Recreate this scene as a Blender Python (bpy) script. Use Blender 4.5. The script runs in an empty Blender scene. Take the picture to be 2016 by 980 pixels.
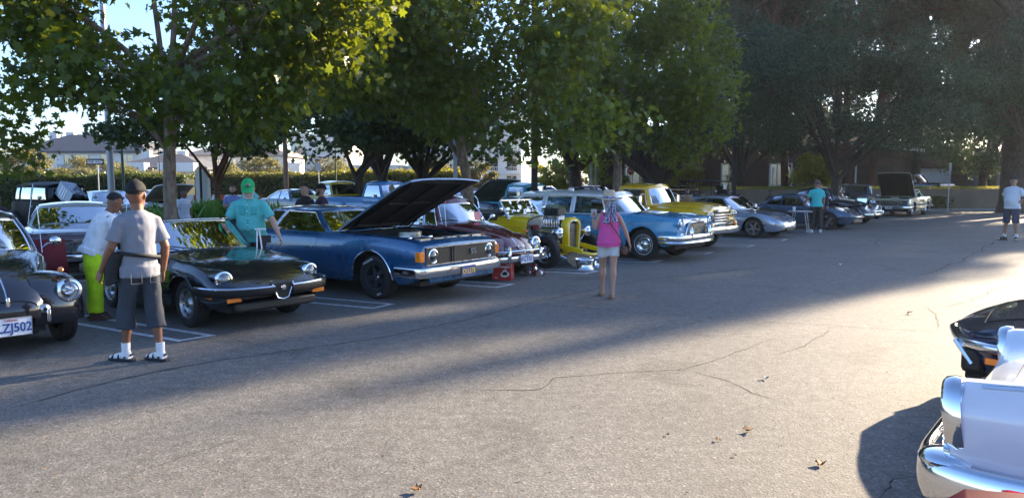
import bpy, math, random
import numpy as np
from mathutils import Vector, Matrix, noise
PI = math.pi
R = math.radians
random.seed(7)
SC = bpy.context.scene
COL = SC.collection

# ---------------------------------------------------------------- camera
F, HC = 1456.0, 1.8
PITCH = math.atan((490 - 355) / F)
cam_d = bpy.data.cameras.new('camera')
cam_d.sensor_width = 36; cam_d.lens = F / 2016 * 36; cam_d.clip_start = .05; cam_d.clip_end = 3000
cam = bpy.data.objects.new('camera', cam_d); COL.objects.link(cam)
cam.location = (0, 0, HC); cam.rotation_euler = (PI / 2 - PITCH, 0, 0)
SC.camera = cam

# ---------------------------------------------------------------- light
SUN_AZ, SUN_EL = R(41), R(19)          # direction to the sun: angle from +X, elevation
world = bpy.data.worlds.new('World'); SC.world = world; world.use_nodes = True
wn = world.node_tree; wn.nodes.clear()
sky = wn.nodes.new('ShaderNodeTexSky'); sky.sky_type = 'NISHITA'; sky.sun_disc = False
sky.sun_elevation = SUN_EL; sky.sun_rotation = PI / 2 - SUN_AZ
sky.air_density = 1.0; sky.dust_density = 1.0; sky.ozone_density = 2.0
bg = wn.nodes.new('ShaderNodeBackground'); bg.inputs[1].default_value = 0.075
wo = wn.nodes.new('ShaderNodeOutputWorld')
tint = wn.nodes.new('ShaderNodeMix'); tint.data_type = 'RGBA'; tint.blend_type = 'MULTIPLY'; tint.inputs[0].default_value = 1; tint.inputs[7].default_value = (.84, .96, 1.2, 1)
wn.links.new(sky.outputs[0], tint.inputs[6]); wn.links.new(tint.outputs[2], bg.inputs[0]); wn.links.new(bg.outputs[0], wo.inputs[0])
sd = bpy.data.lights.new('sun', 'SUN'); sd.energy = 5.0; sd.angle = R(.6); sd.color = (1.0, .81, .57)
sun = bpy.data.objects.new('sun', sd); COL.objects.link(sun)
sv = Vector((math.cos(SUN_AZ) * math.cos(SUN_EL), math.sin(SUN_AZ) * math.cos(SUN_EL), math.sin(SUN_EL)))
sun.rotation_euler = sv.to_track_quat('Z', 'Y').to_euler(); sun.location = (60, 60, 50)
vs = SC.view_settings
vs.view_transform = 'Standard'; vs.look = 'None'; vs.gamma = 1; vs.exposure = 2.25
SC.cycles.max_bounces = 8; SC.cycles.transparent_max_bounces = 16
SC.cycles.use_denoising = True

# ---------------------------------------------------------------- placing
CP, SP = math.cos(PITCH), math.sin(PITCH)
def ray(u, v):
    x, y = (u - 1008) / F, -(v - 490) / F
    return Vector((x, CP + y * SP, -SP + y * CP))
def G(u, v, h=0.0):                    # point of the height h plane seen at photo pixel (u, v)
    d = ray(u, v); t = (h - HC) / d.z
    return Vector((d.x * t, d.y * t, h))
def XY(u, Y):                          # ground point in the viewing direction u at depth Y
    return Vector(((u - 1008) / F * Y * (1.0), Y, 0))
def HV(v, Y):                          # height seen at pixel row v at depth Y
    d = ray(1008, v); return HC + d.z / d.y * Y

# ---------------------------------------------------------------- materials
MATS = {}
def nt_new(name):
    m = bpy.data.materials.new(name); m.use_nodes = True; n = m.node_tree
    return m, n, n.nodes['Principled BSDF']
def setp(b, **k):
    for a, v in k.items():
        i = b.inputs[a.replace('_', ' ')]
        i.default_value = (v[0], v[1], v[2], 1) if isinstance(v, tuple) and len(v) == 3 and i.type == 'RGBA' else v
def N(n, t, **k):
    nd = n.nodes.new('ShaderNode' + t)
    for a, v in k.items():
        if a in nd.inputs: nd.inputs[a].default_value = v
        else: setattr(nd, a, v)
    return nd
def ramp(n, src, stops):
    r = N(n, 'ValToRGB'); e = r.color_ramp.elements
    while len(e) < len(stops): e.new(.5)
    for i, (p, c) in enumerate(stops):
        e[i].position = p; e[i].color = (c[0], c[1], c[2], 1) if isinstance(c, tuple) else (c, c, c, 1)
    n.links.new(src, r.inputs[0]); return r
def pmat(name, col, rough=.6, metal=0.0, var=.12, scale=6.0, bump=0.0, bscale=None, coat=0.0, spec=.5, objco=True):
    """plain surface with mottled colour and optional bump"""
    key = name
    if key in MATS: return MATS[key]
    m, n, b = nt_new(name)
    tc = N(n, 'TexCoord'); no = N(n, 'TexNoise'); no.inputs['Scale'].default_value = scale; no.inputs['Detail'].default_value = 6
    n.links.new(tc.outputs['Object'], no.inputs['Vector'])
    lo = tuple(max(0, c * (1 - var)) for c in col); hi = tuple(min(1, c * (1 + var)) for c in col)
    r = ramp(n, no.outputs[0], [(.3, lo), (.7, hi)])
    n.links.new(r.outputs[0], b.inputs['Base Color'])
    rr = ramp(n, no.outputs[0], [(.3, max(0, rough - .06)), (.75, min(1, rough + .08))])
    n.links.new(rr.outputs[0], b.inputs['Roughness'])
    setp(b, Metallic=metal, Coat_Weight=coat, Specular_IOR_Level=spec)
    if coat: setp(b, Coat_Roughness=.04)
    if bump:
        n2 = N(n, 'TexNoise'); n2.inputs['Scale'].default_value = bscale or scale * 4; n2.inputs['Detail'].default_value = 8
        n.links.new(tc.outputs['Object'], n2.inputs['Vector'])
        bp = N(n, 'Bump'); bp.inputs['Strength'].default_value = bump; bp.inputs['Distance'].default_value = .02
        n.links.new(n2.outputs[0], bp.inputs['Height']); n.links.new(bp.outputs[0], b.inputs['Normal'])
    MATS[key] = m; return m
def paint(name, col, metal=.0, rough=.35, coat=1.0):
    return pmat(name, col, rough, metal, .06, 3.0, coat=coat)
def glassm(name, tint=(.8, .87, .85), dens=.35, rough=.0):
    if name in MATS: return MATS[name]
    m = bpy.data.materials.new(name); m.use_nodes = True; n = m.node_tree; n.nodes.clear()
    o = N(n, 'OutputMaterial'); mx = N(n, 'MixShader'); t = N(n, 'BsdfTransparent'); g = N(n, 'BsdfGlossy')
    t.inputs[0].default_value = (*tint, 1); g.inputs['Roughness'].default_value = rough
    f = N(n, 'Fresnel'); f.inputs[0].default_value = 1.5
    a = N(n, 'Math'); a.operation = 'MULTIPLY_ADD'; a.inputs[1].default_value = 1.0; a.inputs[2].default_value = dens
    n.links.new(f.outputs[0], a.inputs[0]); n.links.new(a.outputs[0], mx.inputs[0])
    n.links.new(t.outputs[0], mx.inputs[1]); n.links.new(g.outputs[0], mx.inputs[2]); n.links.new(mx.outputs[0], o.inputs[0])
    MATS[name] = m; return m
def leafm(name, dark, light, trans=.35, tcol=None, scale=.5, rough=.45):
    if name in MATS: return MATS[name]
    m, n, b = nt_new(name)
    ge = N(n, 'NewGeometry'); tc = N(n, 'TexCoord'); no = N(n, 'TexNoise'); no.inputs['Scale'].default_value = scale
    n.links.new(tc.outputs['Object'], no.inputs['Vector'])
    ad = N(n, 'Math'); ad.operation = 'MULTIPLY_ADD'; ad.inputs[1].default_value = .55
    n.links.new(ge.outputs['Random Per Island'], ad.inputs[0]); n.links.new(no.outputs[0], ad.inputs[2])
    r = ramp(n, ad.outputs[0], [(.3, dark), (.75, light), (1.0, tuple(min(1, c * 1.5) for c in light))])
    n.links.new(r.outputs[0], b.inputs['Base Color']); setp(b, Roughness=rough)
    t = N(n, 'BsdfTranslucent'); mx = N(n, 'MixShader'); mx.inputs[0].default_value = trans
    if tcol:
        mc = N(n, 'Mix'); mc.data_type = 'RGBA'; mc.inputs[0].default_value = .6; mc.inputs[7].default_value = (*tcol, 1)
        n.links.new(r.outputs[0], mc.inputs[6]); n.links.new(mc.outputs[2], t.inputs[0])
    else: n.links.new(r.outputs[0], t.inputs[0])
    n.links.new(b.outputs[0], mx.inputs[1]); n.links.new(t.outputs[0], mx.inputs[2])
    n.links.new(mx.outputs[0], n.nodes['Material Output'].inputs[0])
    MATS[name] = m; return m

CHROME = pmat('chrome', (.78, .79, .8), .07, 1.0, .04, 4)
STEEL = pmat('brushed_steel', (.5, .51, .52), .3, 1.0, .1, 12)
ALLOY = pmat('cast_alloy', (.42, .43, .45), .32, .9, .1, 10)
DARKALLOY = pmat('dark_alloy', (.07, .07, .075), .4, .6, .15, 10)
RUBBER = pmat('tyre_rubber', (.014, .014, .014), .75, 0, .3, 20, .2, 80)
BLACK = pmat('black_trim', (.01, .01, .011), .5, 0, .2, 8)
SEAM = pmat('panel_gap', (.004, .004, .004), .9, 0, 0, 4)
UNDER = pmat('underbody', (.012, .012, .012), .85, 0, .3, 10)
GLASS = glassm('car_glass', (.72, .8, .78), .05)
GLASSD = glassm('tinted_glass', (.35, .4, .42), .08)
LENS = glassm('lamp_lens', (.95, .97, 1.0), .12)
REFL = pmat('lamp_reflector', (.85, .86, .88), .15, 1.0, .1, 30)
AMBER = pmat('amber_lens', (.85, .22, .01), .15, 0, .1, 30, coat=1)
REDLENS = pmat('red_lens', (.5, .01, .01), .15, 0, .1, 30, coat=1)
WHITEP = pmat('white_letter', (.8, .8, .8), .5, 0, .03, 10)
PLATEW = pmat('plate_white', (.75, .76, .8), .45, 0, .05, 10)
PLATEB = pmat('plate_blue', (.02, .05, .25), .45, 0, .05, 10)
CREAMV = pmat('cream_vinyl', (.42, .38, .32), .5, 0, .08, 8, .1)
TANV = pmat('tan_vinyl', (.36, .27, .18), .55, 0, .1, 8, .1)
BLACKV = pmat('black_vinyl', (.018, .018, .02), .5, 0, .2, 8, .2)
REDV = pmat('red_vinyl', (.3, .02, .02), .5, 0, .1, 8, .2)

# ---------------------------------------------------------------- mesh builder
class MB:
    def __init__(s): s.v = []; s.f = []; s.m = []
    def add(s, vs, fs, m=0):
        o = len(s.v); s.v += [tuple(a) for a in vs]; s.f += [tuple(i + o for i in f) for f in fs]; s.m += [m] * len(fs); return s
    def box(s, c, d, rz=0, m=0, mat=None):
        x, y, z = d[0] / 2, d[1] / 2, d[2] / 2
        vs = [Vector((a * x, b * y, e * z)) for e in (-1, 1) for b in (-1, 1) for a in (-1, 1)]
        M = mat or Matrix.Rotation(rz, 4, 'Z')
        vs = [M @ p + Vector(c) for p in vs]
        return s.add(vs, [(0, 2, 3, 1), (4, 5, 7, 6), (0, 1, 5, 4), (2, 6, 7, 3), (0, 4, 6, 2), (1, 3, 7, 5)], m)
    def beam(s, p0, p1, w, t, up=(0, 0, 1), m=0, w1=None, t1=None):
        p0, p1 = Vector(p0), Vector(p1); d = (p1 - p0).normalized(); up = Vector(up)
        a = d.cross(up)
        if a.length < 1e-3: a = d.cross(Vector((1, 0, 0)))
        a.normalize(); b = a.cross(d)
        w1 = w if w1 is None else w1; t1 = t if t1 is None else t1
        vs = []
        for p, ww, tt in ((p0, w, t), (p1, w1, t1)):
            for i, j in ((-1, -1), (1, -1), (1, 1), (-1, 1)): vs.append(p + a * ww / 2 * i + b * tt / 2 * j)
        return s.add(vs, [(3, 2, 1, 0), (4, 5, 6, 7), (0, 1, 5, 4), (1, 2, 6, 5), (2, 3, 7, 6), (3, 0, 4, 7)], m)
    def loft(s, rings, closed=True, caps=(True, True), m=0, flip=False):
        n = len(rings[0]); vs = [p for r in rings for p in r]; fs = []
        for i in range(len(rings) - 1):
            for j in range(n if closed else n - 1):
                k = (j + 1) % n
                q = (i * n + j, i * n + k, (i + 1) * n + k, (i + 1) * n + j)
                fs.append(q[::-1] if flip else q)
        if caps[0]: fs.append(tuple(range(n))[::-1] if not flip else tuple(range(n)))
        if caps[1]: fs.append(tuple((len(rings) - 1) * n + j for j in (range(n) if not flip else reversed(range(n)))))
        return s.add(vs, fs, m)
    def tube(s, pts, r, n=8, m=0, caps=True, flat=1.0):
        pts = [Vector(p) for p in pts]
        if not hasattr(r, '__len__'): r = [r] * len(pts)
        rings = []; up = Vector((0, 0, 1)); a = None
        for i, p in enumerate(pts):
            d = (pts[min(i + 1, len(pts) - 1)] - pts[max(i - 1, 0)])
            if d.length < 1e-9: d = Vector((0, 0, 1))
            d.normalize()
            if a is None:
                a = d.cross(up)
                if a.length < .05: a = d.cross(Vector((0, 1, 0)))
            a = (a - d * a.dot(d))
            if a.length < 1e-6: a = d.orthogonal()
            a.normalize(); b = a.cross(d)
            rings.append([p + (a * math.cos(t) + b * math.sin(t) * flat) * r[i] for t in (2 * PI * k / n for k in range(n))])
        return s.loft(rings, True, (caps, caps), m, flip=True)
    def lathe(s, prof, n=24, axis='Y', c=(0, 0, 0), m=0, caps=False, a0=0, a1=2 * PI):
        """prof: list of (radius, height along the axis)"""
        c = Vector(c); rings = []
        full = abs(a1 - a0 - 2 * PI) < 1e-6
        for k in range(n if full else n + 1):
            t = a0 + (a1 - a0) * k / n; ring = []
            for r, h in prof:
                q = (r * math.cos(t), r * math.sin(t))
                p = (q[0], h, q[1]) if axis == 'Y' else ((q[0], q[1], h) if axis == 'Z' else (h, q[0], q[1]))
                ring.append(c + Vector(p))
            rings.append(ring)
        if full: rings.append(rings[0])
        return s.loft(rings, False, (False, False), m)
    def ball(s, c, r, n=12, m=0, k=8, zlo=-1):
        r = r if hasattr(r, '__len__') else (r, r, r); rings = []
        for i in range(k + 1):
            a = math.asin(zlo) + (PI / 2 - math.asin(zlo)) * i / k
            rr = max(math.cos(a), 1e-3)
            rings.append([(c[0] + r[0] * rr * math.cos(t), c[1] + r[1] * rr * math.sin(t), c[2] + r[2] * math.sin(a)) for t in (2 * PI * j / n for j in range(n))])
        return s.loft(rings, True, (True, True), m)
    def poly(s, pts, th, nrm=None, m=0):
        pts = [Vector(p) for p in pts]
        if nrm is None: nrm = (pts[1] - pts[0]).cross(pts[2] - pts[1]).normalized()
        nrm = Vector(nrm); n = len(pts)
        vs = pts + [p - nrm * th for p in pts]
        fs = [tuple(range(n)), tuple(range(2 * n - 1, n - 1, -1))] + [(i, i + n, (i + 1) % n + n, (i + 1) % n) for i in range(n)]
        return s.add(vs, fs, m)
    def xf(s, M):
        s.v = [tuple(M @ Vector(p)) for p in s.v]; return s
    def mesh(s, name, mats, ang=35, smooth=True):
        me = bpy.data.meshes.new(name); me.from_pydata(s.v, [], s.f)
        for m in (mats if isinstance(mats, (list, tuple)) else [mats]): me.materials.append(m)
        me.polygons.foreach_set('material_index', s.m)
        if smooth:
            me.polygons.foreach_set('use_smooth', [True] * len(s.f)); me.set_sharp_from_angle(angle=R(ang))
        me.update(); return me
    def build(s, name, mats, parent=None, bevel=0, ang=35, smooth=True, solid=0, loc=None, rot=None):
        o = bpy.data.objects.new(name, s.mesh(name, mats, ang, smooth)); COL.objects.link(o)
        if parent: o.parent = parent
        if loc: o.location = loc
        if rot: o.rotation_euler = rot
        if solid:
            md = o.modifiers.new('solid', 'SOLIDIFY'); md.thickness = abs(solid); md.offset = -1 if solid > 0 else 1
        if bevel:
            md = o.modifiers.new('bevel', 'BEVEL'); md.width = bevel; md.segments = 2; md.limit_method = 'ANGLE'; md.angle_limit = R(40)
        return o
def thing(name, label, cat, loc=(0, 0, 0), rz=0, group=None):
    o = bpy.data.objects.new(name, None); COL.objects.link(o); o.location = loc; o.rotation_euler = (0, 0, rz)
    o.empty_display_size = .2
    return tag(o, label, cat, group)
def tag(o, label=None, cat=None, group=None, kind=None):
    if label: o['label'] = label
    if cat: o['category'] = cat
    if group: o['group'] = group
    if kind: o['kind'] = kind
    return o
def copy_tree(o, parent=None):
    c = o.copy(); COL.objects.link(c)
    if parent: c.parent = parent
    for ch in list(o.children): copy_tree(ch, c)
    return c
def child(o, me_or_obj, parent, loc=(0, 0, 0)):
    c = o.copy(); COL.objects.link(c); c.parent = parent; c.location = loc; return c
def lettering(txt, size, mat, parent, loc, fwd, up=(0, 0, 1), ext=.002, name='lettering', bold=0, sx=1.0, sh=0):
    """text whose face looks along fwd"""
    cu = bpy.data.curves.new('t', 'FONT'); cu.body = txt; cu.size = size; cu.extrude = ext; cu.align_x = 'CENTER'; cu.align_y = 'CENTER'
    cu.resolution_u = 3; cu.offset = bold; cu.shear = sh
    t = bpy.data.objects.new('t', cu); COL.objects.link(t)
    dg = bpy.context.evaluated_depsgraph_get(); me = bpy.data.meshes.new_from_object(t.evaluated_get(dg))
    bpy.data.objects.remove(t); bpy.data.curves.remove(cu)
    z = Vector(fwd).normalized(); y = Vector(up); x = y.cross(z).normalized(); y = z.cross(x)
    M = Matrix((x, y, z)).transposed().to_4x4(); M.translation = Vector(loc)
    me.transform(M @ Matrix.Scale(sx, 4, (1, 0, 0)))
    me.materials.clear(); me.materials.append(mat); me.name = name
    o = bpy.data.objects.new(name, me); COL.objects.link(o)
    if parent: o.parent = parent
    return o
def herm(xs, ys, x):
    """smooth monotone-ish interpolation; xs ascending"""
    n = len(xs)
    if x <= xs[0]: return ys[0]
    if x >= xs[-1]: return ys[-1]
    i = max(j for j in range(n - 1) if xs[j] <= x)
    d = [(ys[j + 1] - ys[j]) / (xs[j + 1] - xs[j]) for j in range(n - 1)]
    def sl(j):
        if j == 0: return d[0]
        if j == n - 1: return d[-1]
        if d[j - 1] * d[j] <= 0: return 0
        return 2 * d[j - 1] * d[j] / (d[j - 1] + d[j])
    h = xs[i + 1] - xs[i]; t = (x - xs[i]) / h
    return ((2 * t**3 - 3 * t**2 + 1) * ys[i] + (t**3 - 2 * t**2 + t) * h * sl(i) + (-2 * t**3 + 3 * t**2) * ys[i + 1] + (t**3 - t**2) * h * sl(i + 1))
def crom(pts, m=4):
    """Catmull-Rom through points"""
    pts = [Vector(p) for p in pts]; out = []
    for i in range(len(pts) - 1):
        p0 = pts[max(i - 1, 0)]; p1 = pts[i]; p2 = pts[i + 1]; p3 = pts[min(i + 2, len(pts) - 1)]
        for k in range(m):
            t = k / m
            out.append(.5 * ((2 * p1) + (p2 - p0) * t + (2 * p0 - 5 * p1 + 4 * p2 - p3) * t * t + (3 * p1 - p0 - 3 * p2 + p3) * t**3))
    out.append(pts[-1]); return out
# ================================================================ vehicle kit
PROF = [(.90, 0), (.955, .12), (.985, .3), (1, .5), (.998, .66), (.985, .8), (.965, .92), (.93, 1.0)]
TOP = [(.87, .3), (.78, .55), (.62, .76), (.42, .9), (.2, .98), (0, 1)]
class Body:
    def __init__(s, st, prof=PROF, top=TOP, arches=()):
        s.st = sorted(st, key=lambda a: a[0]); s.xs = [a[0] for a in s.st]; s.prof, s.top = prof, top
        s.arches = arches; s.nk = len(prof) + len(top); s.x0, s.x1 = s.xs[0], s.xs[-1]
    def par(s, x): return [herm(s.xs, [a[i] for a in s.st], x) for i in (1, 2, 3, 4)]
    def pt(s, x, i):
        zb, zs, zc, w = s.par(x)
        if i < len(s.prof): yf, t = s.prof[i]; return Vector((x, w * yf, zb + (zs - zb) * t))
        yf, t = s.top[i - len(s.prof)]; return Vector((x, w * yf, zs + (zc - zs) * t))
    def S(s, x, k):
        i = min(int(k), s.nk - 2); f = k - i
        return s.pt(x, i) * (1 - f) + s.pt(x, i + 1) * f
    def kz(s, x, z):
        """index on the side whose height is z"""
        for i in range(len(s.prof) - 1):
            a, b = s.pt(x, i).z, s.pt(x, i + 1).z
            if a <= z <= b: return i + (z - a) / max(b - a, 1e-6)
        return 0 if z < s.pt(x, 0).z else len(s.prof) - 1
    def y_at(s, x, z): return s.S(x, s.kz(x, z)).y
    def zarch(s, x):
        for xw, Ra, zw in s.arches:
            if abs(x - xw) < Ra: return zw + math.sqrt(Ra * Ra - (x - xw)**2)
        return None
    def mb(s, holes=(), n=44, col=None):
        xs = set(s.x0 + (s.x1 - s.x0) * i / n for i in range(n + 1)) | set(s.xs)
        for xw, Ra, zw in s.arches:
            for k in range(17): xs.add(xw + Ra * math.cos(PI * k / 16) * .9999)
        for h in holes: xs.add(h[0]); xs.add(h[1])
        xs = sorted(x for x in xs if s.x0 <= x <= s.x1); q = [xs[0]]
        keep = set(x for h in holes for x in h[:2])
        for x in xs[1:]:
            if x - q[-1] > .006 or x in keep or x == xs[-1]: q.append(x)
        xs = q; m = MB(); nc = 2 * s.nk - 1; vs = []; fs = []; mi = []
        for x in xs:
            za = s.zarch(x); row = []
            for i in range(s.nk):
                p = s.pt(x, i)
                if za is not None and i < len(s.prof):
                    zmin = za + .004 * i
                    if p.z < zmin and zmin < s.pt(x, len(s.prof) - 1).z:
                        y = s.y_at(x, zmin); p = Vector((x, y, zmin))
                row.append(p)
            vs += row + [Vector((p.x, -p.y, p.z)) for p in row[-2::-1]]
        for r in range(len(xs) - 1):
            for c in range(nc - 1):
                k = c if c < s.nk - 1 else nc - 2 - c
                xm = (xs[r] + xs[r + 1]) / 2
                if any(h[0] - 1e-6 < xm < h[1] + 1e-6 and k >= h[2] for h in holes): continue
                f = (r * nc + c, r * nc + c + 1, (r + 1) * nc + c + 1, (r + 1) * nc + c)
                fs.append(f[::-1] if False else f)
                if col:
                    p = (vs[f[0]] + vs[f[1]] + vs[f[2]] + vs[f[3]]) / 4; mi.append(col(p))
                else: mi.append(0)
        fs.append(tuple(range(nc))[::-1]); mi.append(mi[0]); o = (len(xs) - 1) * nc
        fs.append(tuple(o + j for j in range(nc))); mi.append(mi[-2])
        m.v = [tuple(v) for v in vs]; m.f = fs; m.m = mi; return m
    def nrm(s, x, k):
        a = s.S(min(x + .02, s.x1), k) - s.S(max(x - .02, s.x0), k); b = s.S(x, min(k + .2, s.nk - 1)) - s.S(x, max(k - .2, 0))
        n = a.cross(b)
        if n.length < 1e-7: return Vector((0, 0, 1))
        n.normalize()
        c = s.S(x, k)
        if n.y * 1 + n.z * .6 < 0: n = -n
        return n
    def patch(s, x0, x1, k0, k1, off, side=1, nx=10, nk=10, skew=0.0):
        """a panel lying off the surface; side 0: across the centre from k0 to k0"""
        m = MB(); rows = []
        for i in range(nx + 1):
            row = []
            ks = [(k0 + (k1 - k0) * j / nk, 1) for j in range(nk + 1)]
            if side == 0: ks = [(k0 + (s.nk - 1 - k0) * j / nk, 1) for j in range(nk + 1)]; ks = ks + [(k, -1) for k, _ in ks[-2::-1]]
            for k, sg in ks:
                x = x0 + (x1 - x0) * i / nx + skew * (k - k0)
                p = s.S(x, k) + s.nrm(x, k) * off
                if side == 0: p.y *= sg
                else: p.y *= side
                row.append(p)
            rows.append(row)
        m.loft(rows, False, (False, False), 0, flip=(side == -1)); return m
def body_parts(root, b, mat, holes=(), doors=(), hood=None, trunk=None, inner=True, name='body', col=None, mats=None, pmat_=None):
    b.mb(holes, col=col).build(name, mats or mat, root, ang=32)
    for sd_ in (1, -1):
        for (x0, x1, z0) in doors:
            kt = len(b.prof) - 1 + .2; xm = (x0 + x1) / 2; k0 = b.kz(xm, z0)
            b.patch(x0 - .008, x1 + .008, k0 - .08, kt + .1, .001, sd_).build('door_gap', SEAM, root)
            b.patch(x0, x1, k0, kt, .004, sd_).build('door', pmat_ or mat, root)
    if hood:
        b.patch(hood[0] - .008, hood[1] + .008, hood[2] - .06, 0, .001, 0).build('hood_gap', SEAM, root)
        b.patch(hood[0], hood[1], hood[2], 0, .005, 0).build('hood', mat, root)
    if trunk:
        b.patch(trunk[0] - .008, trunk[1] + .008, trunk[2] - .06, 0, .001, 0).build('trunk_gap', SEAM, root)
        b.patch(trunk[0], trunk[1], trunk[2], 0, .005, 0).build('trunk_lid', mat, root)
    if inner:
        m = MB()
        for xw, Ra, zw in b.arches:
            w = b.par(xw)[3]
            for sg in (1, -1):
                m.lathe([(Ra - .005, sg * (w - .04)), (Ra - .005, sg * (w - .42)), (.02, sg * (w - .42))], 20, 'Y', (xw, 0, zw), a0=-.15, a1=PI + .15)
        zb = b.par((b.x0 + b.x1) / 2)[0]
        ars = sorted([(a[0] - a[1], a[0] + a[1]) for a in b.arches]); spans = []; cur = b.x0 + .12
        for a0, a1 in ars:
            if a0 > cur: spans.append((cur, a0))
            cur = a1
        if cur < b.x1 - .12: spans.append((cur, b.x1 - .12))
        for a0, a1 in spans:
            ww = min(b.par(a0)[3], b.par(a1)[3]); m.box(((a0 + a1) / 2, 0, zb + .06), (a1 - a0, ww * 1.7, .08))
        wmid = min(b.par(a[0])[3] for a in b.arches) if b.arches else .6
        m.box(((b.x0 + b.x1) / 2, 0, zb + .09), ((b.x1 - b.x0) * .9, (wmid - .45) * 2, .1))
        m.build('underbody', UNDER, root)
def arch_trim(root, b, mat=CHROME, r=.012):
    for xw, Ra, zw in b.arches:
        for sg in (1, -1):
            pts = []
            for k in range(21):
                a = PI * k / 20; x = xw + Ra * math.cos(a); z = zw + Ra * math.sin(a)
                if z < b.par(x)[0] + .01: continue
                pts.append((x, sg * (b.y_at(x, z) + .002), z))
            MB().tube(pts, r, 6).build('wheel_arch_trim', mat, root)
def side_line(root, b, z, x0, x1, mat=CHROME, r=.008, name='side_trim', n=14):
    for sg in (1, -1):
        pts = []
        for i in range(n + 1):
            x = x0 + (x1 - x0) * i / n; zz = z(x) if callable(z) else z
            pts.append((x, sg * (b.y_at(x, zz) + .003), zz))
        MB().tube(pts, r, 6).build(name, mat, root)

# ---------------------------------------------------------------- wheels
WC = {}
def wheel(root, x, y, r, w, rr, kind, z=None):
    key = (round(r, 3), round(w, 3), round(rr, 3), kind)
    if key not in WC:
        t = MB(); h = w / 2
        t.lathe([(rr - .01, -h * .8), (rr + .015, -h * .95), ((r + rr) / 2, -h * 1.05), (r - .03, -h), (r - .01, -h * .88), (r, -h * .6), (r, -h * .34), (r - .012, -h * .3), (r, -h * .26), (r, h * .26), (r - .012, h * .3), (r, h * .34), (r, h * .6), (r - .01, h * .88), (r - .03, h), ((r + rr) / 2, h * 1.05), (rr + .015, h * .95), (rr - .01, h * .8)], 40)
        tyre = t.mesh('tyre', RUBBER, 40)
        rm = MB(); rm.lathe([(rr, h * .72), (rr + .006, h * .86), (rr + .004, h * .93), (rr - .008, h * .92), (rr - .016, h * .78), (rr - .022, h * .4), (rr - .04, -h * .2), (rr - .03, -h * .8)], 40)
        metal = {'steel': STEEL, 'rally': DARKALLOY, 'chrome5': CHROME, 'cap': CHROME, 'star5': ALLOY, 'fuchs': CHROME, 'wire': CHROME, 'plain': STEEL, 'baby': CHROME}[kind]
        rim = rm.mesh('rim', CHROME if kind in ('chrome5', 'cap', 'fuchs', 'baby') else metal, 40)
        d = MB(); yb = h * .45
        if kind in ('steel', 'plain'):
            d.lathe([(.001, yb + .03), (.05, yb + .03), (.065, yb + .012), (.075, yb - .01), (.6 * rr, yb + .012), (.8 * rr, yb + .004), (rr - .01, yb - .03)], 40)
            for k in range(12):
                a = 2 * PI * k / 12; c = (.8 * rr * math.cos(a), yb + .004, .8 * rr * math.sin(a))
                d.box(c, (.045, .012, .016), m=1, mat=Matrix.Rotation(-a, 4, 'Y'))
        elif kind == 'rally':
            d.lathe([(.001, yb + .03), (.045, yb + .028), (.06, yb + .005), (.07, yb - .02)], 24, m=2)
            d.lathe([(.0, yb - .06), (rr - .02, yb - .07)], 30, m=1)
            for k in range(5):
                a = 2 * PI * k / 5 + PI / 2; ca, sa = math.cos(a), math.sin(a)
                d.beam((.05 * ca, yb - .005, .05 * sa), ((rr - .02) * ca, yb - .01, (rr - .02) * sa), .085, .045, (0, 1, 0), w1=.06)
        elif kind in ('chrome5', 'star5', 'fuchs'):
            d.lathe([(.001, yb + .025), (.035, yb + .024), (.045, yb + .01), (.05, yb - .03)], 24)
            d.lathe([(.0, yb - .07), (rr - .03, yb - .08)], 30, m=1)
            for k in range(5):
                a = 2 * PI * k / 5 + PI / 2; ca, sa = math.cos(a), math.sin(a)
                w0, w1 = {'chrome5': (.04, .022), 'star5': (.07, .045), 'fuchs': (.055, .11)}[kind]
                d.beam((.03 * ca, yb + .004, .03 * sa), ((rr - .018) * ca, yb, (rr - .018) * sa), w0, .028, (0, 1, 0), w1=w1)
            if kind == 'chrome5': d.lathe([(.6 * rr, yb - .05), (.62 * rr, yb - .045), (.3 * rr, yb - .045)], 24, m=2)
        elif kind in ('cap', 'baby'):
            d.lathe([(.001, yb + .055), (.04, yb + .052), (.075, yb + .035), (.09, yb + .01), (.1, yb + .012), (.135, yb + .022), (.15, yb + .005), (rr - .012, yb - .002), (rr - .004, yb + .015), (rr, yb)], 40)
            for k in range(40):
                a = 2 * PI * k / 40; c = (.86 * rr * math.cos(a), yb + .006, .86 * rr * math.sin(a))
                d.box(c, (.012, .01, .014), m=1, mat=Matrix.Rotation(-a, 4, 'Y'))
        elif kind == 'wire':
            d.lathe([(.001, yb + .05), (.04, yb + .045), (.05, yb), (.05, -h * .5)], 20)
            for k in range(24):
                a = 2 * PI * k / 24; b_ = a + (.25 if k % 2 else -.25)
                d.tube([(.045 * math.cos(a), yb * (1 if k % 2 else 0), .045 * math.sin(a)), ((rr - .02) * math.cos(b_), 0, (rr - .02) * math.sin(b_))], .004, 4)
        hub = d.mesh('wheel', [metal, BLACK, CHROME], 30)
        WC[key] = (hub, tyre, rim)
    hub, tyre, rim = WC[key]
    o = bpy.data.objects.new('wheel', hub); COL.objects.link(o); o.parent = root
    o.location = (x, y, r if z is None else z); o.rotation_euler = (0, random.uniform(0, 6.28), 0 if y > 0 else PI)
    for nm, me in (('tyre', tyre), ('rim', rim)):
        c = bpy.data.objects.new(nm, me); COL.objects.link(c); c.parent = o
    return o
def ring_flat(root, r0, r1, y, mat, name='whitewall', n=40):
    return MB().lathe([(r0, y), ((r0 + r1) / 2, y + .004), (r1, y - .002)], n).build(name, mat, root)

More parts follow.
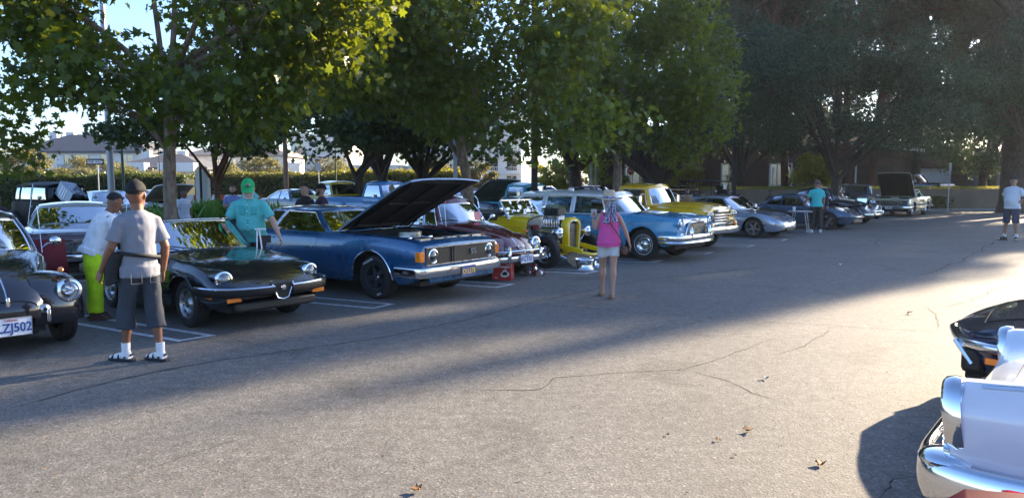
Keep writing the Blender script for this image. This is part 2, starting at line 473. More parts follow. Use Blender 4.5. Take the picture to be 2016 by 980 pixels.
# ---------------------------------------------------------------- cabin
def cabin(root, belt, roof, seg, mats, q0=.07, q1=.9, crown=.06, bulge=.025, th=.022, trim=True, m=3, names=None, roofname='roof', qlow=None, tr=.008):
    belt = [Vector(p) for p in belt]; roof = [Vector(p) for p in roof]
    B, T, L = [], [], []
    for i, s_ in enumerate(seg):
        mm = 1 if s_ == 'p' and (belt[i + 1] - belt[i]).length < .12 else m
        for k in range(mm):
            B.append(belt[i].lerp(belt[i + 1], k / mm)); T.append(roof[i].lerp(roof[i + 1], k / mm)); L.append(s_)
    B.append(belt[-1]); T.append(roof[-1]); n = len(B); NR = []
    for i in range(n):
        d = B[min(i + 1, n - 1)] - B[max(i - 1, 0)]; v = Vector((d.y, -d.x, 0))
        if i == 0: v = Vector((1, 0, 0))
        if i == n - 1: v = Vector((-1, 0, 0))
        v.normalize()
        c = Vector((sum(p.x for p in B) / n, 0, 0))
        if v.dot(Vector((B[i].x - c.x, B[i].y, 0))) < 0: v = -v
        NR.append(v)
    def P(i, q, off=0):
        return B[i].lerp(T[i], q) + NR[i] * (bulge * math.sin(PI * q) * 1.0 + off)
    def mir(p): return Vector((p.x, -p.y, p.z))
    fr = MB(); gl = {}
    QF = [0, .25, .5, .75, 1]
    for i in range(n - 1):
        l = L[i]; a0 = q0 if not qlow or l not in qlow else qlow[l]
        if l == 'p': qs = [[QF[j], QF[j + 1]] for j in range(4)]
        else: qs = [[0, a0], [q1, 1]]
        for qa, qb in qs:
            quad = [P(i, qa), P(i + 1, qa), P(i + 1, qb), P(i, qb)]
            fr.add(quad, [(0, 1, 2, 3)]); fr.add([mir(p) for p in quad], [(3, 2, 1, 0)])
        if l != 'p': gl.setdefault(l, []).append(i)
    # roof skin
    W = max(p.y for p in T); rows = []; K = 10
    for i in range(n):
        y = T[i].y; row = []
        for k in range(K + 1):
            f = 1 - 2 * k / K
            f = math.copysign(abs(f)**.85, f)
            row.append(Vector((T[i].x, y * f, T[i].z + crown * (y / W) * (1 - f * f))))
        rows.append(row)
    fr.loft(rows, False, (False, False), 0, flip=True)
    import bmesh
    me = fr.mesh(roofname, mats['paint'], 40)
    bm = bmesh.new(); bm.from_mesh(me); bmesh.ops.remove_doubles(bm, verts=bm.verts, dist=.0008); bmesh.ops.recalc_face_normals(bm, faces=bm.faces); bm.to_mesh(me); bm.free()
    me.polygons.foreach_set('use_smooth', [True] * len(me.polygons)); me.set_sharp_from_angle(angle=R(38))
    o = bpy.data.objects.new(roofname, me); COL.objects.link(o); o.parent = root
    md = o.modifiers.new('s', 'SOLIDIFY'); md.thickness = th; md.offset = -1
    out = {}
    for l, idx in gl.items():
        i0, i1 = idx[0], idx[-1] + 1; a0 = q0 if not qlow or l not in qlow else qlow[l]
        nm = (names or {}).get(l) or {'w': 'windshield', 'r': 'rear_window'}.get(l, 'side_window')
        qs = [a0 + (q1 - a0) * j / 4 for j in range(5)]
        cols = [[P(i, q, -.008) for q in qs] for i in range(i0, i1 + 1)]
        if l in 'wr':
            mc = [[mir(p) for p in c] for c in cols]
            full = (mc[::-1][:-1] + cols) if l == 'w' else (cols + mc[::-1][1:])
            g = MB().loft(full, False, (False, False), 0, flip=False).build(nm, mats['glass'], root, ang=60)
            e = [p[0] for p in full] + full[-1][1:] + [p[-1] for p in full[::-1]][1:] + full[0][::-1][1:]
            if trim: MB().tube(e, tr, 6, caps=False).build('window_trim', mats['trim'], g)
            out[l] = g
        else:
            for sg in (1, -1):
                cc = cols if sg == 1 else [[mir(p) for p in c] for c in cols]
                g = MB().loft(cc, False, (False, False), 0, flip=(sg == -1)).build(nm, mats['glass'], root, ang=60)
                e = [p[0] for p in cc] + cc[-1][1:] + [p[-1] for p in cc[::-1]][1:] + cc[0][::-1][1:]
                if trim: MB().tube([q + Vector((0, sg * .008, 0)) for q in e], tr, 6, caps=False).build('window_trim', mats['trim'], g)
    return out

# ---------------------------------------------------------------- small car pieces
def headlight(root, c, r, yaw=0.0, pitch=0.0, bez=None, depth=.06, name='headlight', cover=None, rect=None, k=18, ring=.018):
    m = MB()
    if rect:
        w, h = rect
        m.box((.0, 0, 0), (.02, w, h), m=1); m.box((.012, 0, 0), (.008, w * .94, h * .9), m=2)
        for zz in (-h / 2, h / 2): m.beam((.012, -w / 2, zz), (.012, w / 2, zz), .014, .014)
        for yy in (-w / 2, w / 2): m.beam((.012, yy, -h / 2), (.012, yy, h / 2), .014, .014, (1, 0, 0))
    else:
        m.lathe([(r * .15, -r * .5), (r * .6, -r * .3), (r, 0)], k, 'X', m=1)
        m.lathe([(.001, r * .32), (r * .35, r * .29), (r * .7, r * .18), (r * .97, 0)], k, 'X', m=2)
        m.lathe([(r * .97, .0), (r * 1.0, .012), (r + ring, .006), (r + ring * 1.4, -.015), (r + ring * 1.2, -depth)], k, 'X')
        m.lathe([(.001, r * .1), (r * .12, r * .02), (r * .13, -r * .4)], 8, 'X', m=1)
    o = m.build(name, [bez or CHROME, REFL, cover or LENS], root, ang=50)
    o.location = c; o.rotation_euler = (0, pitch, yaw); return o
def sweep(path, sec, flip=False):
    """section (outward, up) carried along a plan path that runs from the car's left to its right"""
    rings = []; n = len(path); P_ = [Vector(p) for p in path]
    for i, p in enumerate(P_):
        d = P_[min(i + 1, n - 1)] - P_[max(i - 1, 0)]; d.z = 0; d.normalize(); o = Vector((-d.y, d.x, 0))
        rings.append([p + o * a + Vector((0, 0, b)) for a, b in sec])
    return MB().loft(rings, True, (True, True), 0, flip=flip)
def half_path(pts, m=3):
    """pts from the left end (y>0) to the centre; mirrored"""
    c = crom(pts, m); return c + [Vector((p.x, -p.y, p.z)) for p in c[-2::-1]]
def bumper_sec(t, h, r=.35, n=3):
    out = []
    for cx, cy, a0 in ((t / 2, h / 2, 0), (-t / 2, h / 2, 90), (-t / 2, -h / 2, 180), (t / 2, -h / 2, 270)):
        for k in range(n + 1):
            a = R(a0 + 90 * k / n); q = min(t, h) * r
            out.append((cx - math.copysign(q, cx) + q * math.cos(a), cy - math.copysign(q, cy) + q * math.sin(a)))
    return out
def seat(root, x, y, z, w, h, mat, d=.5, name='seat', head=True, rake=.16):
    m = MB()
    m.box((x + d / 2, y, z + .08), (d, w, .16)); o = m.build(name, mat, root, bevel=.05)
    b = MB(); b.add([(x + a, y + s_ * w / 2 * f, z + zz) for a, zz, f in ((.0, .1, 1), (-rake, h, .86), (-rake - .11, h, .8), (-.13, .1, .95)) for s_ in (-1, 1)],
                    [(0, 1, 3, 2), (2, 3, 5, 4), (4, 5, 7, 6), (6, 7, 1, 0), (0, 2, 4, 6), (1, 7, 5, 3)])
    if head: b.box((x - rake - .06, y, z + h + .09), (.1, w * .5, .16))
    b.build('seat_back', mat, root, bevel=.04)
def steering(root, x, y, z, mat=BLACK, r=.19, tilt=25):
    m = MB(); n = 24
    m.tube([(0, r * math.cos(a), r * math.sin(a)) for a in (2 * PI * k / n for k in range(n + 1))], .011, 6, caps=False)
    m.beam((0, -r, 0), (0, r, 0), .03, .012); m.beam((0, 0, 0), (0, 0, -r), .03, .012, (1, 0, 0)); m.tube([(0, 0, 0), (.45, 0, 0)], .02, 6)
    o = m.build('steering_wheel', mat, root); o.location = (x, y, z); o.rotation_euler = (0, R(tilt), 0)
def mirror(root, x, y, z, mat=CHROME, r=.07, flat=False):
    m = MB(); s_ = 1 if y > 0 else -1
    m.tube([(0, 0, 0), (.0, s_ * .06, .05), (0, s_ * .12, .06)], .009, 6)
    if flat: m.box((0, s_ * .17, .075), (.09, .17, .11))
    else: m.ball((-.01, s_ * .15, .08), (.04, r, r * .8), 12)
    o = m.build('side_mirror', mat, root, bevel=.02 if flat else 0); o.location = (x, y, z)
def plate(root, c, txt, yaw=0, w=.32, h=.155, mat=PLATEW, tmat=None, sub=None, pitch=0, ts=.11):
    o = MB().box((0, 0, 0), (.006, w, h)).build('licence_plate', mat, root, bevel=.006); o.location = c; o.rotation_euler = (0, pitch, yaw)
    f = MB()
    for zz in (-h / 2, h / 2): f.beam((.003, -w / 2, zz), (.003, w / 2, zz), .008, .008)
    for yy in (-w / 2, w / 2): f.beam((.003, yy, -h / 2), (.003, yy, h / 2), .008, .008, (1, 0, 0))
    f.build('plate_frame', CHROME, o)
    lettering(txt, ts, tmat or PLATEB, o, (.005, 0, -.012), (1, 0, 0), sx=.82, bold=.002)
    if sub: lettering(sub, .03, REDLENS, o, (.005, 0, h / 2 - .022), (1, 0, 0), sx=1)
    return o
def handle(root, x, y, z, mat=CHROME):
    s_ = 1 if y > 0 else -1
    MB().tube([(x - .07, y, z), (x - .06, y + s_ * .022, z), (x + .06, y + s_ * .022, z), (x + .07, y, z)], .009, 6).build('door_handle', mat, root)
def axle_fix(contact, rz, lx, ly):
    c = Vector(contact); M = Matrix.Rotation(rz, 3, 'Z'); return c - M @ Vector((lx, ly, 0))
def antenna(root, x, y, z, h=.7, mat=CHROME, tip=None, lean=(0, 0)):
    m = MB().tube([(0, 0, 0), (lean[0] * h, lean[1] * h, h)], .004, 5); o = m.build('antenna', mat, root); o.location = (x, y, z)
    if tip: MB().ball((lean[0] * h, lean[1] * h, h), .03, 10).build('antenna_ball', tip, o)
def raised_panel(root, hinge, L, w0, w1, ang, mat, under, name='raised_hood', th=.05, fold=0.0, dip=.06):
    """a hinged lid: from the hinge line forward, turned up by ang"""
    m = MB(); rows = []; nx, ny = 8, 8
    for i in range(nx + 1):
        t = i / nx; w = w0 + (w1 - w0) * t; row = []
        for j in range(ny + 1):
            f = 2 * j / ny - 1
            row.append(Vector((L * t, f * w, -dip * abs(f)**3 - (dip * 1.2 * max(0, t - .85) / .15) + .02 * math.cos(f * PI * 2) * 0)))
        rows.append(row)
    m.loft(rows, False, (False, False), 0, flip=False)
    n = len(m.v)
    low = [[p + Vector((0, 0, -th)) for p in r] for r in rows]
    m.loft(low, False, (False, False), 1, flip=True)
    per = [rows[0][j] for j in range(ny + 1)] + [rows[i][ny] for i in range(1, nx + 1)] + [rows[nx][j] for j in range(ny - 1, -1, -1)] + [rows[i][0] for i in range(nx - 1, 0, -1)]
    lp = [p + Vector((0, 0, -th)) for p in per]
    m.loft([per + per[:1], lp + lp[:1]], False, (False, False), 0, flip=False)
    # bracing on the underside
    for f in (-.72, 0, .72): m.beam((.06, f * w0, -th - .025 - dip * abs(f)**3), (L * .9, f * w1, -th - .025 - dip * abs(f)**3), .06, .035, m=1)
    for t in (.06, .92): m.beam((L * t, -w1 * .8, -th - .03), (L * t, w1 * .8, -th - .03), .06, .035, m=1)
    m.beam((L * .5, -w1 * .7, -th - .02), (L * .5, w1 * .7, -th - .02), .06, .03, m=1)
    o = m.build(name, [mat, under], root, ang=30); o.location = hinge; o.rotation_euler = (0, -R(ang), 0); return o
def engine(root, x, z, s=1.0):
    blk = MB().box((x, 0, z - .12), (.7 * s, .36, .3)).box((x - .1, 0, z - .3), (.9 * s, .3, .2)).build('engine_block', pmat('engine_paint', (.05, .05, .055), .5, .5), root, bevel=.02)
    for sg in (1, -1): MB().box((x, sg * .24, z + .02), (.58 * s, .15, .1)).build('valve_cover', CHROME, root, bevel=.02)
    MB().lathe([(.001, .15), (.17, .145), (.2, .12), (.2, .03), (.17, .0)], 24, 'Z', (x + .05, 0, z + .02)).build('air_filter', STEEL, root)
    MB().lathe([(.001, .04), (.1, .03), (.12, 0), (.12, -.05)], 18, 'X', (x + .48 * s, 0, z - .05)).build('fan', ALLOY, root)
    MB().tube(crom([(x + .3, .2, z), (x + .5, .3, z + .06), (x + .7, .25, z - .02)]), .03, 8).tube(crom([(x - .2, -.3, z + .05), (x + .2, -.42, z + .03), (x + .5, -.3, z + .02)]), .022, 8).build('hose', RUBBER, root)
    MB().box((x + .35, .52, z - .05), (.28, .18, .18)).build('battery', BLACK, root, bevel=.01)
    MB().box((x - .4, -.45, z + .02), (.18, .16, .14)).ball((x - .48, .42, z + .02), (.13, .13, .06)).build('brake_booster', STEEL, root, bevel=.01)
# ================================================================ the parked cars
HEAD = R(-43)
ROW = 'classic cars parked nose-out along the marked stalls'
# ---------------------------------------------------------------- rear-engined rounded two-door ("beetle" shape)
def fender(root, xc, zc, crest, Ro, yi, yo, mat, name='fender', lipmat=None, nb=8):
    for sg in (1, -1):
        rings = []; C_ = crom([(x, 0, z) for x, z in crest], 3)
        for p in C_:
            a = math.atan2(p.z - zc, p.x - xc); o = Vector((xc + Ro * math.cos(a), 0, zc + Ro * math.sin(a)))
            if (Vector((p.x, 0, p.z)) - Vector((xc, 0, zc))).length < Ro: o = Vector(p)
            row = []
            for k in range(nb + 1):
                b = k / nb * PI / 2; q = o + (Vector(p) - o) * math.cos(b)**.8
                row.append(Vector((q.x, sg * (yi + (yo - yi) * math.sin(b)), q.z)))
            row.append(row[-1] + Vector((0, -sg * .04, 0)) + (Vector((xc, 0, zc)) - Vector((row[-1].x, 0, row[-1].z))).normalized() * .004)
            rings.append(row)
        MB().loft(rings, False, (False, False), 0, flip=(sg == 1)).build(name, mat, root, ang=50)
        MB().lathe([(Ro + .10, sg * (yi + .0)), (Ro + .07, sg * (yi + .08)), (.05, sg * (yi + .02))], 20, 'Y', (xc, 0, zc), a0=-.3, a1=PI + .3).build('wheel_well', UNDER, root)
def beetle(label, loc, rz, pm, detail=True, bumper=True, kind='baby', plate_txt=None, group=ROW, name='rounded_coupe', cat='car', glass=None):
    t = thing(name, label, cat, loc, rz, group)
    top = [(.97, .3), (.89, .56), (.74, .78), (.52, .92), (.26, .985), (0, 1)]
    prof = [(.97, 0), (.985, .15), (1, .35), (1, .55), (1, .7), (1, .82), (1.0, .92), (.995, 1.0)]
    b = Body([(.70, .43, .47, .50, .12), (.675, .40, .47, .55, .24), (.6, .36, .50, .66, .35), (.4, .33, .58, .80, .44), (.1, .3, .68, .91, .50), (-.3, .29, .80, .985, .60), (-.62, .28, .88, 1.02, .68), (-1.0, .28, .91, 1.03, .715), (-2.0, .28, .93, 1.04, .715), (-2.5, .3, .88, 1.0, .66), (-2.85, .34, .75, .88, .56), (-3.08, .38, .58, .70, .44), (-3.2, .42, .5, .56, .3)], prof, top)
    b.mb(n=50).build('body', pm, t, ang=40)
    k0 = 8.2
    b.patch(-.52, .66, k0 - .08, 0, .001, 0, 14).build('hood_gap', SEAM, t); b.patch(-.51, .655, k0, 0, .006, 0, 14).build('hood', pm, t)
    MB().tube([b.S(-.5 + 1.16 * i / 12, b.nk - 1) + Vector((0, 0, .008)) for i in range(13)], .008, 6).build('hood_trim', CHROME, t)
    MB().box((.675, 0, .58), (.03, .035, .1)).build('hood_handle', CHROME, t, bevel=.01)
    for sg in (1, -1):
        b.patch(-.93, -1.96, 1, 7.4, .001, sg).build('door_gap', SEAM, t); b.patch(-.94, -1.95, 1.1, 7.3, .005, sg).build('door', pm, t); handle(t, -1.85, sg * .725, .82)
        MB().box((-1.28, sg * .70, .27), (1.15, .22, .05)).build('running_board', BLACK, t, bevel=.01)
    side_line(t, b, lambda x: b.par(x)[1] * .97, -.35, -2.7, r=.006)
    fender(t, 0, .32, [(.60, .30), (.635, .45), (.60, .60), (.50, .73), (.33, .81), (.10, .83), (-.15, .79), (-.36, .66), (-.52, .45), (-.68, .28)], .365, .24, .77, pm)
    fender(t, -2.4, .32, [(-1.78, .28), (-1.88, .5), (-2.02, .7), (-2.2, .82), (-2.42, .86), (-2.64, .8), (-2.82, .66), (-2.93, .48), (-2.97, .32)], .36, .5, .78, pm)
    belt = [(-.55, 0, 1.0), (-.60, .35, .98), (-.73, .59, .93), (-.79, .66, .915), (-1.12, .70, .91), (-1.15, .70, .91), (-1.98, .705, .92), (-2.06, .70, .92), (-2.5, .65, .88), (-2.78, .50, .88), (-2.9, .30, .87), (-2.94, 0, .86)]
    roof = [(-.93, 0, 1.40), (-.95, .28, 1.395), (-1.03, .45, 1.385), (-1.07, .49, 1.385), (-1.25, .525, 1.40), (-1.28, .525, 1.40), (-1.9, .53, 1.40), (-1.98, .53, 1.395), (-2.25, .5, 1.34), (-2.4, .42, 1.30), (-2.47, .25, 1.28), (-2.5, 0, 1.275)]
    cabin(t, belt, roof, ['w', 'w', 'p', 's0', 'p', 's1', 'p', 's2', 'p', 'r', 'r'], dict(paint=pm, glass=glass or GLASSD, trim=CHROME), crown=.10, bulge=.035, q1=.88)
    for sg in (1, -1):
        headlight(t, (.585, sg * .585, .635), .092, 0, R(-5), ring=.026, depth=.16)
        MB().ball((.33, sg * .58, .835), (.06, .03, .03), 10).build('turn_signal', CHROME if not detail else AMBER, t)
        MB().lathe([(.02, 0), (.05, -.02), (.055, -.06)], 14, 'X', (.66, sg * .33, .47)).build('horn_grille', STEEL, t)
        wheel(t, 0, sg * .655, .32, .165, .19, kind); wheel(t, -2.4, sg * .675, .32, .165, .19, kind)
    mirror(t, -.82, .71, .99)
    if detail:
        seat(t, -1.55, .32, .38, .48, .5, BLACKV); seat(t, -1.55, -.32, .38, .48, .5, BLACKV); steering(t, -1.1, .33, .9)
    else: mirror(t, -.82, -.71, .99)
    MB().box((-1.3, 0, .3), (2.6, 1.2, .12)).box((-.2, 0, .3), (1.5, .7, .14)).build('underbody', UNDER, t)
    MB().beam((-.62, .3, 1.03), (-.78, -.12, 1.12), .02, .01).build('wiper', BLACK, t); MB().beam((-.62, -.3, 1.03), (-.78, -.62, 1.1), .02, .01).build('wiper', BLACK, t)
    if bumper:
        p = half_path([(.52, .80, .40), (.70, .74, .40), (.82, .5, .40), (.86, 0, .40)], 4)
        sweep(p, bumper_sec(.035, .1)).build('front_bumper', CHROME, t, ang=60)
        MB().tube([(q.x + .0, q.y, q.z + .14) for q in p[2:-2]], .018, 8).build('bumper_rail', CHROME, t)
        for sg in (1, -1):
            MB().ball((.85, sg * .42, .46), (.04, .04, .13), 10).build('bumper_guard', CHROME, t)
            headlight(t, (.80, sg * .36, .565), .045, cover=pmat('yellow_lens', (.8, .6, .03), .1, 0, .1, 30, coat=1), name='fog_lamp', k=12, ring=.01)
        p = half_path([(-2.9, .80, .42), (-3.1, .7, .42), (-3.3, .4, .42), (-3.34, 0, .42)], 4)
        sweep([(q.x, -q.y, q.z) for q in p], bumper_sec(.035, .1)).build('rear_bumper', CHROME, t, ang=60)
    else:
        for sg in (1, -1): MB().box((.64, sg * .36, .40), (.05, .04, .13)).build('bumper_bracket', CHROME, t, bevel=.01)
    if plate_txt: plate(t, (.74 if not bumper else .885, 0, .34 if not bumper else .40), plate_txt, sub='California', w=.33 if bumper else .36, h=.16 if bumper else .18, ts=.13)
    return t

BLK = paint('black_car_paint', (.006, .007, .012), rough=.18)
c = axle_fix(G(124, 668), HEAD, 0, .655)
bk = beetle('black rounded two-door car with chrome-ringed headlight and white plate at the left edge', c, HEAD, BLK, bumper=False, plate_txt='5LZJ502')
antenna(bk, -.62, .66, .95, .55, lean=(-.2, 0))
MAROON = paint('maroon_paint', (.085, .006, .012), rough=.15)
c = axle_fix(G(1015, 537), HEAD, 0, .655)
rb = beetle('maroon rounded two-door car with yellow fog lamps beside the red carry box', c, HEAD, MAROON, plate_txt='5FGT011', glass=glassm('pale_glass', (.55, .6, .6), .35))
hp = MB(); hp.poly([(0, .09 * math.sin(a) * (1.1 if math.sin(a) < 0 else 1), .09 * math.cos(a)) for a in (2 * PI * k / 14 for k in range(14))], .006, (1, 0, 0))
o = hp.build('red_paper_heart', REDLENS); o.rotation_euler = (0, R(-8), HEAD)
o.location = rb.location + Matrix.Rotation(HEAD, 3, 'Z') @ Vector((-.50, .12, 1.115)); tag(o, 'small red paper heart standing on the maroon car below its windshield', 'decoration')
antenna(rb, -.55, -.66, .95, .45, tip=REDLENS, lean=(-.1, 0))

# ---------------------------------------------------------------- blue muscle coupe with its hood up
BLUE = paint('metallic_blue', (.008, .085, .20), metal=.35, rough=.28)
def muscle():
    TR = .765; HD = R(-36); c = axle_fix(G(748, 587), HD, 0, -TR)
    t = thing('muscle_coupe', 'metallic blue muscle coupe with its hood propped open and a dark grille', 'car', c, HD, ROW)
    b = Body([(1.0, .50, .80, .82, .80), (.985, .46, .84, .87, .90), (.9, .36, .88, .92, .93), (.5, .26, .93, .97, .945), (0, .24, .955, .99, .955), (-.95, .24, .97, 1.0, .96), (-2.2, .24, .97, 1.0, .965), (-2.85, .26, .99, 1.03, .97), (-3.6, .30, .95, 1.02, .93), (-4.05, .38, .88, .96, .87), (-4.12, .42, .84, .9, .82)],
             arches=[(0, .42, .33), (-2.845, .40, .33)])
    body_parts(t, b, BLUE, holes=[(-.92, .86, 9)], doors=[(-1.25, -2.55, .33)])
    arch_trim(t, b)
    bay = MB(); w = .74
    bay.add([(-.92, -w, .96), (-.92, w, .96), (.86, w, .9), (.86, -w, .9), (-.92, -w, .45), (-.92, w, .45), (.86, w, .45), (.86, -w, .45)], [(0, 1, 5, 4), (1, 2, 6, 5), (2, 3, 7, 6), (3, 0, 4, 7), (4, 5, 6, 7)])
    bay.build('engine_bay', UNDER, t, smooth=False); engine(t, -.15, .84)
    MB().box((.78, 0, .76), (.1, 1.3, .3)).build('radiator', BLACK, t, bevel=.01)
    for yy in (-.6, -.3, 0, .3, .6): MB().box((.74, yy, .925), (.14, .22, .03)).build('radiator_bracket', STEEL, t)
    for sg in (1, -1):
        MB().tube([(-.8, sg * .7, .97), (-.62, sg * .72, 1.12), (-.55, sg * .7, 1.22)], .014, 6).build('hood_hinge', BLACK, t)
    UH = pmat('hood_underside', (.012, .012, .014), .7, .2, .3, 10)
    raised_panel(t, (-.93, 0, 1.06), 1.80, .78, .80, 27, BLUE, UH, th=.028, dip=.04)
    # nose
    MB().box((.985, 0, .70), (.05, 1.62, .26)).build('grille_cavity', BLACK, t)
    for k in range(7): MB().box((1.012, 0, .60 + k * .033), (.02, 1.08, .007)).build('grille_bar', BLACK, t)
    for yy in (-.2, -.25): MB().box((1.022, yy, .70), (.02, .018, .22)).build('grille_divider', DARKALLOY, t)
    lettering('SS', .12, CHROME, t, (1.035, .24, .71), (1, 0, 0), ext=.004, bold=.003, sx=1.3, name='badge')
    for zz in (.83, .575): MB().box((1.02, 0, zz), (.03, 1.64, .010)).build('grille_trim', STEEL, t)
    for sg in (1, -1):
        headlight(t, (1.01, sg * .66, .70), .088, k=20)
        MB().box((.955, sg * .885, .70), (.10, .10, .15)).build('turn_signal', AMBER, t, bevel=.01)
        handle(t, -2.4, sg * .965, .86); handle(t, -1.4, sg * .97, .74)
        for xx, rr_ in ((0, .17), (-2.845, .17)):
            w_ = wheel(t, xx, sg * TR, .335, .235, .195, 'rally')
            lettering('RADIAL', .05, WHITEP, w_, (0, .128, .265), (0, 1, 0), ext=.001, sx=1.4)
            lettering('T/A', .05, WHITEP, w_, (0, .128, -.265), (0, 1, 0), (0, 0, -1), ext=.001, sx=1.2)
        lettering('SS', .09, CHROME, t, (-.62, sg * (b.y_at(-.62, .62) + .002), .62), (0, sg, 0), name='badge', bold=.002, sx=1.3)
    mirror(t, -1.12, .90, .98); 
    sec = bumper_sec(.07, .15, .3)
    p = half_path([(.55, .975, .47), (.85, .965, .47), (1.02, .90, .47), (1.07, .6, .47), (1.09, 0, .47)], 4)
    sweep(p, sec).build('front_bumper', CHROME, t, ang=60)
    p = half_path([(-3.7, .96, .5), (-4.05, .93, .5), (-4.2, .75, .5), (-4.23, 0, .5)], 4); sweep([(q.x, -q.y, q.z) for q in p], sec).build('rear_bumper', CHROME, t, ang=60)
    MB().box((1.0, 0, .35), (.06, 1.5, .08)).build('valance', BLUE, t, bevel=.01)
    plate(t, (1.135, .0, .44), 'O1LE78', mat=PLATEB, tmat=pmat('plate_yellow', (.7, .5, .06), .4))
    belt = [(-.80, 0, 1.0), (-.86, .45, .99), (-1.03, .78, .965), (-1.10, .845, .955), (-2.42, .87, .965), (-2.46, .87, .965), (-3.12, .865, .985), (-3.42, .80, .995), (-3.6, .60, 1.0), (-3.68, 0, 1.01)]
    roof = [(-1.46, 0, 1.325), (-1.49, .36, 1.32), (-1.58, .56, 1.31), (-1.66, .61, 1.305), (-2.26, .645, 1.325), (-2.30, .645, 1.325), (-2.60, .635, 1.315), (-2.80, .60, 1.30), (-2.9, .46, 1.295), (-2.95, 0, 1.30)]
    cabin(t, belt, roof, ['w', 'w', 'p', 's0', 'p', 's1', 'p', 'r', 'r'], dict(paint=BLUE, glass=GLASS, trim=CHROME), crown=.05, bulge=.02, q0=.05, q1=.9)
    WV = pmat('white_vinyl', (.55, .53, .5), .45, 0, .08, 8)
    for sg in (1, -1): seat(t, -1.95, sg * .38, .42, .56, .62, WV, head=False)
    seat(t, -2.95, 0, .45, 1.2, .5, WV, head=False); steering(t, -1.45, .38, .92); MB().box((-1.2, 0, .82), (.22, 1.4, .22)).build('dashboard', BLACKV, t, bevel=.03)
muscle()

